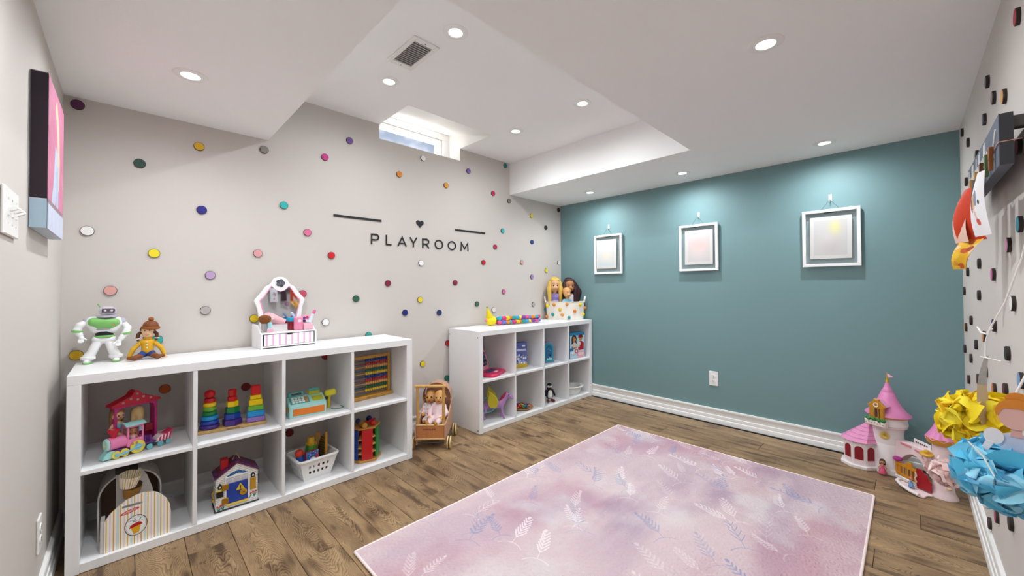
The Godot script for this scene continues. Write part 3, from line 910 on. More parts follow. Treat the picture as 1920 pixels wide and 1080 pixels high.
func make_fittings() -> void:
	var white := mat("f2f2f0", 0.35)
	var dark := mat("2b2b2b", 0.6)
	# sockets: local z points out of the wall
	for q in [[Vector3(-0.0005, 0.354, 1.575), -90.0, "white wall socket low on the teal wall"], [Vector3(XL + 0.0005, 0.276, 0.6), 90.0, "white wall socket low on the left wall near the shelf unit"]]:
		var o := thing("wall_socket", q[2], "wall socket", q[0], q[1])
		obj("cover_plate", G.new().box(Vector3(0.07, 0.115, 0.006), X(Vector3(0, 0, 0.003)), 0.002), white, o)
		for s in [-1, 1]:
			var p := obj("outlet", G.new().prism(arc2(Vector2(0, 0.0), 0.017, 0.0145, 0, 345, 23), 0.004, X(Vector3(0, s * 0.0195, 0.0065)), 0.0008), white, o)
			var g := G.new()
			g.box(Vector3(0.0022, 0.008, 0.001), X(Vector3(-0.006, s * 0.0195 + 0.003, 0.0085)))
			g.box(Vector3(0.0022, 0.0065, 0.001), X(Vector3(0.006, s * 0.0195 + 0.003, 0.0085)))
			g.cyl(0.0024, 0.001, X(Vector3(0, s * 0.0195 - 0.006, 0.0085), Vector3(90, 0, 0)), 12)
			obj("slots", g, dark, p)
		obj("screw", G.new().cyl(0.003, 0.0012, X(Vector3(0, 0, 0.0065), Vector3(90, 0, 0)), 12), mat("c9c9c5", 0.3, 0.5), o)
	var o := thing("light_switch", "white three-lever light switch plate on the left wall at the photo's edge", "light switch", Vector3(XL + 0.0005, 1.293, 1.135), 90.0)
	obj("cover_plate", G.new().box(Vector3(0.165, 0.116, 0.007), X(Vector3(0, 0, 0.0035)), 0.0025), white, o)
	for k in 3:
		var s := obj("toggle", G.new().box(Vector3(0.01, 0.024, 0.004), X(Vector3(-0.046 + 0.046 * k, 0, 0.008)), 0.001), white, o)
		obj("lever", G.new().box(Vector3(0.007, 0.011, 0.016), X(Vector3(-0.046 + 0.046 * k, 0.006, 0.015), Vector3(-28, 0, 0)), 0.0015), white, s)
		for y in [-0.03, 0.03]:
			obj("screw", G.new().cyl(0.003, 0.001, X(Vector3(-0.046 + 0.046 * k, y, 0.0073), Vector3(90, 0, 0)), 12), mat("d5d5d2", 0.3, 0.4), s)
	# air vent in the raised ceiling
	o = thing("air_vent", "white slatted air vent in the raised ceiling, between two lamps", "air vent", Vector3(-2.34, HC, 0.937))
	var vw := mat("eceae7", 0.5)
	var g := G.new()
	for s in [-1.0, 1.0]:
		g.box(Vector3(0.022, 0.007, 0.28), X(Vector3(s * 0.06, -0.0035, 0)), 0.002)
		g.box(Vector3(0.099, 0.007, 0.034), X(Vector3(0, -0.0035, s * 0.123)), 0.002)
	obj("border", g, vw, o)
	obj("duct", G.new().box(Vector3(0.1, 0.001, 0.214), X(Vector3(0, -0.0006, 0))), mat("8b8986", 0.9), o)
	for k in 13:
		obj("slat", G.new().box(Vector3(0.1, 0.0012, 0.0115), X(Vector3(0, -0.004, -0.0985 + 0.0164 * k), Vector3(32, 0, 0)), 0.0003), vw, o)
	for s in [-1.0, 1.0]:
		obj("screw", G.new().cyl(0.0035, 0.001, X(Vector3(0, -0.0073, s * 0.122)), 10), mat("4b4b49", 0.5, 0.4), o)

var grain_tex: NoiseTexture2D

func wood(hex: String, rough := 0.45) -> StandardMaterial3D:
	if grain_tex == null:
		grain_tex = NoiseTexture2D.new()
		grain_tex.width = 256
		grain_tex.height = 256
		grain_tex.seamless = true
		grain_tex.noise = noise(0.03, 4, 4)
		var ramp := Gradient.new()
		ramp.set_color(0, Color(0.8, 0.76, 0.7))
		ramp.set_color(1, Color(1, 1, 1))
		grain_tex.color_ramp = ramp
	return mat(hex, rough, 0.0, {"albedo_texture": grain_tex, "uv1_triplanar": true, "uv1_scale": Vector3(5, 45, 45)})

func words(s: String, size: float, depth := 0.0008, bold := false) -> TextMesh:
	var t := TextMesh.new()
	t.text = s
	var f := SystemFont.new()
	f.font_names = PackedStringArray(["Droid Sans"])
	if bold: f.font_weight = 700
	t.font = f
	t.font_size = 32
	t.pixel_size = size / 32.0
	t.depth = depth
	return t

# a jointed little figure with a dress and long hair; h is its height
func small_doll(called: String, label: String, at: Vector3, turn: float, h: float, skin: String, hair: String, dress: String, group := "", sit := false) -> Node3D:
	var o := thing(called, label, "doll", at, turn, group)
	var k := h / 0.2
	var y0 := -0.06 * k if sit else 0.0
	var bones := [[Vector3(0, 0.168, 0), Vector3(0, 0.172, 0.002), 0.026, 0.025], [Vector3(0, 0.13, 0), Vector3(0, 0.155, 0), 0.008, 0.008], [Vector3(0, 0.09, 0), Vector3(0, 0.122, 0), 0.014, 0.017],
		[Vector3(-0.02, 0.122, 0), Vector3(-0.036, 0.098, 0.006), 0.0075, 0.0065], [Vector3(-0.036, 0.098, 0.006), Vector3(-0.034, 0.076, 0.018), 0.0065, 0.006], [Vector3(0.02, 0.122, 0), Vector3(0.036, 0.098, 0.006), 0.0075, 0.0065], [Vector3(0.036, 0.098, 0.006), Vector3(0.034, 0.076, 0.018), 0.0065, 0.006]]
	for s in [-1.0, 1.0]:
		if sit:
			bones.append([Vector3(s * 0.011, 0.08, 0.0), Vector3(s * 0.014, 0.074, 0.045), 0.012, 0.01])
			bones.append([Vector3(s * 0.014, 0.074, 0.045), Vector3(s * 0.014, 0.068, 0.075), 0.009, 0.007])
		else:
			bones.append([Vector3(s * 0.01, 0.085, 0), Vector3(s * 0.011, 0.01, 0), 0.012, 0.008])
			bones.append([Vector3(s * 0.011, 0.008, 0), Vector3(s * 0.012, 0.006, 0.012), 0.008, 0.006])
	var x := X(Vector3(0, y0, 0), Vector3.ZERO, Vector3(k, k, k))
	obj("body", G.new().nets(bones, 0.0055, 0.008, x), mat(skin, 0.5), o)
	var g := G.new()
	if sit: g.lathe([Vector2(0.017, 0.128), Vector2(0.02, 0.115), Vector2(0.017, 0.1), Vector2(0.022, 0.086), Vector2(0.026, 0.068)], 16, x)
	else: g.lathe([Vector2(0.017, 0.13), Vector2(0.021, 0.118), Vector2(0.017, 0.1), Vector2(0.03, 0.075), Vector2(0.042, 0.03), Vector2(0.041, 0.022), Vector2(0.0, 0.026)], 20, x)
	obj("dress", g, mat(dress, 0.7), o)
	g = G.new()
	g.nets([[Vector3(0, 0.182, -0.007), Vector3(0, 0.176, -0.01), 0.028, 0.026], [Vector3(-0.019, 0.17, -0.006), Vector3(-0.024, 0.135, -0.008), 0.011, 0.008], [Vector3(0.019, 0.17, -0.006), Vector3(0.024, 0.135, -0.008), 0.011, 0.008], [Vector3(0, 0.165, -0.02), Vector3(0, 0.12, -0.022), 0.019, 0.015], [Vector3(-0.012, 0.193, 0.012), Vector3(0.014, 0.191, 0.012), 0.006, 0.006]], 0.0055, 0.008, x)
	obj("hair", g, mat(hair, 0.6), o)
	g = G.new()
	for s in [-1.0, 1.0]: g.orb(x * Vector3(s * 0.0095, 0.17, 0.0262), Vector3(0.0034, 0.0042, 0.0022) * k, 10, 6)
	obj("eyes", g, mat("241a18", 0.3), o)
	obj("mouth", G.new().orb(x * Vector3(0, 0.1585, 0.0252), Vector3(0.0045, 0.0016, 0.0015) * k, 10, 6), mat("b33b48", 0.5), o)
	return o

func make_unit_one_things() -> void:
	make_train()
	make_ice_stand()
	make_stackers()
	make_house()
	make_register()
	make_basket()
	make_abacus()
	make_drum()

func make_train() -> void:
	var pink := mat("e77fb0", 0.4); var hot := mat("bd2a78", 0.4); var red := mat("c4152f", 0.4); var mint := mat("9fd8d5", 0.4); var purple := mat("6b2c85", 0.4); var yellow := mat("ecd952", 0.4); var blue := mat("84c6dd", 0.4)
	var o := thing("toy_train", "pink toy steam train with a mint roof and a red gabled canopy car", "toy train", Vector3(-3.312, M, 0.29), 20.5)
	o.scale = Vector3(0.86, 0.95, 0.92)
	var ax := Vector3(0, 0, 90)
	obj("chassis", G.new().box(Vector3(0.115, 0.018, 0.04), X(Vector3(-0.05, 0.027, 0)), 0.003), purple, o)
	var g := G.new()
	g.prism([Vector2(-0.142, 0.004), Vector2(-0.1, 0.004), Vector2(-0.1, 0.036), Vector2(-0.124, 0.036), Vector2(-0.138, 0.02)], 0.046, Transform3D(), 0.003)
	obj("cowcatcher", g, mint, o)
	g = G.new().cyl(0.027, 0.062, X(Vector3(-0.086, 0.064, 0), ax), 28, 0.002)
	obj("boiler", g, pink, o)
	var f := obj("boiler_front", G.new().cyl(0.0275, 0.012, X(Vector3(-0.122, 0.064, 0), ax), 28, 0.004), mat("b7e0dd", 0.4), o)
	obj("headlamp", G.new().orb(Vector3(-0.1285, 0.061, 0.0), Vector3(0.004, 0.0065, 0.0065)), mat("c7d62e", 0.4), f)
	obj("chimney", G.new().lathe([Vector2(0.0, 0.088), Vector2(0.011, 0.088), Vector2(0.011, 0.1), Vector2(0.022, 0.118), Vector2(0.022, 0.124), Vector2(0.017, 0.124), Vector2(0.01, 0.112), Vector2(0, 0.112)], 24, X(Vector3(-0.097, 0, 0))), red, o)
	# the cab: panels with real window openings
	g = G.new()
	for z in [-0.026, 0.026]:
		g.box(Vector3(0.062, 0.034, 0.003), X(Vector3(-0.025, 0.053, z)), 0.001)
		g.box(Vector3(0.062, 0.009, 0.003), X(Vector3(-0.025, 0.124, z)), 0.001)
		for x in [-0.053, 0.003]: g.box(Vector3(0.007, 0.056, 0.003), X(Vector3(x, 0.096, z)), 0.001)
	for x in [-0.0555, 0.0055]:
		g.box(Vector3(0.003, 0.034, 0.052), X(Vector3(x, 0.053, 0)), 0.001)
		for z in [-0.023, 0.023]: g.box(Vector3(0.003, 0.056, 0.007), X(Vector3(x, 0.098, z)), 0.001)
		g.prism([Vector2(-0.026, 0.12), Vector2(0.026, 0.12), Vector2(0.02, 0.132), Vector2(0, 0.138), Vector2(-0.02, 0.132)], 0.003, X(Vector3(x, 0, 0), Vector3(0, 90, 0)))
	obj("cab", g, pink, o)
	g = G.new()
	var rp := []
	for i in 13:
		var z := -0.034 + 0.068 * i / 12.0
		rp.append(Vector2(z, 0.141 - 8.0 * z * z))
	for i in 13: rp.append(Vector2(rp[12 - i].x, rp[12 - i].y - 0.004))
	g.prism(rp, 0.078, X(Vector3(-0.025, 0, 0), Vector3(0, 90, 0)))
	obj("cab_roof", g, mint, o)
	for w in [[-0.018, 0.029, 0.0285], [-0.066, 0.0175, 0.0265], [-0.097, 0.0165, 0.0265]]:
		for s in [-1.0, 1.0]:
			var wh := obj("wheel", G.new().cyl(w[1], 0.007, X(Vector3(w[0], w[1] + 0.0003, s * w[2]), Vector3(90, 0, 0)), 28, 0.0015), yellow, o)
			obj("hub", G.new().cyl(w[1] * 0.5, 0.003, X(Vector3(w[0], w[1], s * (w[2] + 0.0045)), Vector3(90, 0, 0)), 20, 0.001), blue, wh)
	obj("coupling_rod", G.new().tube([Vector3(-0.1, 0.015, 0.034), Vector3(-0.066, 0.018, 0.034), Vector3(-0.014, 0.031, 0.036), Vector3(0.002, 0.034, 0.036)], 0.0035, 8), blue, o)
	# the low striped car behind
	g = G.new()
	g.box(Vector3(0.05, 0.006, 0.05), X(Vector3(0.035, 0.03, 0)), 0.002)
	g.box(Vector3(0.006, 0.036, 0.05), X(Vector3(0.013, 0.05, 0)), 0.002)
	g.box(Vector3(0.05, 0.022, 0.004), X(Vector3(0.035, 0.042, -0.024)), 0.001)
	g.box(Vector3(0.008, 0.03, 0.008), X(Vector3(0.036, 0.046, 0.022)), 0.002)
	obj("seat_car", g, purple, o)
	var stripes := blank(64, 32, "f3e6ea")
	for k in 6: poly_px(stripes, [Vector2(k * 12 - 2, 32), Vector2(k * 12 + 5, 32), Vector2(k * 12 + 13, 0), Vector2(k * 12 + 6, 0)], Color("c82a56"))
	g = G.new()
	g.prism([Vector2(0.058, 0.022), Vector2(0.122, 0.022), Vector2(0.13, 0.066), Vector2(0.118, 0.058), Vector2(0.1, 0.052), Vector2(0.08, 0.05), Vector2(0.062, 0.036)], 0.05, Transform3D(), 0.002, Rect2(0.056, 0.02, 0.075, 0.048))
	obj("striped_tub", g, tex_mat(stripes, 0.45), o)
	for x in [0.03, 0.074, 0.108]:
		for s in [-1.0, 1.0]:
			obj("small_wheel", G.new().cyl(0.0125, 0.006, X(Vector3(x, 0.0128, s * 0.028), Vector3(90, 0, 0)), 20, 0.0015), mat("6cb9c6", 0.4), o)
	# the canopy car stands behind
	g = G.new()
	g.box(Vector3(0.17, 0.014, 0.05), X(Vector3(0.01, 0.018, -0.075)), 0.003)
	g.box(Vector3(0.17, 0.04, 0.004), X(Vector3(0.01, 0.045, -0.097)), 0.001)
	for x in [-0.07, 0.09]:
		g.box(Vector3(0.011, 0.19, 0.05), X(Vector3(x, 0.115, -0.075)), 0.002)
	g.box(Vector3(0.17, 0.012, 0.05), X(Vector3(0.01, 0.205, -0.075)), 0.002)
	for s in [-1.0, 1.0]:
		g.prism([Vector2(0, 0), Vector2(0.024, 0), Vector2(0.006, -0.006), Vector2(0, -0.026)], 0.046, X(Vector3(0.01 - s * 0.075, 0.2, -0.075), Vector3(0, 0 if s > 0 else 180, 0)))
	obj("canopy_frame", g, hot, o)
	g = G.new()
	for z in [-0.102, -0.048]:
		g.prism([Vector2(-0.088, 0.208), Vector2(0.108, 0.208), Vector2(0.108, 0.218), Vector2(0.034, 0.248), Vector2(0.022, 0.266), Vector2(0.01, 0.272), Vector2(-0.002, 0.266), Vector2(-0.014, 0.248), Vector2(-0.088, 0.218)], 0.005, X(Vector3(0, 0, z)), 0.001)
	for s in [-1.0, 1.0]: g.box(Vector3(0.108, 0.004, 0.054), X(Vector3(0.01 + s * 0.05, 0.229, -0.075), Vector3(0, 0, -s * 20)), 0.001)
	var roof := obj("canopy_roof", g, red, o)
	g = G.new()
	for q in [[-0.045, 0.224], [-0.015, 0.236], [0.01, 0.255], [0.012, 0.228], [0.035, 0.237], [0.065, 0.226]]: g.cyl(0.0055, 0.002, X(Vector3(q[0], q[1], -0.0452), Vector3(90, 0, 0)), 14)
	obj("spots", g, mat("a8939c", 0.5), roof)
	obj("red_chest", G.new().box(Vector3(0.036, 0.034, 0.024), X(Vector3(0.066, 0.08, -0.072)), 0.003), mat("8e1426", 0.45), o)
	var gr := "dolls riding the toy train"
	small_doll("train_doll", "little brown-haired doll looking out of the toy train's cab window", Vector3(-3.333, M + 0.042, 0.298), 12.0, 0.1, "c98f68", "9c6b3a", "eec3d2", gr, true)
	small_doll("train_doll", "brown-haired doll in the canopy car's left side", Vector3(-3.38, M + 0.07, 0.246), 30.0, 0.165, "d8a880", "8a5a2c", "7fc0d6", gr, true)
	small_doll("train_doll", "blond doll with loose hair in the middle of the canopy car", Vector3(-3.32, M + 0.066, 0.222), -150.0, 0.155, "d8a880", "cfae78", "bfe0e4", gr, true)

func make_ice_stand() -> void:
	var o := thing("ice_cream_stand", "striped play ice cream stand with a cup emblem, folded in the bottom left cube", "toy stand", Vector3(-3.412, B, 0.0))
	var im := blank(512, 512, "f4f1ec")
	var cols := ["d3a429", "eccfd4", "d9a55a", "d5ddd6", "d3a429", "f0d7cc", "e3b95e", "d5dfd8", "cda02a", "e9d2cc", "dba653", "d6ddd8", "d3a429", "edcfd3", "e0b45a", "d7dfd8", "cfa22a", "ecd3cc", "d3a429", "e9cfd4"]
	for k in 20:
		var wd: float = 8.0 if k % 4 == 0 else (20.0 if k % 4 == 3 else 10.0)
		poly_px(im, [Vector2(k * 26 + 8, 0), Vector2(k * 26 + 8 + wd, 0), Vector2(k * 26 + 8 + wd, 512), Vector2(k * 26 + 8, 512)], Color(cols[k]))
	oval(im, 185, 160, 76, 17, Color("c7101c"), -0.22)
	oval(im, 185, 160, 64, 8, Color("eadfdb"), -0.22)
	stroke(im, [Vector2(124, 174), Vector2(246, 147)], 4.0, Color("c7101c"))
	oval(im, 232, 320, 88, 106, Color("33363c"))
	oval(im, 232, 320, 82, 100, Color("f2f3f1"))
	for k in 44:
		var a := TAU * k / 44.0
		stroke(im, [Vector2(232 + 72 * cos(a), 320 + 89 * sin(a)), Vector2(232 + 80 * cos(a), 320 + 97 * sin(a))], 3.0, Color("6a6d70"))
	poly_px(im, [Vector2(192, 338), Vector2(272, 322), Vector2(256, 400), Vector2(214, 408)], Color("e5ab1f"))
	poly_px(im, [Vector2(180, 344), Vector2(190, 314), Vector2(218, 300), Vector2(254, 292), Vector2(274, 304), Vector2(284, 324)], Color("b8141f"))
	for k in 22:
		var p := Vector2(232 + (rng.randf() - 0.5) * 92, 264 + (rng.randf() - 0.5) * 44)
		stroke(im, [p, p + Vector2.from_angle(rng.randf() * TAU) * 11], 4.0, Color(["3b7d83", "394a58", "5d98a0"][k % 3]))
	var m := tex_mat(im, 0.4)
	var top := [Vector2(0.0, 0.125), Vector2(0.012, 0.146), Vector2(0.026, 0.163)]
	var uvr := Rect2(0, 0, 0.2, 0.205)
	var x := X(Vector3(0, 0, 0.388))
	var g := G.new()
	g.prism([Vector2(0, 0), Vector2(0.2, 0), Vector2(0.2, 0.095), Vector2(0.196, 0.125), Vector2(0.185, 0.152), Vector2(0.182, 0.157)] + [Vector2(0.02, 0.157), Vector2(0.012, 0.146), Vector2(0, 0.125)], 0.009, x, 0.0, uvr)
	g.prism([Vector2(0.02, 0.157), Vector2(0.05, 0.157), Vector2(0.05, 0.169), Vector2(0.034, 0.169)], 0.009, x, 0.0, uvr)
	g.prism([Vector2(0.11, 0.157), Vector2(0.182, 0.157), Vector2(0.173, 0.169), Vector2(0.11, 0.169)], 0.009, x, 0.0, uvr)
	g.prism([Vector2(0.034, 0.169), Vector2(0.173, 0.169), Vector2(0.155, 0.188), Vector2(0.135, 0.199), Vector2(0.112, 0.203), Vector2(0.088, 0.199), Vector2(0.062, 0.189)], 0.009, x, 0.0, uvr)
	obj("front_panel", g, m, o)
	var shell := mat("dedcd9", 0.4)
	var ar := arc2(Vector2(0.075, 0.17), 0.1, 0.1, 180, 0, 18)
	var ring := [Vector2(-0.025, 0)] + ar + [Vector2(0.175, 0)]
	var inner := [Vector2(0.169, 0)] + arc2(Vector2(0.075, 0.17), 0.094, 0.094, 0, 180, 18) + [Vector2(-0.019, 0)]
	g = G.new()
	for i in ring.size() - 1:
		var k := ring.size() - 1
		g.prism([ring[i], ring[i + 1], inner[k - i - 1], inner[k - i]], 0.16, X(Vector3(0, 0, 0.19)))
	obj("hoop", g, shell, o)
	obj("back_panel", G.new().prism(ring, 0.008, X(Vector3(0, 0, 0.106))), mat("84644f", 0.3), o)
	g = G.new()
	g.prism([Vector2(-0.002, 0), Vector2(0.0, 0), Vector2(0.0, 0.125), Vector2(-0.012, 0.125), Vector2(-0.012, 0)], 0.06, X(Vector3(0, 0, 0.352)))
	obj("side_board", g, shell, o)
	g = G.new()
	g.prism([Vector2(0.03, 0), Vector2(0.145, 0), Vector2(0.145, 0.17), Vector2(0.125, 0.24), Vector2(0.105, 0.275), Vector2(0.03, 0.275)], 0.012, X(Vector3(0, 0, 0.275)), 0.002)
	obj("column", g, mat("e6e4e1", 0.4), o)
	obj("column_cap", G.new().box(Vector3(0.07, 0.02, 0.05), X(Vector3(0.062, 0.286, 0.29)), 0.004), mat("2a2523", 0.5), o)
	var cup_im := blank(256, 32, "f1ece2")
	for k in 26: poly_px(cup_im, [Vector2(k * 10, 0), Vector2(k * 10 + 4, 0), Vector2(k * 10 + 4, 32), Vector2(k * 10, 32)], Color(["b9a22e", "e5c9b4", "d6b13f"][k % 3]))
	var cm := tex_mat(cup_im, 0.6, {"uv1_scale": Vector3(1, 20, 1)})
	var cup := thing("paper_cup", "striped paper ice cream cup held on the play ice cream stand", "cup", Vector3(-3.345, 0.272, 0.352))
	g = G.new()
	g.lathe([Vector2(0.0, 0.004), Vector2(0.024, 0.004), Vector2(0.034, 0.05), Vector2(0.0355, 0.051), Vector2(0.0355, 0.048), Vector2(0.0265, 0.0), Vector2(0.0, 0.0)], 28, X(Vector3.ZERO, Vector3(12, 0, -8)))
	obj("cup", g, cm, cup)
	var scoop := thing("wooden_cup", "tan wooden cup with a dark rim below the striped paper cup", "cup", Vector3(-3.336, 0.213, 0.318))
	obj("cup", G.new().lathe([Vector2(0, 0), Vector2(0.024, 0), Vector2(0.03, 0.035), Vector2(0.031, 0.042), Vector2(0.0, 0.042)], 28, X(Vector3.ZERO, Vector3(8, 0, -6))), wood("c99445"), scoop)
	obj("rim", G.new().cyl(0.0315, 0.01, X(Vector3(0.004, 0.05, 0.003), Vector3(8, 0, -6)), 28, 0.003), mat("4a2718", 0.45), scoop)

func make_stackers() -> void:
	var o := thing("stacking_toy", "wooden board with three rainbow stacking towers", "stacking toy", Vector3(-2.965, M, 0.238), -8.6)
	var wd := wood("dfb877")
	var base := obj("base", G.new().box(Vector3(0.283, 0.016, 0.082), X(Vector3(0, 0.008, 0)), 0.003), wd, o)
	obj("maker_mark", words("Melissa & Doug", 0.0075), mat("3a2413", 0.7), base).position = Vector3(0.0, 0.0075, 0.0415)
	var red := mat("c9151c", 0.3); var yel := mat("efcb12", 0.3); var lg := mat("69ab3c", 0.3); var dg := mat("137a3e", 0.3); var lb := mat("1f8fcf", 0.3); var db := mat("1f3f9c", 0.3); var pu := mat("45277d", 0.3); var la := mat("8d6bb5", 0.3)
	var y := 0.016
	for q in [[0.041, 0.021, pu], [0.038, 0.021, db], [0.035, 0.021, lb], [0.031, 0.021, dg], [0.027, 0.021, lg], [0.026, 0.021, yel], [0.024, 0.02, red]]:
		obj("ring", G.new().lathe([Vector2(0, 0), Vector2(q[0] * 0.86, 0), Vector2(q[0], q[1] * 0.3), Vector2(q[0], q[1] * 0.7), Vector2(q[0] * 0.86, q[1]), Vector2(0, q[1])], 32, X(Vector3(-0.096, y, 0)), 0.5), q[2], o)
		y += q[1] + 0.0004
	obj("ball", G.new().orb(Vector3(-0.096, y + 0.02, 0), Vector3(0.0235, 0.0215, 0.0235)), red, o)
	y = 0.016
	for q in [[0.043, 0.03, pu], [0.036, 0.03, db], [0.031, 0.03, dg], [0.026, 0.028, yel], [0.021, 0.024, red], [0.0175, 0.036, red]]:
		var pr := []
		for k in 6: pr.append(Vector2.from_angle(TAU * (k + 0.25) / 6) * q[0])
		obj("block", G.new().prism(pr, q[1], X(Vector3(-0.005, y + q[1] / 2, 0), Vector3(90, 0, 0)), 0.003), q[2], o)
		y += q[1] + 0.0004
	y = 0.016
	for q in [[0.04, 0.026, la], [0.038, 0.03, lb], [0.034, 0.026, lg], [0.03, 0.03, yel], [0.025, 0.022, yel], [0.0215, 0.05, red]]:
		obj("block", G.new().box(Vector3(q[0] * 2, q[1], q[0] * 1.7), X(Vector3(0.094, y + q[1] / 2, 0)), 0.004), q[2], o)
		y += q[1] + 0.0004

func make_house() -> void:
	var im := blank(384, 512, "e9e7e4")   # painted clapboards, bush, flower beds and lanterns, as on the toy
	for k in 26: stroke(im, [Vector2(0, 20 * k), Vector2(384, 20 * k)], 3.0, Color("96948f"))
	for k in 30:
		var u := k / 29.0
		oval(im, 100 + 180 * u + rng.randf_range(-4, 4), 150 - 46 * sin(u * PI) + rng.randf_range(-8, 8), 16, 12, Color(["24619c", "2b78b4", "1d5187"][k % 3]))
	for q in [[28, 452], [62, 440], [306, 402], [352, 394]]:
		for k in 3: oval(im, q[0] + k * 13 - 13, q[1] + (k % 2) * 9, 10, 9, Color(["d6281f", "e0584a", "c81b22"][k]))
		for k in 5: stroke(im, [Vector2(q[0], q[1] + 58), Vector2(q[0] - 18 + k * 10, q[1] + 14)], 5.0, Color(["1d6b3d", "2b8f8f", "196034"][k % 3]))
	var side := blank(256, 256, "e4e2df")
	for k in 13: stroke(side, [Vector2(0, 20 * k), Vector2(256, 20 * k)], 3.0, Color("96948f"))
	var check := blank(256, 256, "1d2a6b")
	for j in 10:
		for i in 10: poly_px(check, [Vector2(i * 26, j * 26), Vector2(i * 26 + 25, j * 26), Vector2(i * 26 + 25, j * 26 + 25), Vector2(i * 26, j * 26 + 25)], Color(["a8202c", "1d2a6b", "3c1730", "2c49a0", "701c2c"][(i * 3 + j * 7 + i * j) % 5]))
	var o := thing("toy_house", "wooden latch toy house with a blue door and a chequered roof", "toy house", Vector3(-2.966, B, 0.305), -2.0)
	var hw := 0.084; var ev := 0.158; var ap := 0.212
	var g := G.new()
	g.prism([Vector2(-hw, 0.004), Vector2(hw, 0.004), Vector2(hw, ev), Vector2(0, ap), Vector2(-hw, ev)], 0.112, X(), 0.0, Rect2(-hw, 0.0, 2 * hw, 0.214))
	obj("walls", g, tex_mat(im, 0.45), o)
	obj("base", G.new().box(Vector3(0.176, 0.006, 0.122), X(Vector3(0, 0.003, 0)), 0.001), mat("272322", 0.5), o)
	var rm := tex_mat(check, 0.35)
	for s in [-1.0, 1.0]:
		g = G.new()
		var A := Vector3(0, ap + 0.006, 0.06); var Bq := Vector3(0, ap + 0.006, -0.06); var C := Vector3(s * 0.09, ev + 0.001, -0.06); var D := Vector3(s * 0.09, ev + 0.001, 0.06)
		var nn := Vector3(s * 0.053, 0.09, 0).normalized()
		g.quv(A, Bq, C, D, nn)
		g.quv(A - nn * 0.005, Bq - nn * 0.005, C - nn * 0.005, D - nn * 0.005, -nn)
		g.quv(A, D, D - nn * 0.005, A - nn * 0.005, Vector3(0, 0, 1)); g.quv(Bq, C, C - nn * 0.005, Bq - nn * 0.005, Vector3(0, 0, -1)); g.quv(C, D, D - nn * 0.005, C - nn * 0.005, Vector3(s, -0.5, 0).normalized())
		obj("roof_slope", g, rm, o)
	obj("chimney", G.new().box(Vector3(0.03, 0.05, 0.04), X(Vector3(-0.046, 0.205, 0.002)), 0.002), mat("b8161d", 0.4), o)
	obj("carry_handle", G.new().tube([Vector3(-0.014, ap + 0.004, 0.01), Vector3(0.0, ap + 0.036, 0.01), Vector3(0.016, ap + 0.002, 0.01)], 0.0018, 8), mat("c9b06a", 0.3, 0.8), o)
	var z := 0.0565
	g = G.new()
	g.box(Vector3(0.102, 0.008, 0.004), X(Vector3(0, 0.152, z)), 0.001)
	for x in [-0.047, 0.047]: g.box(Vector3(0.008, 0.124, 0.004), X(Vector3(x, 0.09, z)), 0.001)
	obj("door_surround", g, mat("eceae8", 0.4), o)
	var door := obj("door", G.new().box(Vector3(0.084, 0.094, 0.005), X(Vector3(0, 0.075, z + 0.001)), 0.001), mat("1c3f9e", 0.35), o)
	obj("doorstep", G.new().box(Vector3(0.088, 0.01, 0.008), X(Vector3(0, 0.0225, z + 0.002)), 0.001), mat("e3bd45", 0.4), o)
	for x in [-0.031, 0.0, 0.031]: obj("transom_pane", G.new().box(Vector3(0.026, 0.017, 0.003), X(Vector3(x, 0.136, z + 0.001)), 0.001), mat("c9cbd6", 0.3), o)
	g = G.new()
	g.prism([Vector2(-0.018, 0), Vector2(0.018, 0), Vector2(0, 0.032)], 0.004, X(Vector3(0.012, 0.082, z + 0.005)), 0.001)
	obj("warning_triangle", g, mat("e8c22c", 0.35), door)
	g = G.new()
	g.box(Vector3(0.004, 0.013, 0.002), X(Vector3(0.012, 0.096, z + 0.0075)))
	g.box(Vector3(0.004, 0.003, 0.002), X(Vector3(0.012, 0.086, z + 0.0075)))
	obj("exclamation_mark", g, mat("1d2238", 0.5), door)
	obj("lock_plate", G.new().cyl(0.0145, 0.004, X(Vector3(0.024, 0.066, z + 0.005), Vector3(90, 0, 0)), 24, 0.001), mat("d5a52e", 0.3, 0.6), door)
	obj("keyhole", G.new().box(Vector3(0.009, 0.003, 0.002), X(Vector3(0.025, 0.066, z + 0.0075))), mat("241c12", 0.5), door)
	for y in [0.11, 0.045]: obj("hinge", G.new().box(Vector3(0.026, 0.028, 0.004), X(Vector3(-0.048, y, z + 0.004)), 0.001), mat("b8892a", 0.3, 0.7), o)
	obj("shutter", G.new().box(Vector3(0.024, 0.058, 0.004), X(Vector3(0.064, 0.092, z + 0.001)), 0.001), mat("c08f28", 0.35), o)
	obj("mailbox", G.new().box(Vector3(0.028, 0.03, 0.004), X(Vector3(-0.068, 0.083, z + 0.001)), 0.001), mat("1a1816", 0.4), o)
	obj("mailbox_lid", G.new().box(Vector3(0.028, 0.008, 0.006), X(Vector3(-0.068, 0.1, z + 0.002)), 0.002), mat("d8b92c", 0.35), o)
	for p in [Vector2(-0.068, 0.122), Vector2(0.064, 0.138)]:
		g = G.new()
		g.prism([Vector2(-0.007, -0.014), Vector2(0.007, -0.014), Vector2(0.009, 0.0), Vector2(0.005, 0.005), Vector2(0, 0.014), Vector2(-0.005, 0.005), Vector2(-0.009, 0)], 0.004, X(Vector3(p.x, p.y, z + 0.001)), 0.001)
		var l := obj("lantern", g, mat("17181c", 0.4), o)
		obj("lantern_glass", G.new().box(Vector3(0.007, 0.009, 0.002), X(Vector3(p.x, p.y - 0.005, z + 0.0032))), mat("d8d8d2", 0.3), l)
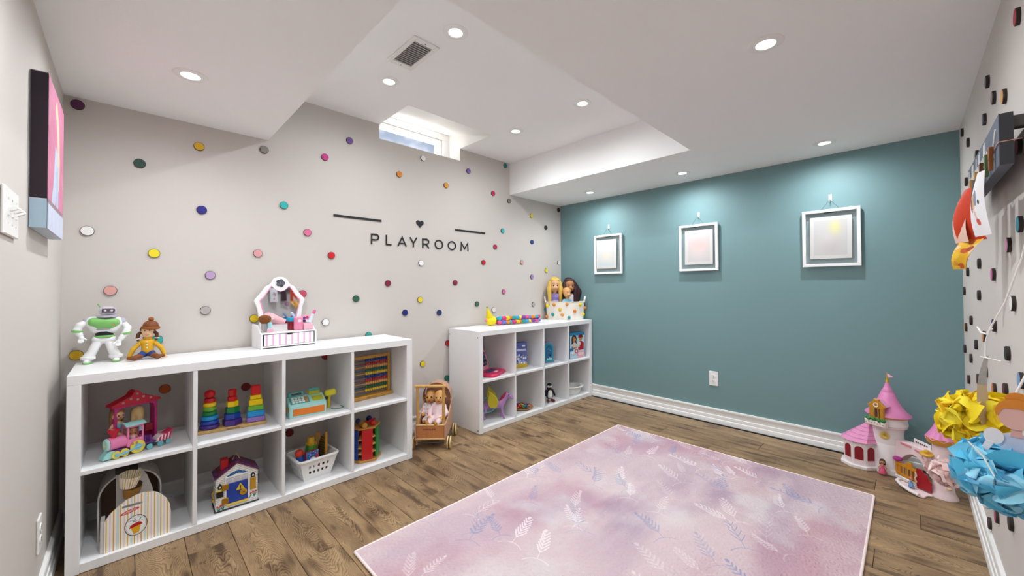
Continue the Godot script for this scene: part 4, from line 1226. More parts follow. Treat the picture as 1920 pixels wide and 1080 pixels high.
	obj("side_strap", G.new().tube([Vector3(hw + 0.002, 0.125, -0.02), Vector3(hw + 0.012, 0.1, -0.02), Vector3(hw + 0.012, 0.06, -0.02), Vector3(hw + 0.002, 0.04, -0.02)], 0.004, 8), mat("1b1a1c", 0.5), o)
	g = G.new()
	g.tube([Vector3(-hw - 0.003, 0.1, 0.03), Vector3(-hw - 0.01, 0.08, 0.03), Vector3(-hw - 0.005, 0.06, 0.03)], 0.003, 8)
	g.orb(Vector3(-hw - 0.006, 0.05, 0.03), Vector3(0.006, 0.008, 0.008))
	obj("side_latch", g, mat("d3a635", 0.3, 0.6), o)

func make_register() -> void:
	var o := thing("toy_cash_register", "mint and orange toy cash register with a receipt holder", "toy cash register", Vector3(-2.632, M, 0.27), -6.0)
	o.scale = Vector3(1.0, 0.8, 1.0)
	var mint := mat("a6d9d4", 0.4); var teal := mat("4f9d96", 0.4)
	var g := G.new()
	g.prism([Vector2(0.052, 0), Vector2(0.052, 0.075), Vector2(0.044, 0.083), Vector2(-0.045, 0.118), Vector2(-0.06, 0.118), Vector2(-0.06, 0)], 0.186, X(Vector3.ZERO, Vector3(0, -90, 0)), 0.004)
	obj("body", g, mint, o)
	obj("drawer", G.new().box(Vector3(0.158, 0.046, 0.005), X(Vector3(0.004, 0.036, 0.052)), 0.002), mat("e37a1c", 0.4), o)
	var tilt := Vector3(21.5, 0, 0)
	var kp := obj("key_panel", G.new().box(Vector3(0.096, 0.003, 0.07), X(Vector3(-0.035, 0.101, 0.001), tilt), 0.001), teal, o)
	for j in 3:
		for i in 5:
			obj("key", G.new().box(Vector3(0.013, 0.006, 0.015), X(Vector3(-0.068 + 0.0165 * i, 0.1118 - 0.0078 * j - 0.0005, -0.018 + 0.0195 * j), tilt), 0.0015), mat("e0803a", 0.45) if i == 4 else mat("eeece4", 0.45), kp)
	var sc := obj("display", G.new().box(Vector3(0.084, 0.036, 0.012), X(Vector3(-0.046, 0.132, -0.048), Vector3(-18, 0, 0)), 0.006), teal, o)
	obj("screen", G.new().box(Vector3(0.05, 0.013, 0.003), X(Vector3(-0.044, 0.134, -0.0416), Vector3(-18, 0, 0)), 0.001), mat("26302b", 0.25), sc)
	obj("card_pad", G.new().box(Vector3(0.056, 0.003, 0.05), X(Vector3(0.056, 0.1005, 0.004), tilt), 0.001), mat("b7b52a", 0.4), o)
	obj("receipt_box", G.new().box(Vector3(0.06, 0.034, 0.02), X(Vector3(0.046, 0.13, -0.046)), 0.003), mat("a9ab2c", 0.4), o)
	obj("receipt_roll", G.new().cyl(0.012, 0.052, X(Vector3(0.046, 0.15, -0.046), Vector3(0, 0, 90)), 20, 0.002), teal, o)
	obj("side_handle", G.new().box(Vector3(0.006, 0.03, 0.04), X(Vector3(-0.096, 0.05, 0.01)), 0.002), mat("c98a35", 0.5), o)
	var s := thing("toy_scanner", "yellow toy scanner with a looped cord beside the cash register", "toy scanner", Vector3(-2.505, M, 0.25), -12.0)
	obj("grip", G.new().tube([Vector3(0.0, 0.002, 0.0), Vector3(0.0, 0.05, -0.002), Vector3(0.002, 0.075, 0.0)], [0.009, 0.009, 0.011], 14), mat("c9b21c", 0.4), s)
	obj("head", G.new().box(Vector3(0.06, 0.034, 0.036), X(Vector3(0.008, 0.09, 0.002), Vector3(0, 0, 6)), 0.008), mat("dcd02a", 0.4), s)
	obj("trigger", G.new().box(Vector3(0.012, 0.018, 0.014), X(Vector3(-0.012, 0.06, 0.004)), 0.003), mat("262420", 0.4), s)
	var pts := []
	for i in 17:
		var u := i / 16.0
		var a := PI * 1.5 * u - 0.6
		pts.append(Vector3(0.01 + 0.052 * (1 - cos(a)) * 0.62, 0.0025, 0.03 + 0.035 * sin(a) * (0.5 + u * 0.5)))
	obj("cord", G.new().tube(pts, 0.0019, 6), mat("3d6f72", 0.5), s)

func holed_wall(g: G, a: Vector3, b: Vector3, c: Vector3, d: Vector3, nu: int, nv: int, hole: Callable, th: float) -> void:   # a: bottom left, b: bottom right, c: top right, d: top left
	var nrm := (b - a).cross(d - a).normalized()
	var at := func(i: int, j: int) -> Vector3: return a.lerp(b, float(i) / nu).lerp(d.lerp(c, float(i) / nu), float(j) / nv)
	for i in nu:
		for j in nv:
			if hole.call(i, j): continue
			var q := [at.call(i, j), at.call(i + 1, j), at.call(i + 1, j + 1), at.call(i, j + 1)]
			g.quad(q[0], q[1], q[2], q[3], nrm)
			g.quad(q[0] - nrm * th, q[1] - nrm * th, q[2] - nrm * th, q[3] - nrm * th, -nrm)
			for e in [[i - 1, j, 0, 3], [i + 1, j, 1, 2], [i, j - 1, 0, 1], [i, j + 1, 3, 2]]:
				if e[0] < 0 or e[1] < 0 or e[0] >= nu or e[1] >= nv or hole.call(e[0], e[1]):
					var p: Vector3 = q[e[2]]; var r: Vector3 = q[e[3]]
					var cen: Vector3 = (q[0] + q[1] + q[2] + q[3]) / 4.0
					g.quad(p, r, r - nrm * th, p - nrm * th, ((p + r) / 2.0 - cen).normalized())

func make_basket() -> void:
	var o := thing("plastic_basket", "small white plastic basket with slotted sides, full of play groceries", "basket", Vector3(-2.595, B, 0.255), 4.0)
	var m := mat("eeeeec", 0.3)
	var hole := func(i: int, j: int) -> bool: return i % 2 == 1 and i > 2 and i < 12 and (j == 2 or j == 4)
	var g := G.new()
	var b := [Vector3(-0.072, 0.002, 0.07), Vector3(0.072, 0.002, 0.07), Vector3(0.072, 0.002, -0.07), Vector3(-0.072, 0.002, -0.07)]
	var t := [Vector3(-0.1, 0.115, 0.098), Vector3(0.1, 0.115, 0.098), Vector3(0.1, 0.115, -0.098), Vector3(-0.1, 0.115, -0.098)]
	for k in 4: holed_wall(g, b[k], b[(k + 1) % 4], t[(k + 1) % 4], t[k], 15, 7, hole, 0.0025)
	g.box(Vector3(0.143, 0.003, 0.139), X(Vector3(0, 0.0016, 0)))
	obj("body", g, m, o)
	var pts := []
	for q in [[1, 1, 0], [-1, 1, 90], [-1, -1, 180], [1, -1, 270]]:
		for k in 5:
			var a := deg_to_rad(q[2] + k * 22.5)
			pts.append(Vector3(q[0] * 0.08 + 0.025 * cos(a), 0.117, q[1] * 0.078 + 0.025 * sin(a)))
	obj("rim", G.new().tube(pts, 0.0078, 10, true), m, o)
	var w := Vector3(-2.597, B + 0.004, 0.255)
	var bo := thing("toy_bottle", "green toy bottle with a yellow cap in the white basket", "toy bottle", w + Vector3(0.004, 0.0, -0.034), 0.0, "play groceries in the white basket")
	obj("bottle", G.new().lathe([Vector2(0, 0), Vector2(0.03, 0), Vector2(0.032, 0.01), Vector2(0.032, 0.12), Vector2(0.027, 0.142), Vector2(0.02, 0.152), Vector2(0, 0.152)], 28), mat("3f9a2c", 0.35), bo)
	obj("cap", G.new().lathe([Vector2(0, 0.152), Vector2(0.026, 0.152), Vector2(0.027, 0.162), Vector2(0.02, 0.167), Vector2(0.018, 0.19), Vector2(0.013, 0.196), Vector2(0, 0.196)], 28), mat("e0b223", 0.4), bo)
	bo = thing("toy_bottle", "blue toy bottle with a red cap leaning in the white basket", "toy bottle", w + Vector3(-0.043, 0.001, 0.008), 0.0, "play groceries in the white basket")
	var lean := X(Vector3(0, 0.007, 0), Vector3(0, 0, 12))
	obj("bottle", G.new().lathe([Vector2(0, 0), Vector2(0.024, 0), Vector2(0.026, 0.008), Vector2(0.026, 0.1), Vector2(0.018, 0.118), Vector2(0, 0.118)], 24, lean), mat("2357ac", 0.35), bo)
	obj("cap", G.new().lathe([Vector2(0, 0.116), Vector2(0.021, 0.116), Vector2(0.021, 0.136), Vector2(0.015, 0.146), Vector2(0, 0.146)], 24, lean), mat("dc4028", 0.4), bo)
	var im := blank(128, 160, "b81d2c")
	poly_px(im, [Vector2(0, 0), Vector2(128, 0), Vector2(128, 52), Vector2(0, 78)], Color("2c62a8"))
	oval(im, 64, 110, 48, 62, Color("eae6e2"))
	oval(im, 58, 122, 13, 34, Color("c62733"))
	oval(im, 106, 44, 13, 16, Color("cf2c38"))
	for k in 26: oval(im, rng.randf_range(6, 122), rng.randf_range(4, 40), 4, 3, Color(["e6e2dc", "c22b34", "7fb0d8"][k % 3]))
	var bx := thing("picture_box", "small red and blue picture box at the front of the white basket", "toy box", w + Vector3(-0.016, 0.03, 0.05), 6.0, "play groceries in the white basket")
	var g2 := G.new()
	g2.box(Vector3(0.07, 0.11, 0.022), X(Vector3(0, 0.06, 0), Vector3(-8, 0, 0)), 0.001)
	obj("carton", g2, mat("a01c2a", 0.45), bx)
	g2 = G.new()
	g2.quv(Vector3(-0.034, 0.054, 0.0114), Vector3(0.034, 0.054, 0.0114), Vector3(0.034, -0.054, 0.0114), Vector3(-0.034, -0.054, 0.0114), Vector3(0, 0, 1))
	obj("front_print", g2, tex_mat(im, 0.4), bx).transform = X(Vector3(0, 0.06, 0), Vector3(-8, 0, 0))
	# a perforated wooden paddle with a handle strip
	var pd := thing("wooden_grater", "tall dark perforated wooden grater standing in the white basket", "toy grater", w + Vector3(0.056, 0.0, 0.0), -75.0, "play groceries in the white basket")
	var po := [Vector2(-0.05, 0), Vector2(0.03, 0), Vector2(0.03, 0.215), Vector2(0.012, 0.208), Vector2(-0.014, 0.185), Vector2(-0.036, 0.14), Vector2(-0.047, 0.09)]
	obj("blade", G.new().prism(po, 0.006, X(Vector3(0, 0.003, 0)), 0.001), wood("8c7036"), pd)
	g2 = G.new()
	for j in 12:
		for i in 5:
			var p := Vector2(-0.037 + 0.0125 * i + 0.004 * (j % 2), 0.03 + 0.0145 * j)
			if Geometry2D.is_point_in_polygon(p, PackedVector2Array(po)): g2.box(Vector3(0.007, 0.009, 0.0075), X(Vector3(p.x, p.y, 0)))
	obj("perforations", g2, mat("1f1a12", 0.6), pd)
	obj("handle_strip", G.new().box(Vector3(0.009, 0.225, 0.014), X(Vector3(0.034, 0.114, 0)), 0.002), wood("dba23e"), pd)
	var sp := thing("wooden_spatula", "little wooden spatula behind the grater in the white basket", "toy spatula", w + Vector3(0.048, 0.0, -0.057), 10.0, "play groceries in the white basket")
	obj("handle", G.new().box(Vector3(0.011, 0.16, 0.008), X(Vector3(0, 0.08, 0)), 0.002), wood("d59a3c"), sp)
	obj("head", G.new().box(Vector3(0.026, 0.05, 0.006), X(Vector3(0, 0.18, 0)), 0.002), wood("dba446"), sp)

func make_abacus() -> void:
	var o := thing("abacus", "wooden abacus with ten rows of coloured beads pushed to the right", "abacus", Vector3(-2.243, M, 0.215), 5.0)
	var wd := wood("d9a348")
	var hw := 0.136
	var base := obj("base", G.new().box(Vector3(0.3, 0.024, 0.06), X(Vector3(0.0, 0.012, 0.004)), 0.005), wd, o)
	obj("maker_mark", words("Melissa & Doug", 0.009), mat("2e1c10", 0.7), base).position = Vector3(0.0, 0.012, 0.0342)
	for s in [-1.0, 1.0]: obj("upright", G.new().box(Vector3(0.016, 0.258, 0.022), X(Vector3(s * hw, 0.15, 0)), 0.003), wd, o)
	obj("top_bar", G.new().box(Vector3(2 * hw - 0.016, 0.02, 0.018), X(Vector3(0, 0.264, 0)), 0.003), wd, o)
	var cols := ["20398f", "b3202a", "dc9a4c", "1a5c38", "e6bf22"]
	for r in 10:
		var y := 0.242 - 0.0212 * r
		var m := mat(cols[r % 5], 0.3)
		obj("rod", G.new().tube([Vector3(-hw, y, 0), Vector3(hw, y, 0)], 0.0024, 8), mat(["2a4a70", "8c1c26", "d8a452", "28505a", "d6a63a"][r % 5], 0.4), o)
		var g := G.new()
		for k in 10: g.orb(Vector3(hw - 0.0155 - 0.0158 * k, y, 0), Vector3(0.0077, 0.0098, 0.0098), 14, 8)
		obj("bead_row", g, m, o)

func make_drum() -> void:
	var o := thing("ball_tower", "six-sided wooden ball run tower with red, green and blue panels", "ball run", Vector3(-2.292, B, 0.265), 0.0)
	var wd := wood("d59a4a")
	var hexo := []
	for k in 6: hexo.append(Vector2.from_angle(TAU * k / 6.0 + 0.262) * 0.098)
	obj("base_plate", G.new().prism(hexo, 0.014, X(Vector3(0, 0.007, 0), Vector3(90, 0, 0)), 0.002), wd, o)
	var top := []
	for k in 6: top.append(Vector2.from_angle(TAU * k / 6.0 + 0.262) * 0.092)
	obj("top_plate", G.new().prism(top, 0.011, X(Vector3(0, 0.203, 0), Vector3(90, 0, 0)), 0.002), wd, o)
	for q in [[105.0, "c0141c"], [45.0, "157f31"], [165.0, "1a3f9a"], [-15.0, "c9a21d"], [-75.0, "b2222a"], [-135.0, "157f31"]]:
		var a := deg_to_rad(q[0])
		obj("panel", G.new().box(Vector3(0.062 if q[0] > 50 and q[0] < 120 else 0.056, 0.183, 0.01), X(Vector3(cos(a) * 0.076, 0.1055, sin(a) * 0.076), Vector3(0, 90 - q[0], 0)), 0.002), mat(q[1], 0.35), o)
	for q in [[75, 0.06, 0.0], [135, 0.055, 0.0], [75, 0.105, 3.0], [135, 0.09, -4.0], [135, 0.14, 0.0], [75, 0.15, 0.0]]:
		var a := deg_to_rad(q[0])
		obj("ledge", G.new().box(Vector3(0.045, 0.006, 0.06), X(Vector3(cos(a) * 0.05, q[1], sin(a) * 0.05), Vector3(12, 90 - q[0], q[2])), 0.001), wood("e0b468"), o)
	var gr := "pieces lying on the ball run tower"
	var y := B + 0.2086
	var h := thing("toy_hammer", "red-handled toy hammer lying on the ball run tower", "toy hammer", Vector3(-2.285, y, 0.29), 30.0, gr)
	obj("head", G.new().cyl(0.0165, 0.06, X(Vector3(-0.048, 0.0168, 0.0), Vector3(90, 0, 30)), 22, 0.003), wood("cf943f"), h)
	obj("handle", G.new().tube([Vector3(-0.035, 0.0175, 0), Vector3(0.065, 0.0175, 0)], 0.0075, 12), mat("b51c22", 0.35), h)
	for q in [[-2.322, 0.232, "20418f", "blue wooden ball resting on the tower behind the hammer"], [-2.25, 0.226, "1d3a8c", "dark blue wooden ball at the tower's right rear"], [-2.27, 0.325, "bf1d1d", "red wooden ball at the tower's front edge"]]:
		var bl := obj("wooden_ball", G.new().orb(Vector3(0, 0.017, 0), Vector3(0.017, 0.017, 0.017)), mat(q[2], 0.3))
		bl.position = Vector3(q[0], y, q[1])
		tag(bl, q[3], "ball", gr)

func make_unit_top_things() -> void:
	make_robot()
	make_rag_doll()
	make_vanity()
	make_caterpillar()
	make_pompom_basket()

func make_robot() -> void:   # a plain toy robot in the white and green of the toy that stands there
	var o := thing("toy_robot", "white and green toy robot standing with its legs apart at the long shelf's left end", "toy robot", Vector3(-3.428, T, 0.085), -4.0)
	var w := mat("efeff0", 0.35); var gn := mat("7fc06a", 0.4); var gy := mat("b9b6c4", 0.35); var bk := mat("17151c", 0.4); var pu := mat("a9a3b0", 0.4)
	for s in [-1.0, 1.0]:
		var x := -0.048 if s < 0 else 0.04
		obj("leg", G.new().nets([[Vector3(s * 0.016, 0.1, 0), Vector3(lerpf(s * 0.016, x, 0.5), 0.062, 0.004), 0.017, 0.0165], [Vector3(lerpf(s * 0.016, x, 0.45), 0.06, 0.004), Vector3(x, 0.026, 0.002), 0.015, 0.02]], 0.004, 0.004), w, o)
		obj("cuff", G.new().lathe([Vector2(0.017, 0.018), Vector2(0.024, 0.02), Vector2(0.0245, 0.03), Vector2(0.019, 0.034)], 24, X(Vector3(x, 0, 0.002))), w, o)
		obj("boot", G.new().nets([[Vector3(x, 0.012, -0.006), Vector3(x * 1.05, 0.01, 0.022), 0.012, 0.0105]], 0.003, 0.004), w, o)
		obj("sole", G.new().prism(arc2(Vector2(0, 0), 0.0155, 0.029, 0, 340, 17), 0.007, X(Vector3(x * 1.02, 0.0036, 0.007), Vector3(90, 0, 0)), 0.002), gn, o)
	obj("hips", G.new().nets([[Vector3(-0.02, 0.106, 0), Vector3(0.022, 0.104, 0), 0.019, 0.019]], 0.004, 0.004), w, o)
	obj("belt", G.new().lathe([Vector2(0.03, 0.112), Vector2(0.034, 0.116), Vector2(0.034, 0.121), Vector2(0.03, 0.124)], 28, X(Vector3(0.002, 0, 0), Vector3.ZERO, Vector3(1, 1, 0.7))), gn, o)
	obj("waist", G.new().lathe([Vector2(0.031, 0.12), Vector2(0.029, 0.127), Vector2(0.032, 0.142)], 28, X(Vector3(0.002, 0, 0), Vector3.ZERO, Vector3(1, 1, 0.7))), bk, o)
	obj("chest", G.new().nets([[Vector3(-0.02, 0.158, 0), Vector3(0.026, 0.156, 0), 0.026, 0.026], [Vector3(-0.034, 0.184, 0), Vector3(0.04, 0.18, 0), 0.027, 0.026]], 0.004, 0.012), w, o)
	obj("chest_plate", G.new().nets([[Vector3(-0.03, 0.186, 0.016), Vector3(0.036, 0.181, 0.016), 0.02, 0.019], [Vector3(-0.012, 0.168, 0.016), Vector3(0.022, 0.166, 0.016), 0.0165, 0.0165]], 0.004, 0.01), gn, o)
	obj("chest_button", G.new().cyl(0.004, 0.004, X(Vector3(0.034, 0.172, 0.0345), Vector3(80, 0, 0)), 14, 0.001), mat("d2752c", 0.4), o)
	obj("rib_band", G.new().lathe([Vector2(0.045, 0.15), Vector2(0.048, 0.154), Vector2(0.045, 0.158)], 30, X(Vector3(0.002, 0, 0), Vector3.ZERO, Vector3(1, 1, 0.62))), pu, o)
	obj("collar", G.new().lathe([Vector2(0.026, 0.205), Vector2(0.034, 0.206), Vector2(0.033, 0.213), Vector2(0.022, 0.215)], 28, X(Vector3(0.01, 0, 0.002))), gy, o)
	var hd := obj("head", G.new().box(Vector3(0.056, 0.042, 0.046), X(Vector3(0.012, 0.233, 0.004), Vector3(0, 10, -2)), 0.013), mat("c9c6d2", 0.3), o)
	obj("visor", G.new().box(Vector3(0.042, 0.02, 0.006), X(Vector3(0.0165, 0.236, 0.0265), Vector3(0, 10, -2)), 0.004), mat("5d5568", 0.2), hd)
	for s in [-1.0, 1.0]: obj("eye_light", G.new().orb(Vector3(0.0165 + s * 0.01, 0.237, 0.0295 - s * 0.002), Vector3(0.0045, 0.0045, 0.003), 14, 8), mat("e9d7c4", 0.3), hd)
	obj("antenna", G.new().tube([Vector3(-0.012, 0.252, 0), Vector3(-0.02, 0.268, 0)], 0.0025, 8), gn, hd)
	for q in [[[Vector3(-0.05, 0.19, 0), Vector3(-0.072, 0.174, 0.012), Vector3(-0.08, 0.152, 0.014), Vector3(-0.066, 0.118, 0.022)], -1.0], [[Vector3(0.058, 0.184, 0), Vector3(0.078, 0.152, 0.006), Vector3(0.074, 0.132, 0.022), Vector3(0.05, 0.094, 0.034)], 1.0]]:
		var p: Array = q[0]
		obj("shoulder", G.new().orb(p[0], Vector3(0.0165, 0.018, 0.0165)), gy, o)
		obj("arm", G.new().nets([[p[0], p[1], 0.012, 0.0125], [p[1], p[2], 0.0125, 0.013], [p[2], p[3].lerp(p[2], 0.35), 0.0135, 0.011]], 0.0035, 0.006), w, o)
		obj("arm_band", G.new().lathe([Vector2(0.013, -0.006), Vector2(0.0175, -0.004), Vector2(0.0175, 0.004), Vector2(0.013, 0.006)], 20, X(p[2] + Vector3(0, -0.004, 0), Vector3(0, 0, 12 * q[1]))), gn, o)
		var hb := []
		var h: Vector3 = p[3]
		hb.append([h.lerp(p[2], 0.3), h, 0.0085, 0.0085])
		for k in 4: hb.append([h + Vector3(-0.006 + 0.004 * k, -0.004, 0.002), h + Vector3(-0.008 + 0.005 * k, -0.02 + 0.002 * absf(k - 1.5), 0.008), 0.0032, 0.0026])
		hb.append([h + Vector3(q[1] * -0.007, 0, 0.002), h + Vector3(q[1] * -0.016, -0.009, 0.008), 0.0032, 0.0027])
		obj("hand", G.new().nets(hb, 0.002, 0.002), w, o)

func make_rag_doll() -> void:   # a plain rag doll in a brown sun hat
	var o := thing("rag_doll", "sitting rag doll in a brown bobble hat and yellow jumper beside the robot", "doll", Vector3(-3.283, T, 0.1), -6.0)
	var skin := mat("e2b48c", 0.6); var yel := mat("d9a51e", 0.75); var brown := mat("7d451c", 0.65)
	var head := obj("head", G.new().nets([[Vector3(0, 0.118, 0.006), Vector3(0, 0.14, 0.004), 0.0195, 0.0215], [Vector3(0, 0.085, 0), Vector3(0, 0.108, 0.002), 0.009, 0.009], [Vector3(0, 0.127, 0.026), Vector3(0, 0.124, 0.0285), 0.003, 0.0035]], 0.003, 0.004), skin, o)
	for s in [-1.0, 1.0]:
		obj("eye", G.new().orb(Vector3(s * 0.0085, 0.136, 0.0245), Vector3(0.0028, 0.0028, 0.0015), 12, 8), mat("2a1a12", 0.3), head)
		obj("ear", G.new().orb(Vector3(s * 0.022, 0.131, 0.0), Vector3(0.003, 0.006, 0.004), 10, 8), skin, head)
	obj("mouth", G.new().tube([Vector3(-0.007, 0.116, 0.0245), Vector3(0, 0.1145, 0.0258), Vector3(0.007, 0.116, 0.0245)], 0.0009, 6), mat("9c3f33", 0.6), head)
	obj("hair", G.new().nets([[Vector3(-0.018, 0.138, -0.006), Vector3(0.018, 0.138, -0.006), 0.011, 0.011], [Vector3(0, 0.13, -0.012), Vector3(0, 0.15, -0.008), 0.018, 0.018]], 0.0035, 0.006), mat("4a2a16", 0.8), o)
	for s in [-1.0, 1.0]:
		obj("pigtail", G.new().tube([Vector3(s * 0.02, 0.13, -0.004), Vector3(s * 0.032, 0.118, 0.0), Vector3(s * 0.034, 0.1, 0.006), Vector3(s * 0.031, 0.086, 0.01)], [0.007, 0.0075, 0.007, 0.004], 10), mat("5a3219", 0.85), o)
		obj("bow", G.new().orb(Vector3(s * 0.0335, 0.097, 0.006), Vector3(0.009, 0.004, 0.009), 12, 8), mat("e8e2d8", 0.8), o)
	var hat := obj("knit_hat", G.new().lathe([Vector2(0.0285, 0.144), Vector2(0.0295, 0.15), Vector2(0.0285, 0.162), Vector2(0.024, 0.173), Vector2(0.014, 0.18), Vector2(0, 0.182)], 28, X(Vector3(0, 0, 0), Vector3(0, 0, -4))), brown, o)
	obj("rolled_brim", G.new().lathe([Vector2(0.028, 0.14), Vector2(0.034, 0.143), Vector2(0.0355, 0.149), Vector2(0.033, 0.154), Vector2(0.0285, 0.155)], 28, X(Vector3.ZERO, Vector3(0, 0, -4))), mat("8f5424", 0.9), hat)
	obj("bobble", G.new().orb(Vector3(0.012, 0.189, 0), Vector3(0.011, 0.01, 0.011), 14, 10), mat("9a5f2c", 0.95), hat)
	obj("shirt", G.new().nets([[Vector3(0, 0.04, 0), Vector3(0, 0.075, 0), 0.022, 0.022], [Vector3(-0.016, 0.08, 0), Vector3(0.016, 0.08, 0), 0.013, 0.013]], 0.0035, 0.008), yel, o)
	obj("roll_collar", G.new().tube([Vector3(-0.013, 0.1, 0.0), Vector3(-0.008, 0.096, 0.012), Vector3(0.008, 0.096, 0.012), Vector3(0.013, 0.1, 0.0), Vector3(0.006, 0.101, -0.011), Vector3(-0.006, 0.101, -0.011)], 0.0055, 10, true), mat("c9961a", 0.8), o)
	for y in [0.082, 0.068, 0.054]: obj("button", G.new().orb(Vector3(0, y, 0.0235), Vector3(0.0032, 0.0032, 0.002), 10, 6), mat("e8e2d8", 0.5), o)
	for s in [-1.0, 1.0]:
		obj("sleeve", G.new().nets([[Vector3(s * 0.022, 0.08, 0), Vector3(s * 0.048, 0.05, 0.008), 0.0095, 0.0095], [Vector3(s * 0.048, 0.05, 0.008), Vector3(s * 0.06, 0.02, 0.012), 0.0095, 0.0085]], 0.0035, 0.004), yel, o)
		var hb := [[Vector3(s * 0.06, 0.016, 0.012), Vector3(s * 0.062, 0.01, 0.014), 0.0065, 0.0065]]
		for k in 3: hb.append([Vector3(s * 0.062, 0.008, 0.014), Vector3(s * (0.06 + 0.006 * k), 0.0035, 0.022 - 0.002 * k), 0.003, 0.0025])
		hb.append([Vector3(s * 0.06, 0.01, 0.014), Vector3(s * 0.052, 0.006, 0.018), 0.003, 0.0025])
		obj("hand", G.new().nets(hb, 0.002, 0.002), skin, o)
		obj("trouser_leg", G.new().nets([[Vector3(s * 0.012, 0.024, 0.0), Vector3(s * 0.022, 0.02, 0.035), 0.0165, 0.013]], 0.0035, 0.004), mat("233f8c", 0.8), o)
		obj("boot", G.new().nets([[Vector3(s * 0.022, 0.019, 0.036), Vector3(s * 0.04, 0.013, 0.055), 0.0125, 0.0105], [Vector3(s * 0.04, 0.013, 0.055), Vector3(s * 0.06, 0.014, 0.05), 0.0105, 0.007]], 0.003, 0.004), brown, o)

func make_vanity() -> void:
	var x0 := -2.7; var zc := 0.112
	var o := thing("toy_vanity", "white and pink toy vanity with a scalloped mirror and a striped drawer", "toy vanity", Vector3(x0, T, zc), 4.0)
	var w := mat("f4f3f3", 0.35); var pk := mat("e7a9c2", 0.45)
	var half := [Vector2(0.014, 0.4025), Vector2(0.027, 0.3975), Vector2(0.037, 0.389), Vector2(0.043, 0.378), Vector2(0.0475, 0.367), Vector2(0.056, 0.358), Vector2(0.076, 0.347), Vector2(0.1, 0.312), Vector2(0.116, 0.292), Vector2(0.134, 0.27), Vector2(0.135, 0.26), Vector2(0.122, 0.222), Vector2(0.113, 0.16), Vector2(0.11, 0.05)]
	var outline := [Vector2(0, 0.404)] + half
	for i in half.size(): outline.append(Vector2(-half[half.size() - 1 - i].x, half[half.size() - 1 - i].y))
	obj("mirror_frame", G.new().prism(outline, 0.014, X(Vector3(0, 0, -0.07), Vector3(-3, 0, 0)), 0.003), w, o)
	var gh := [Vector2(0.022, 0.322), Vector2(0.046, 0.345), Vector2(0.064, 0.318), Vector2(0.082, 0.287), Vector2(0.1, 0.268), Vector2(0.102, 0.258), Vector2(0.088, 0.2), Vector2(0.072, 0.125)]
	var gl := [Vector2(0, 0.314)] + gh
	for i in gh.size(): gl.append(Vector2(-gh[gh.size() - 1 - i].x, gh[gh.size() - 1 - i].y))
	var border := []
	for p in gl: border.append(Vector2(p.x * 1.07, (p.y - 0.235) * 1.045 + 0.235))
	obj("pink_edging", G.new().prism(border, 0.003, X(Vector3(0, 0, -0.0625), Vector3(-3, 0, 0)), 0.001), pk, o)
	var silver := mat("d4d6de", 0.03, 1.0)
	obj("mirror", G.new().prism(gl, 0.003, X(Vector3(0, 0, -0.061), Vector3(-3, 0, 0))), silver, o)
	var fl := []
	for k in 36:
		var a := TAU * k / 36
		fl.append(Vector2(cos(a), sin(a)) * (0.0195 + 0.003 * absf(cos(a * 2.5)) * 2.0) + Vector2(0, 0.366))
	obj("flower_mirror", G.new().prism(fl, 0.003, X(Vector3(0, 0, -0.0615), Vector3(-3, 0, 0)), 0.0005), silver, o)
	# the tray with its drawer
	var g := G.new()
	for s in [-1.0, 1.0]:
		g.prism([Vector2(-0.085, 0), Vector2(0.078, 0), Vector2(0.078, 0.084), Vector2(0.055, 0.088), Vector2(0.035, 0.108), Vector2(0.005, 0.126), Vector2(-0.03, 0.13), Vector2(-0.085, 0.13)], 0.009, X(Vector3(s * 0.14, 0, 0), Vector3(0, -90, 0)), 0.002)
	g.box(Vector3(0.272, 0.008, 0.162), X(Vector3(0, 0.084, -0.003)), 0.001)
	g.box(Vector3(0.272, 0.008, 0.16), X(Vector3(0, 0.01, -0.004)), 0.001)
	g.box(Vector3(0.272, 0.12, 0.006), X(Vector3(0, 0.064, -0.082)), 0.001)
	obj("tray", g, w, o)
	var im := blank(256, 64, "f3f1f2")
	for k in 8: poly_px(im, [Vector2(7 + k * 32, 0), Vector2(16 + k * 32, 0), Vector2(16 + k * 32, 64), Vector2(7 + k * 32, 64)], Color("e2afd0"))
	g = G.new()
	g.prism([Vector2(-0.128, 0.016), Vector2(0.128, 0.016), Vector2(0.128, 0.077), Vector2(0.018, 0.077), Vector2(0.008, 0.068), Vector2(-0.008, 0.068), Vector2(-0.018, 0.077), Vector2(-0.128, 0.077)], 0.006, X(Vector3(0, 0, 0.073)), 0.0, Rect2(-0.128, 0.016, 0.256, 0.061))
	obj("drawer", g, tex_mat(im, 0.4), o)
	# the things on it; y is the tray's top
	var y := T + 0.0885
	var gr := "toy beauty things on the vanity"
	var b := thing("makeup_brush", "fat brown make-up brush standing on its silver handle in the vanity", "make-up brush", Vector3(-2.814, y, 0.165), 0.0, gr)
	obj("handle", G.new().lathe([Vector2(0, 0), Vector2(0.0165, 0), Vector2(0.0175, 0.03), Vector2(0.0165, 0.05), Vector2(0, 0.05)], 24), mat("c9c9cc", 0.2, 0.9), b)
	obj("bristles", G.new().lathe([Vector2(0.016, 0.05), Vector2(0.027, 0.062), Vector2(0.031, 0.078), Vector2(0.026, 0.09), Vector2(0.012, 0.096), Vector2(0, 0.097)], 24), mat("7b4a1e", 0.95), b)
	b = thing("toy_hairdryer", "pink toy hair dryer lying across the vanity mirror's lower left", "toy hair dryer", Vector3(-2.762, y, 0.118), 0.0, gr)
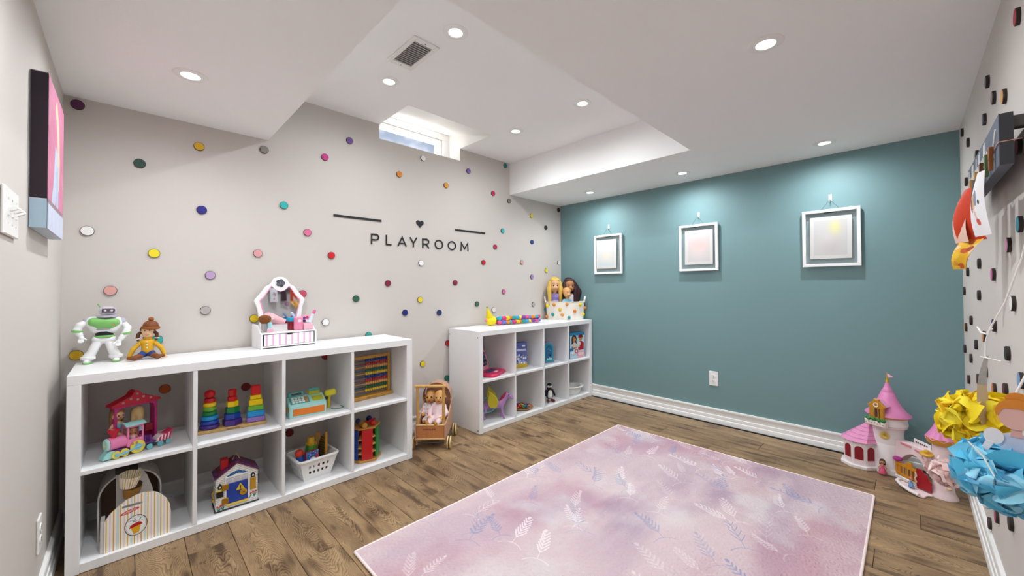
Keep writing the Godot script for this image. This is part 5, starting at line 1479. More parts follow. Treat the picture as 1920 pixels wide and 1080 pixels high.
	obj("barrel", G.new().lathe([Vector2(0, -0.05), Vector2(0.015, -0.048), Vector2(0.024, -0.034), Vector2(0.0265, -0.01), Vector2(0.02, 0.02), Vector2(0.0155, 0.062), Vector2(0.013, 0.062), Vector2(0, 0.05)], 26, X(Vector3(0.0, 0.073, 0), Vector3(0, -10, -112))), mat("eeb0b8", 0.4), b)
	obj("grip", G.new().tube([Vector3(-0.022, 0.072, 0.004), Vector3(-0.035, 0.03, 0.012), Vector3(-0.042, 0.0105, 0.016)], [0.012, 0.0105, 0.01], 14), mat("efbfca", 0.4), b)
	obj("side_disc", G.new().cyl(0.011, 0.003, X(Vector3(-0.012, 0.078, 0.0255), Vector3(86, 0, 0)), 20, 0.001), mat("f4d3d6", 0.4), b)
	b = thing("nail_polish", "small nail polish bottle with a pale turquoise cap at the vanity's front left", "nail polish", Vector3(-2.792, y, 0.172), 0.0, gr)
	obj("bottle", G.new().box(Vector3(0.032, 0.022, 0.02), X(Vector3(0, 0.011, 0)), 0.004), mat("eab2c2", 0.25), b)
	obj("cap", G.new().box(Vector3(0.022, 0.034, 0.017), X(Vector3(0, 0.039, 0)), 0.004), mat("a4dde2", 0.35), b)
	b = thing("cream_jar", "bottle of dark red polish with a wide blue lid before the mirror", "jar", Vector3(-2.664, y, 0.105), 0.0, gr)
	obj("bottle", G.new().lathe([Vector2(0, 0), Vector2(0.021, 0), Vector2(0.023, 0.006), Vector2(0.023, 0.05), Vector2(0, 0.05)], 24), mat("8e1526", 0.2), b)
	obj("lid", G.new().lathe([Vector2(0.0, 0.05), Vector2(0.027, 0.05), Vector2(0.028, 0.062), Vector2(0.024, 0.072), Vector2(0, 0.075)], 24), mat("1d9dc4", 0.35), b)
	obj("swab", G.new().box(Vector3(0.014, 0.036, 0.008), X(Vector3(0.006, 0.088, 0), Vector3(0, 0, 32)), 0.003), mat("c4cfe6", 0.4), b)
	b = thing("pink_tumbler", "tall pink tumbler with a round emblem on the vanity", "tumbler", Vector3(-2.643, y, 0.155), 0.0, gr)
	obj("cup", G.new().box(Vector3(0.044, 0.078, 0.034), X(Vector3(0, 0.039, 0)), 0.006), mat("ea8fae", 0.4), b)
	obj("emblem", G.new().cyl(0.009, 0.002, X(Vector3(0.003, 0.055, 0.0172), Vector3(90, 0, 0)), 20), mat("f3dde2", 0.4), b)
	b = thing("makeup_palette", "open pink make-up palette with round colour pans at the vanity's right", "make-up palette", Vector3(-2.592, y, 0.148), 0.0, gr)
	obj("case", G.new().box(Vector3(0.05, 0.036, 0.03), X(Vector3(0, 0.018, 0.008)), 0.004), mat("f0b5c6", 0.4), b)
	obj("lid", G.new().box(Vector3(0.05, 0.05, 0.006), X(Vector3(0, 0.061, -0.012), Vector3(-16, 0, 0)), 0.002), mat("eb9fb8", 0.4), b)
	for q in [[-0.015, 0.068, "5a2f80"], [-0.016, 0.05, "252a52"], [0.002, 0.07, "b9386a"], [0.0, 0.048, "d3dcea"], [0.017, 0.062, "8ec3da"]]:
		obj("pan", G.new().cyl(0.0085, 0.003, X(Vector3(q[0], q[1], -0.0085 - (q[1] - 0.061) * 0.28), Vector3(74, 0, 0)), 18, 0.0006), mat(q[2], 0.5), b)
	b = thing("toy_lipstick", "slanted white toy lipstick with a pink tip above the palette", "toy lipstick", Vector3(-2.575, y + 0.037, 0.163), 0.0, gr)
	var lean := X(Vector3(-0.012, 0.004, 0), Vector3(0, 0, -24))
	obj("tube", G.new().lathe([Vector2(0, 0), Vector2(0.0095, 0.0), Vector2(0.0095, 0.055), Vector2(0.0, 0.055)], 20, lean), mat("dfe9ee", 0.3), b)
	obj("tip", G.new().lathe([Vector2(0, 0.054), Vector2(0.008, 0.054), Vector2(0.0085, 0.07), Vector2(0.005, 0.08), Vector2(0, 0.082)], 20, lean), mat("e0609a", 0.35), b)

func make_caterpillar() -> void:
	var o := thing("toy_caterpillar", "soft yellow-headed toy caterpillar with a braided rainbow body on the corner shelf", "soft toy", Vector3(-0.86, T, 0.17), -12.0)
	var yel := mat("f0dc18", 0.9, 0.0, {"rim_enabled": true, "rim": 0.4})
	var hd := obj("head", G.new().orb(Vector3(-0.262, 0.042, 0.0), Vector3(0.052, 0.042, 0.042), 24, 16), yel, o)
	obj("cap", G.new().lathe([Vector2(0.034, 0.0), Vector2(0.03, 0.02), Vector2(0.02, 0.05), Vector2(0.008, 0.085), Vector2(0.0, 0.098)], 20, X(Vector3(-0.272, 0.062, 0), Vector3(0, 0, 16))), mat("dfc81c", 0.9), hd)
	obj("bobble", G.new().orb(Vector3(-0.299, 0.159, 0), Vector3(0.008, 0.008, 0.008), 12, 8), mat("8a8a3c", 0.9), hd)
	obj("nose", G.new().orb(Vector3(-0.312, 0.046, 0.008), Vector3(0.014, 0.014, 0.014), 16, 10), mat("e58a96", 0.9), hd)
	for s in [-1.0, 1.0]: obj("eye", G.new().orb(Vector3(-0.295, 0.06, s * 0.02), Vector3(0.005, 0.006, 0.005), 12, 8), mat("1c1a1a", 0.3), hd)
	var cols := ["e0568f", "4a9fd0", "e8cf1c", "e88a28", "8a3f9e", "2a9c94", "d83c7e", "6f7fd0", "f0dc2c", "e07a24", "2fb0c4"]
	var n := 0
	for i in 13:
		var x := -0.19 + 0.035 * i
		var sc := 1.0 - 0.018 * i
		for q in [[0.026, 0.022], [0.05, 0.0], [0.024, -0.022], [0.056, 0.02]]:
			var r: float = 0.0225 * sc
			obj("puff", G.new().nets([[Vector3(x, q[0], q[1]), Vector3(x + 0.016, q[0] * 0.92 + (0.008 if n % 2 else -0.002), q[1] + (0.008 if n % 3 else -0.006)), r * 0.92, r * 0.85]], 0.0065, 0.004), mat(cols[(n * 7 + i) % 11], 0.9), o)
			n += 1

func big_doll(label: String, at: Vector3, turn: float, skin: String, hair: String, top: String, long: float, group: String, scale := 1.0, bald := false) -> void:
	var o := thing("play_doll", label, "doll", at, turn, group)
	o.scale = Vector3(scale, scale, scale)
	var sk := mat(skin, 0.5)
	var bones := [[Vector3(0, 0.305, 0.0), Vector3(0, 0.27, 0.012), 0.054, 0.046], [Vector3(0, 0.2, 0), Vector3(0, 0.25, 0), 0.016, 0.017], [Vector3(-0.018, 0.262, 0.05), Vector3(0.018, 0.262, 0.05), 0.012, 0.012], [Vector3(0, 0.27, 0.062), Vector3(0, 0.266, 0.066), 0.006, 0.006], [Vector3(0, 0.06, 0), Vector3(0, 0.17, 0), 0.04, 0.034]]
	for s in [-1.0, 1.0]:
		bones.append([Vector3(s * 0.04, 0.19, 0), Vector3(s * 0.056, 0.12, 0.012), 0.018, 0.015])
		bones.append([Vector3(s * 0.056, 0.12, 0.012), Vector3(s * 0.044, 0.07, 0.012), 0.015, 0.012])
	obj("body", G.new().nets(bones, 0.008, 0.014), sk, o)
	obj("top", G.new().nets([[Vector3(0, 0.05, 0), Vector3(0, 0.17, 0), 0.047, 0.04], [Vector3(-0.034, 0.186, 0), Vector3(0.034, 0.186, 0), 0.022, 0.022], [Vector3(-0.044, 0.184, 0), Vector3(-0.06, 0.14, 0.008), 0.023, 0.021], [Vector3(0.044, 0.184, 0), Vector3(0.06, 0.14, 0.008), 0.023, 0.021]], 0.008, 0.012), mat(top, 0.85), o)
	if top == "8f7cb8":
		for k in 4: obj("stripe", G.new().nets([[Vector3(0, 0.068 + 0.03 * k, 0), Vector3(0, 0.07 + 0.03 * k, 0), 0.0495 - 0.0022 * k, 0.0495 - 0.0022 * k]], 0.008, 0.01, X(Vector3(0, (0.069 + 0.03 * k) * 0.78, 0), Vector3.ZERO, Vector3(1, 0.22, 1))), mat(["e6e0ea", "3c4f8c"][k % 2], 0.85), o)
	for s in [-1.0, 1.0]:
		var e := obj("eye", G.new().orb(Vector3(s * 0.02, 0.288, 0.052), Vector3(0.009, 0.01, 0.005), 14, 10), mat("efe9e4", 0.3), o)
		obj("pupil", G.new().orb(Vector3(s * 0.02, 0.288, 0.0545), Vector3(0.0078, 0.0088, 0.0042), 12, 8), mat("241812", 0.2), e)
		obj("brow", G.new().tube([Vector3(s * 0.012, 0.303, 0.0535), Vector3(s * 0.021, 0.306, 0.052), Vector3(s * 0.03, 0.302, 0.047)], 0.0014, 6), mat("4a2f1a", 0.7), o)
	obj("mouth", G.new().orb(Vector3(0, 0.252, 0.0565), Vector3(0.009, 0.0035, 0.004), 12, 8), mat("b0303c", 0.4), o)
	if not bald:
		var hb := [[Vector3(0, 0.325, -0.02), Vector3(0, 0.3, -0.026), 0.056, 0.054], [Vector3(-0.03, 0.345, 0.02), Vector3(0.034, 0.344, 0.02), 0.018, 0.018]]
		for s in [-1.0, 1.0]:
			hb.append([Vector3(s * 0.05, 0.315, 0.006), Vector3(s * 0.058, 0.25, 0.014), 0.022, 0.024])
			hb.append([Vector3(s * 0.058, 0.25, 0.014), Vector3(s * 0.056, 0.25 - long, 0.028), 0.025, 0.014])
		hb.append([Vector3(-0.02, 0.29, -0.045), Vector3(-0.024, 0.25 - long, -0.05), 0.036, 0.028])
		hb.append([Vector3(0.02, 0.29, -0.045), Vector3(0.024, 0.25 - long, -0.05), 0.036, 0.028])
		if long > 0.165:
			hb.append([Vector3(0.05, 0.3, -0.03), Vector3(0.095, 0.22, -0.03), 0.045, 0.05])
			hb.append([Vector3(0.095, 0.22, -0.03), Vector3(0.085, 0.12, -0.02), 0.048, 0.03])
		obj("hair", G.new().nets(hb, 0.008, 0.012), mat(hair, 0.55), o)

func make_pompom_basket() -> void:
	var c := Vector3(-0.165, T, 0.182)
	var o := thing("pompom_basket", "cream fabric basket with coloured pompoms, full of dolls, in the shelf corner", "basket", c, -52.0)
	var m := mat("e9e2d8", 0.9, 0.0, {"rim_enabled": true, "rim": 0.2})
	var rx := 0.196; var rz := 0.112; var h := 0.178
	var ring := func(u: float, v: float) -> Vector3:
		var a := u * TAU
		var w := 1.0 + 0.012 * sin(a * 7.0) * v + 0.008 * sin(a * 3.0 + 1.0)
		return Vector3(cos(a) * rx * (0.95 + 0.06 * v) * w, v * h, sin(a) * rz * (0.95 + 0.06 * v) * w)
	var g := G.new().sheet(ring, 48, 8)
	g.sheet(func(u, v): return ring.call(u, v) * Vector3(0.965, 1, 0.95), 48, 8)
	g.lathe([Vector2(0, 0.002), Vector2(1, 0.002)], 32, X(Vector3.ZERO, Vector3.ZERO, Vector3(rx * 0.95, 1, rz * 0.95)))
	obj("side", g, m, o)
	var pts := []
	for k in 48: pts.append(ring.call(k / 48.0, 1.0) * Vector3(0.985, 1, 0.98))
	obj("hem", G.new().tube(pts, 0.0052, 8, true), m, o)
	for s in [-1.0, 1.0]:
		var hp := []
		for k in 9:
			var a := PI * k / 8.0
			hp.append(Vector3(s * (rx - 0.002 + 0.012 * sin(a)), h - 0.004 + 0.055 * sin(a), 0.045 * cos(a)))
		obj("handle", G.new().tube(hp, 0.0085, 8), m, o)
	var cols := ["e0c81c", "df7d2c", "2a8f90", "e39a50", "d8b425", "dd8a34", "1f8a86", "e6cf20", "de8a3a", "20707c", "e4b020", "c25a20"]
	var n := 0
	for q in [[40, 0.86], [60, 0.5], [78, 0.14], [84, 0.9], [104, 0.6], [122, 0.86], [128, 0.3], [152, 0.78], [160, 0.16], [180, 0.55], [196, 0.9], [206, 0.2], [20, 0.3], [6, 0.66], [-8, 0.15], [98, 0.3]]:
		var p: Vector3 = ring.call(q[0] / 360.0, q[1])
		var od := (p * Vector3(1.0 / rx, 0, 1.0 / rz)).normalized()
		obj("pompom", G.new().orb(p + od * 0.007, Vector3(0.0165, 0.0165, 0.0165), 14, 10), mat(cols[n % 12], 1.0), o)
		n += 1
	var gr := "dolls in the pompom basket"
	var y := T + 0.012
	big_doll("blond long-haired doll in a striped top, left in the pompom basket", c + Vector3(-0.078, y - T + 0.048, -0.07), -40.0, "d9a67a", "d9b34e", "8f7cb8", 0.16, gr)
	big_doll("dark-haired doll in a white top, at the back of the pompom basket", c + Vector3(0.051, y - T + 0.042, 0.017), -34.0, "b07444", "35161a", "e9dfe2", 0.17, gr)
	big_doll("small baby doll whose bald head peeks from the pompom basket", c + Vector3(-0.035, y - T + 0.03, 0.053), -20.0, "d9a066", "d9a066", "7fbcd2", 0.0, gr, 0.8, true)

# ---------------------------------------------------------------- the doll cart and its two baby dolls
func baby_doll(label: String, at: Vector3, turn: float, head_turn: float, romper: Material, lift: float) -> void:
	var o := thing("baby_doll", label, "doll", at, turn, "baby dolls in the wooden cart")
	o.scale = Vector3(0.94, 0.98, 0.94)
	var sk := mat("d39a55", 0.45)
	var hb := Basis.from_euler(Vector3(-0.12, deg_to_rad(head_turn), 0.05))
	var hc := Vector3(0, 0.183, -0.055)
	var bones := [[hc + hb * Vector3(0, 0.012, -0.008), hc + hb * Vector3(0, -0.008, 0.01), 0.042, 0.036], [hc + hb * Vector3(-0.016, -0.014, 0.03), hc + hb * Vector3(0.016, -0.014, 0.03), 0.013, 0.013], [hc + hb * Vector3(0, -0.006, 0.045), hc + hb * Vector3(0, -0.008, 0.047), 0.0055, 0.0055], [Vector3(0, 0.12, -0.05), Vector3(0, 0.15, -0.055), 0.018, 0.018]]
	for s in [-1.0, 1.0]: bones.append([hc + hb * Vector3(s * 0.042, 0, 0.0), hc + hb * Vector3(s * 0.044, 0.004, 0), 0.007, 0.007])
	obj("head", G.new().nets(bones, 0.0055, 0.01), sk, o)
	for s in [-1.0, 1.0]:
		var e := obj("eye", G.new().orb(hc + hb * Vector3(s * 0.016, 0.006, 0.042), Vector3(0.0072, 0.0055, 0.0046), 12, 8), mat("d9cfc4", 0.3), o)
		obj("pupil", G.new().orb(hc + hb * Vector3(s * 0.016, 0.006, 0.0445), Vector3(0.0062, 0.0056, 0.0036), 12, 8), mat("25160e", 0.2), e)
	obj("mouth", G.new().orb(hc + hb * Vector3(0, -0.021, 0.0435), Vector3(0.0085, 0.0045, 0.004), 12, 8), mat("8e3020", 0.4), o)
	var cloth := [[Vector3(0, 0.05, -0.015), Vector3(0, 0.115, -0.045), 0.044, 0.034], [Vector3(-0.03, 0.128, -0.045), Vector3(0.03, 0.128, -0.045), 0.018, 0.018]]
	for s in [-1.0, 1.0]:
		cloth.append([Vector3(s * 0.04, 0.125, -0.04), Vector3(s * 0.064, 0.085, -0.014), 0.017, 0.017])
		cloth.append([Vector3(s * 0.064, 0.085, -0.014), Vector3(s * 0.05, 0.066 + lift, 0.03), 0.017, 0.0145])
		cloth.append([Vector3(s * 0.022, 0.038, 0.0), Vector3(s * 0.032, 0.046, 0.055), 0.026, 0.021])
		cloth.append([Vector3(s * 0.032, 0.046, 0.055), Vector3(s * 0.03, 0.036, 0.1), 0.02, 0.017])
	obj("romper", G.new().nets(cloth, 0.006, 0.012), romper, o)
	for s in [-1.0, 1.0]:
		var h := Vector3(s * 0.048, 0.066 + lift, 0.036)
		var fb := [[h, h + Vector3(-s * 0.003, 0.0, 0.01), 0.011, 0.01]]
		for k in 4: fb.append([h + Vector3(s * (-0.008 + 0.005 * k), -0.001, 0.014), h + Vector3(s * (-0.011 + 0.005 * k), -0.006, 0.026 - 0.002 * absf(k - 1.3)), 0.0036, 0.003])
		fb.append([h + Vector3(-s * 0.008, 0.002, 0.008), h + Vector3(-s * 0.018, 0.002, 0.018), 0.004, 0.0034])
		obj("hand", G.new().nets(fb, 0.0028, 0.002), sk, o)
		var f := Vector3(s * 0.03, 0.036, 0.106)
		var tb := [[f, f + Vector3(s * 0.002, 0.018, 0.016), 0.0125, 0.012], [f + Vector3(0, -0.004, 0.006), f + Vector3(0, -0.006, 0.008), 0.012, 0.011]]
		for k in 4: tb.append([f + Vector3(s * (-0.007 + 0.005 * k), 0.026, 0.02), f + Vector3(s * (-0.007 + 0.005 * k), 0.0325 - 0.001 * k, 0.022), 0.004, 0.0034])
		obj("foot", G.new().nets(tb, 0.0032, 0.003), sk, o)

func make_cart() -> void:
	var at := Vector3(-1.882, 0.0, 0.369)   # the middle of the front axle
	var turn := -44.0
	var o := thing("doll_cart", "wooden push cart with a tall handle and four wheels between the shelf units", "doll cart", at, turn)
	var wd := wood("d98f58"); var pale := wood("e6c084"); var pink := wood("dcae94")
	# local z points to the viewer; the box runs back from z = 0.02 to z = -0.29
	obj("front_panel", G.new().box(Vector3(0.186, 0.088, 0.01), X(Vector3(0, 0.118, 0.012)), 0.001), wd, o)
	obj("front_rail", G.new().box(Vector3(0.2, 0.013, 0.016), X(Vector3(0, 0.165, 0.012)), 0.004), pale, o)
	obj("front_sill", G.new().box(Vector3(0.2, 0.012, 0.016), X(Vector3(0, 0.072, 0.012)), 0.003), pale, o)
	obj("floor_panel", G.new().box(Vector3(0.186, 0.008, 0.29), X(Vector3(0, 0.078, -0.14)), 0.001), wd, o)
	for s in [-1.0, 1.0]:
		obj("side_panel", G.new().prism([Vector2(0.02, 0.066), Vector2(0.022, 0.172), Vector2(-0.1, 0.185), Vector2(-0.22, 0.235), Vector2(-0.29, 0.27), Vector2(-0.29, 0.1), Vector2(-0.24, 0.07)], 0.01, X(Vector3(s * 0.1, 0, 0), Vector3(0, -90, 0)), 0.002), pink, o)
		for z in [0.0, -0.25]:
			for k in 2:
				var wh := obj("wheel", G.new().cyl(0.041, 0.011, X(Vector3(s * (0.1165 + 0.0185 * k), 0.0413, z - 0.006), Vector3(0, 0, 90)), 32, 0.003), wood("cda552"), o)
				obj("tyre", G.new().lathe([Vector2(0.0405, -0.0038), Vector2(0.0418, -0.002), Vector2(0.0418, 0.002), Vector2(0.0405, 0.0038)], 32, X(Vector3(s * (0.1165 + 0.0185 * k), 0.0418, z - 0.006), Vector3(0, 0, 90))), mat("d8c79c", 0.6), wh)
			obj("axle_cap", G.new().cyl(0.006, 0.006, X(Vector3(s * 0.1425, 0.0413, z - 0.006), Vector3(0, 0, 90)), 14, 0.0015), mat("c9c4ba", 0.3, 0.7), o)
		obj("handle_post", G.new().tube([Vector3(s * 0.088, 0.08, 0.0), Vector3(s * 0.088, 0.2, 0.0), Vector3(s * 0.089, 0.425, 0.006)], [0.011, 0.011, 0.0095], 12), wood("e2b066"), o)
	for z in [0.0, -0.25]: obj("axle", G.new().tube([Vector3(-0.14, 0.0413, z - 0.006), Vector3(0.14, 0.0413, z - 0.006)], 0.004, 8), mat("6b6660", 0.4, 0.6), o)
	for s in [-1.0, 1.0]: obj("strut", G.new().box(Vector3(0.012, 0.05, 0.016), X(Vector3(s * 0.098, 0.05, -0.006)), 0.002), pink, o)
	obj("handle_bar", G.new().cyl(0.0105, 0.218, X(Vector3(0, 0.428, 0.006), Vector3(0, 0, 90)), 18, 0.003), wood("e6b66c"), o)
	var arch := [Vector2(-0.095, 0.085), Vector2(0.095, 0.085), Vector2(0.098, 0.27)] + arc2(Vector2(0, 0.3), 0.098, 0.098, 0, 180, 14) + [Vector2(-0.098, 0.27)]
	obj("back_panel", G.new().prism(arch, 0.01, X(Vector3(0, 0, -0.285), Vector3(-4, 0, 0)), 0.002), pink, o)
	obj("hood", G.new().sheet(func(u, v):
		var a: float = lerpf(-20.0, 200.0, u) * PI / 180.0
		return Vector3(cos(a) * 0.103, 0.3 + sin(a) * 0.103, lerpf(-0.295, -0.2, v)), 24, 3), pink, o)
	obj("maker_mark", words("PINTOLINE", 0.016, 0.0006, true), mat("7c2f1c", 0.6), o).position = Vector3(-0.006, 0.137, 0.0175)
	var cushion := obj("cushion", G.new().box(Vector3(0.176, 0.02, 0.25), X(Vector3(0, 0.094, -0.14)), 0.008), mat("9a2430", 0.9), o)
	cushion.set_meta("label", "dark red cushion")
	var im := blank(128, 128, "ecd3d6")
	for k in 150:
		oval(im, rng.randf() * 128, rng.randf() * 128, 2.6, 2.0, Color(["d89aa8", "f4e6e6", "c98894", "e9c2b4"][k % 4]))
	var floral := tex_mat(im, 0.9, {"uv1_triplanar": true, "uv1_scale": Vector3(14, 14, 14)})
	var im2 := blank(64, 64, "efe2e0")
	for k in 40: oval(im2, rng.randf() * 64, rng.randf() * 64, 3.6, 3.0, Color(["a92c3c", "c45a66", "f0e8e4"][k % 3]))
	var red_print := tex_mat(im2, 0.9, {"uv1_triplanar": true, "uv1_scale": Vector3(12, 12, 12)})
	var bs := Basis.from_euler(Vector3(0, deg_to_rad(turn), 0))
	baby_doll("bald baby doll in a red and white print suit, left in the wooden cart", at + bs * Vector3(-0.044, 0.108, -0.185), turn + 6.0, -8.0, red_print, 0.02)
	baby_doll("bald baby doll in a pale pink floral suit, right in the wooden cart", at + bs * Vector3(0.026, 0.128, -0.098), turn - 10.0, 6.0, floral, 0.0)

func make_unit_two_things() -> void:
	# pink toy laptop
	var o := thing("toy_laptop", "pink toy laptop standing open in the corner unit's top left cube", "toy laptop", Vector3(-1.262, M, 0.245), 24.0)
	var pk := mat("d9245c", 0.4); var lp := mat("ee9ab4", 0.4)
	var outl := []
	for q in [[1, 1, 0], [-1, 1, 90], [-1, -1, 180], [1, -1, 270]]:
		for k in 5:
			var a := deg_to_rad(q[2] + k * 22.5)
			outl.append(Vector2(q[0] * 0.085 + 0.04 * cos(a), q[1] * 0.045 + 0.04 * sin(a)))
	var bs := obj("base", G.new().prism(outl, 0.024, X(Vector3(0.0, 0.0125, 0.03), Vector3(90, 0, 0)), 0.006), pk, o)
	for j in 3:
		for i in 8: obj("key", G.new().box(Vector3(0.015, 0.005, 0.014), X(Vector3(-0.066 + 0.0185 * i, 0.0262, 0.002 + 0.018 * j)), 0.002), mat(["2c3a6e", "283048", "3c4f8c"][(i + j) % 3], 0.4), bs)
	obj("touch_pad", G.new().box(Vector3(0.045, 0.003, 0.024), X(Vector3(0.0, 0.0255, 0.072)), 0.001), mat("e4dfe6", 0.4), bs)
	var lid := obj("lid", G.new().prism([Vector2(-0.1, 0), Vector2(0.1, 0), Vector2(0.108, 0.03), Vector2(0.098, 0.15), Vector2(0.08, 0.168), Vector2(-0.08, 0.168), Vector2(-0.098, 0.15), Vector2(-0.108, 0.03)], 0.016, X(Vector3(0, 0.02, -0.045), Vector3(-14, 0, 0)), 0.004), lp, o)
	var im := blank(128, 96, "22294c")
	for k in 12: oval(im, 16 + 32 * (k % 4), 18 + 30 * (k / 4), 9, 8, Color(["c9305a", "3f8fb8", "5db07a", "8a4fa8", "d8b23c"][k % 5]))
	var g := G.new()
	g.quv(Vector3(-0.078, 0.146, 0.0086), Vector3(0.078, 0.146, 0.0086), Vector3(0.082, 0.036, 0.0086), Vector3(-0.082, 0.036, 0.0086), Vector3(0, 0, 1))
	obj("screen", g, tex_mat(im, 0.25), lid).transform = X(Vector3(0, 0.02, -0.045), Vector3(-14, 0, 0))
	# tall blue card box
	im = blank(128, 256, "5a68ad")
	poly_px(im, [Vector2(0, 214), Vector2(128, 206), Vector2(128, 256), Vector2(0, 256)], Color("c2a12c"))
	for k in 9: poly_px(im, [Vector2(12 + k * 12, 66 - k % 2 * 3), Vector2(20 + k * 12, 65), Vector2(20 + k * 12, 84), Vector2(12 + k * 12, 86)], Color("e9e8f2"))
	for k in 26: oval(im, 14 + rng.randf() * 100, 120 + rng.randf() * 88, 7 + rng.randf() * 9, 6 + rng.randf() * 7, Color(["d9dcea", "b9bed8", "3c4a86", "7d6a60", "e3e2ea", "8fa0cc"][k % 6]))
	oval(im, 88, 34, 20, 9, Color("dfe2ee"))
	o = thing("toy_box", "tall blue card box with white shapes and a yellow foot in the corner unit", "toy box", Vector3(-0.898, M, 0.255), -14.0)
	obj("carton", G.new().box(Vector3(0.118, 0.222, 0.05), X(Vector3(0, 0.111, 0)), 0.001), mat("4d4f9c", 0.45), o)
	g = G.new()
	g.quv(Vector3(-0.058, 0.221, 0.0254), Vector3(0.058, 0.221, 0.0254), Vector3(0.058, 0.001, 0.0254), Vector3(-0.058, 0.001, 0.0254), Vector3(0, 0, 1))
	obj("front_print", g, tex_mat(im, 0.4), o)
	# arched teal toy case
	o = thing("arched_toy_case", "arched teal and lilac toy case with a dark blue door panel in the corner unit", "toy case", Vector3(-0.565, M, 0.285), -20.0)
	var arch := [Vector2(-0.06, 0), Vector2(0.06, 0)] + arc2(Vector2(0, 0.13), 0.06, 0.065, 0, 180, 16)
	obj("shell", G.new().prism(arch, 0.07, X(Vector3(0, 0, -0.01)), 0.006), mat("9a84c8", 0.35), o)
	var arch2 := [Vector2(-0.053, 0.008), Vector2(0.053, 0.008)] + arc2(Vector2(0, 0.13), 0.053, 0.057, 0, 180, 16)
	obj("front", G.new().prism(arch2, 0.006, X(Vector3(0, 0, 0.027)), 0.002), mat("2a93a0", 0.35), o)
	var arch3 := [Vector2(-0.036, 0.03), Vector2(0.036, 0.03)] + arc2(Vector2(0, 0.125), 0.036, 0.042, 0, 180, 14)
	obj("door_panel", G.new().prism(arch3, 0.004, X(Vector3(0, 0, 0.031)), 0.001), mat("1f6390", 0.3), o)
	for q in [[-0.012, 0.13, 0.02, 40.0], [0.012, 0.118, 0.024, -35.0], [-0.004, 0.1, 0.016, 20.0]]: obj("swirl", G.new().box(Vector3(q[2], 0.004, 0.002), X(Vector3(q[0], q[1], 0.0335), Vector3(0, 0, q[3])), 0.001), mat("4fb7c8", 0.35), o)
	obj("dark_emblem", G.new().prism([Vector2(-0.008, 0), Vector2(0.012, -0.014), Vector2(0.014, 0.02)], 0.003, X(Vector3(0.004, 0.072, 0.033))), mat("221b3c", 0.4), o)
	obj("pale_drift", G.new().prism([Vector2(-0.03, 0.03), Vector2(0.03, 0.03), Vector2(0.026, 0.05), Vector2(0.01, 0.044), Vector2(0, 0.056), Vector2(-0.012, 0.042), Vector2(-0.026, 0.05)], 0.003, X(Vector3(0.004, 0.0, 0.0335))), mat("a6d5dc", 0.35), o)
	# picture box with two children printed on it
	im = blank(192, 256, "c3dcea")
	poly_px(im, [Vector2(0, 0), Vector2(192, 0), Vector2(192, 28), Vector2(0, 28)], Color("2b8cc0"))
	oval(im, 180, 15, 9, 9, Color("1b5f96"))
	oval(im, 52, 64, 34, 44, Color("20150f")); poly_px(im, [Vector2(22, 60), Vector2(82, 60), Vector2(86, 116), Vector2(18, 116)], Color("20150f"))
	oval(im, 54, 66, 21, 28, Color("c4864f"))
	poly_px(im, [Vector2(16, 122), Vector2(46, 96), Vector2(66, 96), Vector2(96, 122), Vector2(92, 178), Vector2(22, 178)], Color("d9d6d2"))
	stroke(im, [Vector2(24, 136), Vector2(34, 160), Vector2(86, 146)], 15.0, Color("b87444"))
	oval(im, 138, 52, 27, 30, Color("c4884f")); oval(im, 138, 36, 30, 17, Color("6e1526")); poly_px(im, [Vector2(108, 38), Vector2(170, 38), Vector2(176, 50), Vector2(104, 50)], Color("7e1a2c"))
	poly_px(im, [Vector2(98, 110), Vector2(124, 86), Vector2(152, 86), Vector2(184, 108), Vector2(182, 176), Vector2(110, 180)], Color("b01626"))
	oval(im, 120, 112, 20, 22, Color("e9e4e0")); oval(im, 112, 136, 16, 14, Color("d9cfc8"))
	oval(im, 20, 168, 24, 20, Color("1f78b4")); oval(im, 26, 205, 30, 22, Color("dfe4ea"))
	oval(im, 142, 222, 58, 36, Color("e7aab4")); oval(im, 142, 214, 44, 14, Color("f2d3d6"))
	oval(im, 82, 186, 21, 23, Color("c2202e")); oval(im, 82, 186, 11, 14, Color("ead9d2"))
	for k in 10: stroke(im, [Vector2(12 + k * 9, 218 + (k % 3) * 8), Vector2(20 + k * 9, 208 + (k % 4) * 6)], 4.0, Color(["5f7896", "c8586a", "8f9fb4"][k % 3]))
	o = thing("doll_box", "blue picture box showing two children, in the corner unit's top right cube", "toy box", Vector3(-0.176, M, 0.31), -9.0)
	obj("carton", G.new().box(Vector3(0.2, 0.252, 0.08), X(Vector3(0, 0.126, 0)), 0.001), mat("4a9bc4", 0.45), o)
	g = G.new()
	g.quv(Vector3(-0.099, 0.251, 0.0404), Vector3(0.099, 0.251, 0.0404), Vector3(0.099, 0.001, 0.0404), Vector3(-0.099, 0.001, 0.0404), Vector3(0, 0, 1))
	obj("front_print", g, tex_mat(im, 0.4), o)
	# winged toy horse
	o = thing("toy_horse", "lilac toy horse with a big yellow wing in the corner unit's bottom left cube", "toy horse", Vector3(-1.245, B + 0.002, 0.298), -36.0)
	var li := mat("b184c0", 0.4)
	var bones := [[Vector3(-0.075, 0.108, 0), Vector3(-0.01, 0.104, 0), 0.031, 0.027], [Vector3(-0.01, 0.104, 0), Vector3(0.055, 0.112, 0), 0.027, 0.03], [Vector3(0.066, 0.122, 0), Vector3(0.108, 0.176, 0), 0.024, 0.0165], [Vector3(0.108, 0.182, 0), Vector3(0.142, 0.164, 0), 0.0185, 0.011], [Vector3(0.142, 0.162, 0), Vector3(0.15, 0.156, 0), 0.0105, 0.01]]
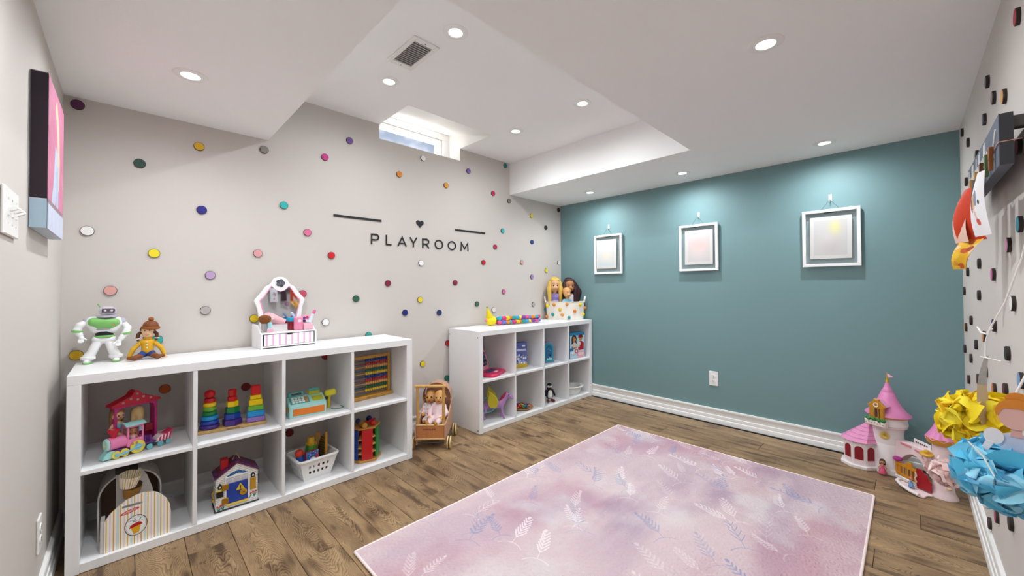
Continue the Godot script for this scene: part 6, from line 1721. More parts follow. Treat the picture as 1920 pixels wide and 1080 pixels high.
	for s in [-1.0, 1.0]:
		bones.append([Vector3(0.058, 0.1, s * 0.018), Vector3(0.064, 0.056, s * 0.018), 0.0145, 0.009])
		bones.append([Vector3(0.064, 0.056, s * 0.018), Vector3(0.07 + 0.008 * s, 0.014, s * 0.019), 0.008, 0.0065])
		bones.append([Vector3(0.07 + 0.008 * s, 0.014, s * 0.019), Vector3(0.074 + 0.008 * s, 0.008, s * 0.019), 0.0085, 0.0095])
		bones.append([Vector3(-0.078, 0.1, s * 0.019), Vector3(-0.07, 0.065, s * 0.02), 0.02, 0.0115])
		bones.append([Vector3(-0.07, 0.065, s * 0.02), Vector3(-0.09, 0.045, s * 0.02), 0.01, 0.008])
		bones.append([Vector3(-0.09, 0.045, s * 0.02), Vector3(-0.084, 0.012, s * 0.02), 0.0075, 0.0065])
		bones.append([Vector3(-0.084, 0.012, s * 0.02), Vector3(-0.079, 0.008, s * 0.02), 0.0085, 0.0095])
		bones.append([Vector3(0.104, 0.196, s * 0.009), Vector3(0.102, 0.212, s * 0.011), 0.0055, 0.0025])
	obj("body", G.new().nets(bones, 0.005, 0.01), li, o)
	for s in [-1.0, 1.0]: obj("eye", G.new().orb(Vector3(0.119, 0.182, s * 0.0155), Vector3(0.0048, 0.006, 0.003), 10, 8), mat("1d1420", 0.2), o)
	obj("horn", G.new().lathe([Vector2(0.004, 0), Vector2(0, 0.026)], 12, X(Vector3(0.121, 0.196, 0), Vector3(0, 0, -24))), mat("d6cfe2", 0.3), o)
	obj("mane", G.new().nets([[Vector3(0.1, 0.198, 0), Vector3(0.072, 0.166, 0), 0.0105, 0.013], [Vector3(0.072, 0.166, 0), Vector3(0.042, 0.13, 0), 0.013, 0.0085], [Vector3(0.108, 0.2, 0), Vector3(0.122, 0.196, 0), 0.007, 0.004]], 0.004, 0.006), mat("a8243c", 0.6), o)
	obj("tail", G.new().nets([[Vector3(-0.104, 0.112, 0), Vector3(-0.14, 0.116, 0.0), 0.014, 0.026], [Vector3(-0.14, 0.116, 0), Vector3(-0.158, 0.06, 0), 0.028, 0.024], [Vector3(-0.158, 0.06, 0), Vector3(-0.15, 0.016, 0), 0.022, 0.009]], 0.005, 0.01), mat("a32428", 0.6), o)
	obj("tail_tip", G.new().nets([[Vector3(-0.162, 0.075, 0.018), Vector3(-0.168, 0.03, 0.022), 0.014, 0.009], [Vector3(-0.168, 0.03, 0.022), Vector3(-0.16, 0.011, 0.02), 0.01, 0.006]], 0.0045, 0.006), mat("9db02c", 0.6), o)
	var wing := [Vector2(0.0, 0.1), Vector2(0.022, 0.106), Vector2(0.036, 0.125), Vector2(0.04, 0.155), Vector2(0.03, 0.185), Vector2(0.008, 0.212), Vector2(-0.018, 0.236), Vector2(-0.036, 0.252), Vector2(-0.041, 0.248), Vector2(-0.034, 0.228), Vector2(-0.042, 0.2), Vector2(-0.046, 0.165), Vector2(-0.044, 0.135), Vector2(-0.028, 0.11)]
	for s in [-1.0, 1.0]: obj("wing", G.new().prism(wing, 0.008, X(Vector3(-0.01, 0.0, s * 0.033), Vector3(s * 14, 0, 0)), 0.003), mat("c9bd2e", 0.45), o)
	var loop := []
	for k in 24:
		var a := TAU * k / 24
		loop.append(Vector3(-0.07 + 0.086 * cos(a), 0.118 + 0.062 * sin(a), 0.036 + 0.006 * sin(a)))
	obj("rope_loop", G.new().tube(loop, 0.0036, 8, true), mat("58bcc8", 0.5), o)
	# round wooden puzzle plate
	o = thing("wooden_plate", "round wooden plate heaped with coloured pieces in the corner unit's bottom row", "plate", Vector3(-0.895, B, 0.275), 0.0)
	obj("plate", G.new().lathe([Vector2(0, 0), Vector2(0.07, 0), Vector2(0.094, 0.01), Vector2(0.097, 0.017), Vector2(0.09, 0.014), Vector2(0.068, 0.007), Vector2(0, 0.006)], 36), wood("d7a468"), o)
	var cs := ["c8201e", "e0a81c", "2a7d3a", "2a4f9a", "d86f9c", "e2601c", "2fa0a8", "6e3f94", "1f1f22", "b9281f", "e2b82c", "3f9a50"]
	var cn := ["red", "amber", "green", "blue", "pink", "orange", "turquoise", "purple", "black", "dark red", "yellow", "light green"]
	for k in 22:
		var a := k * 2.4
		var r := 0.068 * sqrt((k + 0.5) / 22.0)
		var b := thing("wooden_piece", "%s %s wooden piece on the round plate" % [cn[k % 12], ["round", "oblong", "triangular"][(k + k / 12) % 3]], "toy piece", Vector3(-0.895 + cos(a) * r, B + 0.0085 + 0.026 * (1.0 - r / 0.075), 0.275 + sin(a) * r), rng.randf() * 180.0, "coloured pieces on the plate")
		var kind := (k + k / 12) % 3
		var m := mat(cs[k % 12], 0.4)
		if kind == 0: obj("piece", G.new().cyl(0.013, 0.012, X(Vector3(0, 0.007, 0), Vector3(rng.randf_range(-16, 16), 0, rng.randf_range(-16, 16))), 18, 0.002), m, b)
		elif kind == 1: obj("piece", G.new().box(Vector3(0.03, 0.012, 0.017), X(Vector3(0, 0.007, 0), Vector3(rng.randf_range(-14, 14), 0, rng.randf_range(-18, 18))), 0.003), m, b)
		else: obj("piece", G.new().prism([Vector2(-0.015, -0.01), Vector2(0.015, -0.01), Vector2(0, 0.017)], 0.012, X(Vector3(0, 0.007, 0), Vector3(90 + rng.randf_range(-14, 14), 0, 0)), 0.002), m, b)
	# a plain soft bird in black, white and red
	o = thing("plush_bird", "small black and white plush bird with dark red feet in the corner unit", "soft toy", Vector3(-0.57, B + 0.003, 0.31), -30.0)
	var fz := {"rim_enabled": true, "rim": 0.3}
	obj("body", G.new().nets([[Vector3(0, 0.05, 0), Vector3(0, 0.09, 0), 0.034, 0.029], [Vector3(0, 0.135, 0), Vector3(0, 0.14, 0), 0.026, 0.026]], 0.005, 0.014), mat("17161a", 0.95, 0.0, fz), o)
	obj("belly", G.new().nets([[Vector3(0, 0.05, 0.014), Vector3(0, 0.088, 0.012), 0.026, 0.021], [Vector3(-0.009, 0.137, 0.012), Vector3(0.009, 0.137, 0.012), 0.015, 0.015]], 0.0045, 0.004), mat("e8e5e1", 0.95, 0.0, fz), o)
	for s in [-1.0, 1.0]:
		obj("foot", G.new().nets([[Vector3(s * 0.02, 0.0105, 0.012), Vector3(s * 0.028, 0.0105, 0.046), 0.0115, 0.0125]], 0.004, 0.004), mat("6e1c1e", 0.9, 0.0, fz), o)
		obj("flipper", G.new().nets([[Vector3(s * 0.032, 0.095, 0.002), Vector3(s * 0.048, 0.055, 0.014), 0.0105, 0.0085]], 0.004, 0.004), mat("1c1b20", 0.95, 0.0, fz), o)
		obj("eye", G.new().orb(Vector3(s * 0.009, 0.144, 0.0262), Vector3(0.003, 0.0035, 0.002), 10, 8), mat("101012", 0.2), o)
	obj("beak", G.new().lathe([Vector2(0.006, 0), Vector2(0.004, 0.007), Vector2(0, 0.012)], 12, X(Vector3(0, 0.133, 0.027), Vector3(90, 0, 0))), mat("c98a3a", 0.6), o)
	# white tub with a bathing doll
	o = thing("toy_bathtub", "white oval toy bathtub in the corner unit's bottom right cube", "toy bathtub", Vector3(-0.215, B, 0.285), -14.0)
	obj("tub", G.new().lathe([Vector2(0, 0.004), Vector2(0.082, 0.0), Vector2(0.09, 0.006), Vector2(0.104, 0.064), Vector2(0.124, 0.069), Vector2(0.128, 0.077), Vector2(0.122, 0.083), Vector2(0.1, 0.078), Vector2(0.086, 0.014), Vector2(0, 0.012)], 40, X(Vector3.ZERO, Vector3.ZERO, Vector3(1.12, 1, 0.86)), 0.5), mat("ecebe9", 0.3), o)
	var dm := small_doll("bath_doll", "dark-haired little doll in blue lying in the white toy bathtub", Vector3(-0.262, B + 0.026, 0.272), 82.0, 0.13, "c98a60", "3a241a", "3f9fc4", "", true)
	dm.rotation_degrees.x = -46.0

func make_castle() -> void:
	var at := Vector3(-0.152, 0.0, 2.607)
	var o := thing("toy_castle", "white toy castle with pink cone roofs and a golden gate by the teal wall", "toy castle", at)
	var w := mat("efe9e9", 0.4); var pw := mat("f0dadd", 0.4); var pk := mat("e089bb", 0.35); var gold := mat("d09226", 0.35); var dk := mat("8e1226", 0.5)
	var thin := X(Vector3.ZERO, Vector3.ZERO, Vector3(0.76, 1, 0.76))
	# main tower
	obj("tower", G.new().lathe([Vector2(0, 0), Vector2(0.106, 0), Vector2(0.104, 0.012), Vector2(0.097, 0.03), Vector2(0.095, 0.168), Vector2(0.0935, 0.17), Vector2(0.0935, 0.172), Vector2(0.094, 0.174), Vector2(0.09, 0.225), Vector2(0.093, 0.25), Vector2(0.104, 0.27), Vector2(0.116, 0.28), Vector2(0.117, 0.29), Vector2(0.113, 0.297), Vector2(0.112, 0.326), Vector2(0.0, 0.326)], 44, thin), w, o)
	obj("scallop_band", G.new().lathe([Vector2(0.1, 0.262), Vector2(0.111, 0.266), Vector2(0.1145, 0.275), Vector2(0.109, 0.277)], 44, thin), pw, o)
	obj("eave", G.new().lathe([Vector2(0.113, 0.322), Vector2(0.125, 0.326), Vector2(0.128, 0.333), Vector2(0.112, 0.336)], 44, thin), gold, o)
	obj("roof", G.new().lathe([Vector2(0.112, 0.331), Vector2(0.137, 0.334), Vector2(0.135, 0.339), Vector2(0.104, 0.362), Vector2(0.078, 0.392), Vector2(0.056, 0.428), Vector2(0.04, 0.462), Vector2(0.036, 0.466), Vector2(0.0365, 0.47), Vector2(0.026, 0.484), Vector2(0.016, 0.505), Vector2(0.01, 0.526), Vector2(0, 0.528)], 44, thin, 0.6), pk, o)
	obj("finial", G.new().lathe([Vector2(0.01, 0.522), Vector2(0.008, 0.534), Vector2(0.005, 0.54), Vector2(0.0065, 0.548), Vector2(0.0035, 0.562), Vector2(0.002, 0.58), Vector2(0, 0.581)], 16), mat("c9a838", 0.3, 0.5), o)
	obj("pennant", G.new().sheet(func(u, v): return Vector3(-0.002 - 0.03 * u, 0.574 - 0.008 * u - 0.018 * (1 - u) * v - 0.006 * v, 0.026 * u + 0.003 * sin(u * 6.0)), 8, 3), mat("eeb6cf", 0.5), o)
	# dormer with a flower box, on the side towards the room's left
	var n := Vector3(-0.9, 0, -0.44).normalized()
	var d := Transform3D(Basis(Vector3(n.z, 0, -n.x), Vector3.UP, n), n * 0.092 + Vector3(0, 0.306, 0))
	var gable := [Vector2(-0.036, 0.012), Vector2(0.036, 0.012), Vector2(0.036, 0.075), Vector2(0.046, 0.086), Vector2(0.03, 0.1), Vector2(0.016, 0.112), Vector2(0.014, 0.126), Vector2(-0.014, 0.126), Vector2(-0.016, 0.112), Vector2(-0.03, 0.1), Vector2(-0.046, 0.086), Vector2(-0.036, 0.075)]
	var dm := obj("dormer", G.new().prism(gable, 0.016, d * X(Vector3(0, 0, 0.008)), 0.003), mat("c4881f", 0.4), o)
	obj("dormer_window", G.new().box(Vector3(0.03, 0.05, 0.004), d * X(Vector3(0.002, 0.048, 0.0165)), 0.001), mat("5c2a1c", 0.4), dm)
	for x in [-0.008, 0.012]: obj("window_bar", G.new().box(Vector3(0.004, 0.05, 0.004), d * X(Vector3(x, 0.048, 0.0185)), 0.001), mat("e2c27a", 0.4), dm)
	obj("clock", G.new().lathe([Vector2(0.0085, 0), Vector2(0.0085, 0.003), Vector2(0.013, 0.004), Vector2(0.013, 0)], 20, d * X(Vector3(0, 0.093, 0.0155), Vector3(90, 0, 0))), mat("efe6d6", 0.4), dm)
	obj("dormer_roof", G.new().prism([Vector2(-0.04, 0.0), Vector2(0.04, 0.0), Vector2(0.0, 0.034)], 0.07, d * X(Vector3(0, 0.086, -0.034)), 0.002), mat("dd9cc0", 0.4), o)
	var pot := obj("flower_box", G.new().prism([Vector2(-0.05, -0.012), Vector2(0.05, -0.012), Vector2(0.052, 0.018), Vector2(-0.052, 0.018)], 0.034, d * X(Vector3(0, -0.016, 0.016)), 0.004), mat("efe4d9", 0.4), o)
	var g := G.new()
	for k in 12: g.orb(d * Vector3(-0.046 + 0.0084 * k, 0.007 + 0.004 * (k % 2), 0.02 + 0.006 * (k % 3)), Vector3(0.0085, 0.009, 0.0085), 10, 8)
	obj("leaves", g, mat("2f7d3c", 0.6), pot)
	g = G.new()
	for k in 7: g.orb(d * Vector3(-0.042 + 0.014 * k, -0.014 + 0.006 * (k % 2), 0.0345), Vector3(0.004, 0.004, 0.002), 8, 6)
	obj("blossoms", g, mat("9c6f8e", 0.5), pot)
	var en := Vector3(-0.8, 0, 0.02).normalized()
	var et := Transform3D(Basis(Vector3(en.z, 0, -en.x), Vector3.UP, en), Vector3(-0.0705, 0.222, 0.0))
	var sun := obj("gold_emblem", G.new().lathe([Vector2(0.022, 0), Vector2(0.022, 0.004), Vector2(0.014, 0.005), Vector2(0.012, 0.003), Vector2(0, 0.003)], 24, et * X(Vector3(-0.014, 0, 0), Vector3(90, 0, 0))), mat("e0c46a", 0.4), o)
	obj("emblem_boss", G.new().orb(et * Vector3(-0.014, 0.006, 0.004), Vector3(0.008, 0.008, 0.004), 14, 8), mat("c99a2c", 0.35), sun)
	# the small house in front on the left
	var hc := Vector3(-0.01, 0, -0.128)
	var hex := []; var hexr := []; var plinth := []
	for k in 8:
		var a := TAU * (k + 0.5) / 8
		hex.append(Vector2(cos(a), sin(a)) * 0.078); hexr.append(Vector2(cos(a), sin(a)) * 0.096); plinth.append(Vector2(cos(a), sin(a)) * 0.096)
	obj("house_plinth", G.new().prism(plinth, 0.02, X(hc + Vector3(-0.006, 0.01, 0), Vector3(90, 0, 0)), 0.003), w, o)
	var hs := obj("house_walls", G.new().prism(hex, 0.14, X(hc + Vector3(0, 0.089, 0), Vector3(90, 0, 0))), mat("f2eceb", 0.4), o)
	for k in 8:
		var a := TAU * k / 8
		if cos(a) > 0.3: continue
		var m := Vector3(cos(a), 0, sin(a))
		var wt := Transform3D(Basis(Vector3(m.z, 0, -m.x), Vector3.UP, m), hc + m * 0.0722)
		obj("window_frame", G.new().prism([Vector2(-0.026, 0.045), Vector2(0.026, 0.045)] + arc2(Vector2(0, 0.112), 0.026, 0.024, 0, 180, 10), 0.003, wt * X(Vector3(0, 0, 0.001)), 0.001), w, hs)
		obj("red_curtain", G.new().prism([Vector2(-0.021, 0.05), Vector2(0.021, 0.05)] + arc2(Vector2(0, 0.11), 0.021, 0.02, 0, 180, 10), 0.003, wt * X(Vector3(0, 0, 0.0022)), 0.0005), dk, hs)
		obj("lower_panel", G.new().box(Vector3(0.044, 0.022, 0.003), wt * X(Vector3(0, 0.034, 0.001)), 0.001), pw, hs)
	g = G.new()
	var apex := hc + Vector3(0.018, 0.275, 0.048)
	for k in 8:
		var p: Vector3 = hc + Vector3(hexr[k].x, 0.156, hexr[k].y); var q: Vector3 = hc + Vector3(hexr[(k + 1) % 8].x, 0.156, hexr[(k + 1) % 8].y)
		var m := (q - p).cross(apex - p).normalized()
		if m.y < 0: m = -m
		g.tri(p, q, apex, m, m, m)
		g.tri(p, q, hc + Vector3(0, 0.154, 0), Vector3.DOWN, Vector3.DOWN, Vector3.DOWN)
	var rf := obj("house_roof", g, mat("e091bd", 0.4), o)
	g = G.new()
	for k in 8:
		for j in range(1, 6):
			var p: Vector3 = (hc + Vector3(hexr[k].x, 0.1565, hexr[k].y)).lerp(apex, j / 6.0); var q: Vector3 = (hc + Vector3(hexr[(k + 1) % 8].x, 0.1565, hexr[(k + 1) % 8].y)).lerp(apex, j / 6.0)
			g.tube([p, q], 0.0016, 5)
	obj("roof_ridges", g, mat("d27fae", 0.4), rf)
	# the right tower
	var rt := Vector3(-0.202, 0, 0.213)
	obj("small_tower", G.new().lathe([Vector2(0, 0), Vector2(0.076, 0), Vector2(0.075, 0.008), Vector2(0.06, 0.026), Vector2(0.056, 0.045), Vector2(0.055, 0.3), Vector2(0, 0.3)], 36, X(rt, Vector3.ZERO, Vector3(0.72, 1, 0.72))), pw, o)
	obj("small_eave", G.new().lathe([Vector2(0.058, 0.268), Vector2(0.078, 0.274), Vector2(0.088, 0.292), Vector2(0.089, 0.304), Vector2(0.06, 0.306)], 36, X(rt, Vector3.ZERO, Vector3(0.72, 1, 0.72))), gold, o)
	obj("small_roof", G.new().sheet(func(u, v):
		var a: float = u * TAU
		var r: float = [0.091, 0.082, 0.066, 0.051, 0.039, 0.029, 0.026, 0.017, 0.006][int(round(v * 8))]
		var y: float = [0.298, 0.309, 0.328, 0.35, 0.372, 0.393, 0.399, 0.418, 0.442][int(round(v * 8))]
		return rt + Vector3(cos(a) * r * 0.72, y - 0.006 * cos(a * 10) * (1.0 - v) * (1.0 - v), sin(a) * r * 0.72), 60, 8), pk, o)
	obj("small_finial", G.new().lathe([Vector2(0.0075, 0.432), Vector2(0.0045, 0.455), Vector2(0.002, 0.49), Vector2(0, 0.494)], 14, X(rt)), gold, o)
	# everything between the towers stands on the line that joins them
	var dir := Vector3(-0.688, 0, 0.726).normalized()
	var out := Vector3(-0.726, 0, -0.688).normalized()
	var f := Transform3D(Basis(dir, Vector3.UP, out), Vector3.ZERO)
	var br := [Vector2(0.068, 0.1), Vector2(0.068, 0.2)]
	for k in 9: br.append(Vector2(0.068 + 0.192 * k / 8.0, 0.2 + 0.014 * sin(PI * (0.15 + 0.75 * k / 8.0))))
	br.append(Vector2(0.26, 0.09))
	for k in 11: br.append(Vector2(0.248 - 0.164 * k / 10.0, 0.095 + 0.065 * sin(PI * k / 10.0)))
	obj("bridge", G.new().prism(br, 0.05, f, 0.002), pw, o)
	for q in [[0.128, 0.212, -1.0], [0.205, 0.2, -12.0]]: obj("bridge_panel", G.new().box(Vector3(0.06, 0.012, 0.004), f * X(Vector3(q[0], q[1] - 0.012, 0.0255), Vector3(0, 0, q[2])), 0.001), mat("d98a94", 0.45), o)
	obj("bridge_parapet", G.new().box(Vector3(0.09, 0.024, 0.005), f * X(Vector3(0.175, 0.224, -0.02), Vector3(0, 0, -5)), 0.001), w, o)
	g = G.new()
	for k in 6: g.cyl(0.0042, 0.004, f * X(Vector3(0.145 + 0.011 * k, 0.224 - 0.001 * k, -0.0175), Vector3(90, 0, 0)), 10)
	obj("parapet_holes", g, mat("5b4038", 0.6), o)
	obj("gate_kerb", G.new().box(Vector3(0.2, 0.02, 0.03), f * X(Vector3(0.165, 0.01, 0.03)), 0.003), w, o)
	g = G.new()
	g.box(Vector3(0.15, 0.014, 0.008), f * X(Vector3(0.155, 0.03, 0.036)), 0.001)
	g.box(Vector3(0.15, 0.016, 0.008), f * X(Vector3(0.155, 0.084, 0.036)), 0.001)
	for k in 8: g.box(Vector3(0.0075, 0.05, 0.007), f * X(Vector3(0.084 + 0.0203 * k, 0.056, 0.036)), 0.001)
	g.prism([Vector2(-0.022, 0), Vector2(0.022, 0), Vector2(0.015, 0.012), Vector2(0.012, 0.022), Vector2(-0.012, 0.022), Vector2(-0.015, 0.012)], 0.008, f * X(Vector3(0.155, 0.092, 0.036)), 0.001)
	g.box(Vector3(0.03, 0.07, 0.005), f * X(Vector3(0.09, 0.058, 0.034)), 0.001)
	obj("golden_gate", g, mat("cf8a1c", 0.35), o)
	obj("magenta_awning", G.new().orb(f * Vector3(0.088, 0.108, 0.034), Vector3(0.022, 0.012, 0.022), 18, 10), mat("b0288c", 0.4), o)
	g = G.new()
	g.prism([Vector2(0, 0), Vector2(0.062, 0), Vector2(0.062, 0.05), Vector2(0.05, 0.062), Vector2(0.046, 0.082), Vector2(0.03, 0.09), Vector2(0.02, 0.106), Vector2(0.0, 0.104), Vector2(-0.004, 0.08), Vector2(0.002, 0.06), Vector2(-0.005, 0.04)], 0.007, f * X(Vector3(0.226, 0.014, 0.07), Vector3(0, 14, 0)), 0.002)
	obj("red_door", g, mat("a30f1c", 0.45), o)
	obj("door_flourish", G.new().tube([f * Vector3(0.223, 0.095, 0.074), f * Vector3(0.229, 0.078, 0.076), f * Vector3(0.221, 0.063, 0.077), f * Vector3(0.23, 0.047, 0.077), f * Vector3(0.222, 0.032, 0.078), f * Vector3(0.231, 0.018, 0.078)], 0.003, 7), mat("f0e2d8", 0.4), o)
	obj("drawbridge", G.new().prism([Vector2(0.128, 0.062), Vector2(0.3, 0.062), Vector2(0.296, 0.09), Vector2(0.31, 0.122), Vector2(0.296, 0.138), Vector2(0.25, 0.136), Vector2(0.19, 0.12), Vector2(0.14, 0.092)], 0.009, f * X(Vector3(0, 0.0048, 0), Vector3(90, 0, 0), Vector3(1, 1, 1)), 0.002), pw, o)
	obj("drawbridge_rim", G.new().tube([f * Vector3(0.13, 0.012, 0.07), f * Vector3(0.142, 0.013, 0.096), f * Vector3(0.19, 0.013, 0.123), f * Vector3(0.25, 0.013, 0.139), f * Vector3(0.3, 0.013, 0.14)], 0.0085, 8), w, o)
	obj("gold_hat", G.new().lathe([Vector2(0.026, 0), Vector2(0.027, 0.006), Vector2(0.014, 0.01), Vector2(0.01, 0.022), Vector2(0, 0.025)], 24, f * X(Vector3(0.262, 0.205, 0.052), Vector3(12, 0, -8))), mat("d3a32a", 0.35), o)
	var rp := []
	for k in 16: rp.append(f * Vector3(0.258 + 0.014 * cos(TAU * k / 16), 0.182 + 0.014 * sin(TAU * k / 16), 0.058))
	obj("pink_ring", G.new().tube(rp, 0.0042, 8, true), mat("efb6b8", 0.4), o)
	obj("door_knob", G.new().orb(rt + Vector3(-0.042, 0.06, 0.019), Vector3(0.011, 0.006, 0.011), 12, 8), mat("d9b98a", 0.4), o)
	var block := obj("stair_block", G.new().box(Vector3(0.02, 0.032, 0.03), X(Vector3(-0.08, 0.0163, 0.02), Vector3(0, 12, 0)), 0.003), w, o)
	block.set_meta("label", "small white stair block")
	small_doll("castle_doll", "tiny brown-haired doll in a pink dress standing before the castle's main tower", Vector3(-0.256, 0.0, 2.583), -88.0, 0.088, "c98f68", "4a2c1c", "d8587c", "tiny castle dolls")
	small_doll("castle_doll", "tiny orange-haired doll in a blue dress on the castle's drawbridge", at + f * Vector3(0.222, 0.0098, 0.098), -110.0, 0.062, "d9a880", "b85a2c", "6f9fd0", "tiny castle dolls")

# ---------------------------------------------------------------- tissue skirts hanging along the south wall
func petal_mesh(sd: int, ragged: bool) -> ArrayMesh:
	var a := noise(1.0, sd, 1)
	var roll := 0.3 + 0.12 * (sd % 4)
	return G.new().sheet(func(u, v):
		var s: float = u - 0.5
		var w: float = 1.9 * pow(sin(PI * clampf(v * 0.85 + 0.149, 0, 1)), 0.5)
		if ragged: w = 1.6 * pow(sin(PI * clampf(v * 0.88 + 0.119, 0, 1)), 0.65)
		var edge: float = 1.0 + 0.07 * sin(u * 8.0 + sd) * v
		return Vector3(s * w + 0.12 * a.get_noise_2d(v * 1.4, 7.0), v * (1.15 if ragged else 0.85) * edge - 0.35 * s * s, roll * v * v * (1.0 if sd % 2 else -0.7) + 1.3 * s * s * (1.0 if sd % 3 else -0.8) + 0.07 * sin(u * 9.0 + sd * 2.0) * v + 0.22 * a.get_noise_2d(u * 1.5, v * 1.5)), 12, 12).mesh()

func tissue_skirt(o: Node3D, r: Vector3, count: int, m: Array, size: float, seedn: int, ragged: bool, lean := Vector3.ZERO) -> void:
	var meshes := []
	for k in 6: meshes.append(petal_mesh(seedn + k, ragged))
	var rg := RandomNumberGenerator.new()
	rg.seed = seedn
	for k in count:
		var y := 1.0 - 2.0 * (k + 0.5) / count
		var an := k * 2.39996
		var d := Vector3(cos(an) * sqrt(1 - y * y), y, sin(an) * sqrt(1 - y * y))
		var up := (d + lean + Vector3(rg.randf_range(-0.5, 0.5), rg.randf_range(-0.45, 0.45), rg.randf_range(-0.5, 0.5))).normalized()
		var zz := up.cross(Vector3(rg.randf_range(-1, 1), rg.randf_range(-1, 1), rg.randf_range(-1, 1))).normalized()
		var p := obj("petal", meshes[k % 6], m[k % m.size()], o)
		var s := size * rg.randf_range(0.85, 1.25)
		p.transform = Transform3D(Basis(up.cross(zz), up, zz).scaled_local(Vector3(s, s, s)), d * r * 0.3)
	obj("core", G.new().orb(Vector3.ZERO, r * 0.55, 16, 12), m[0], o)

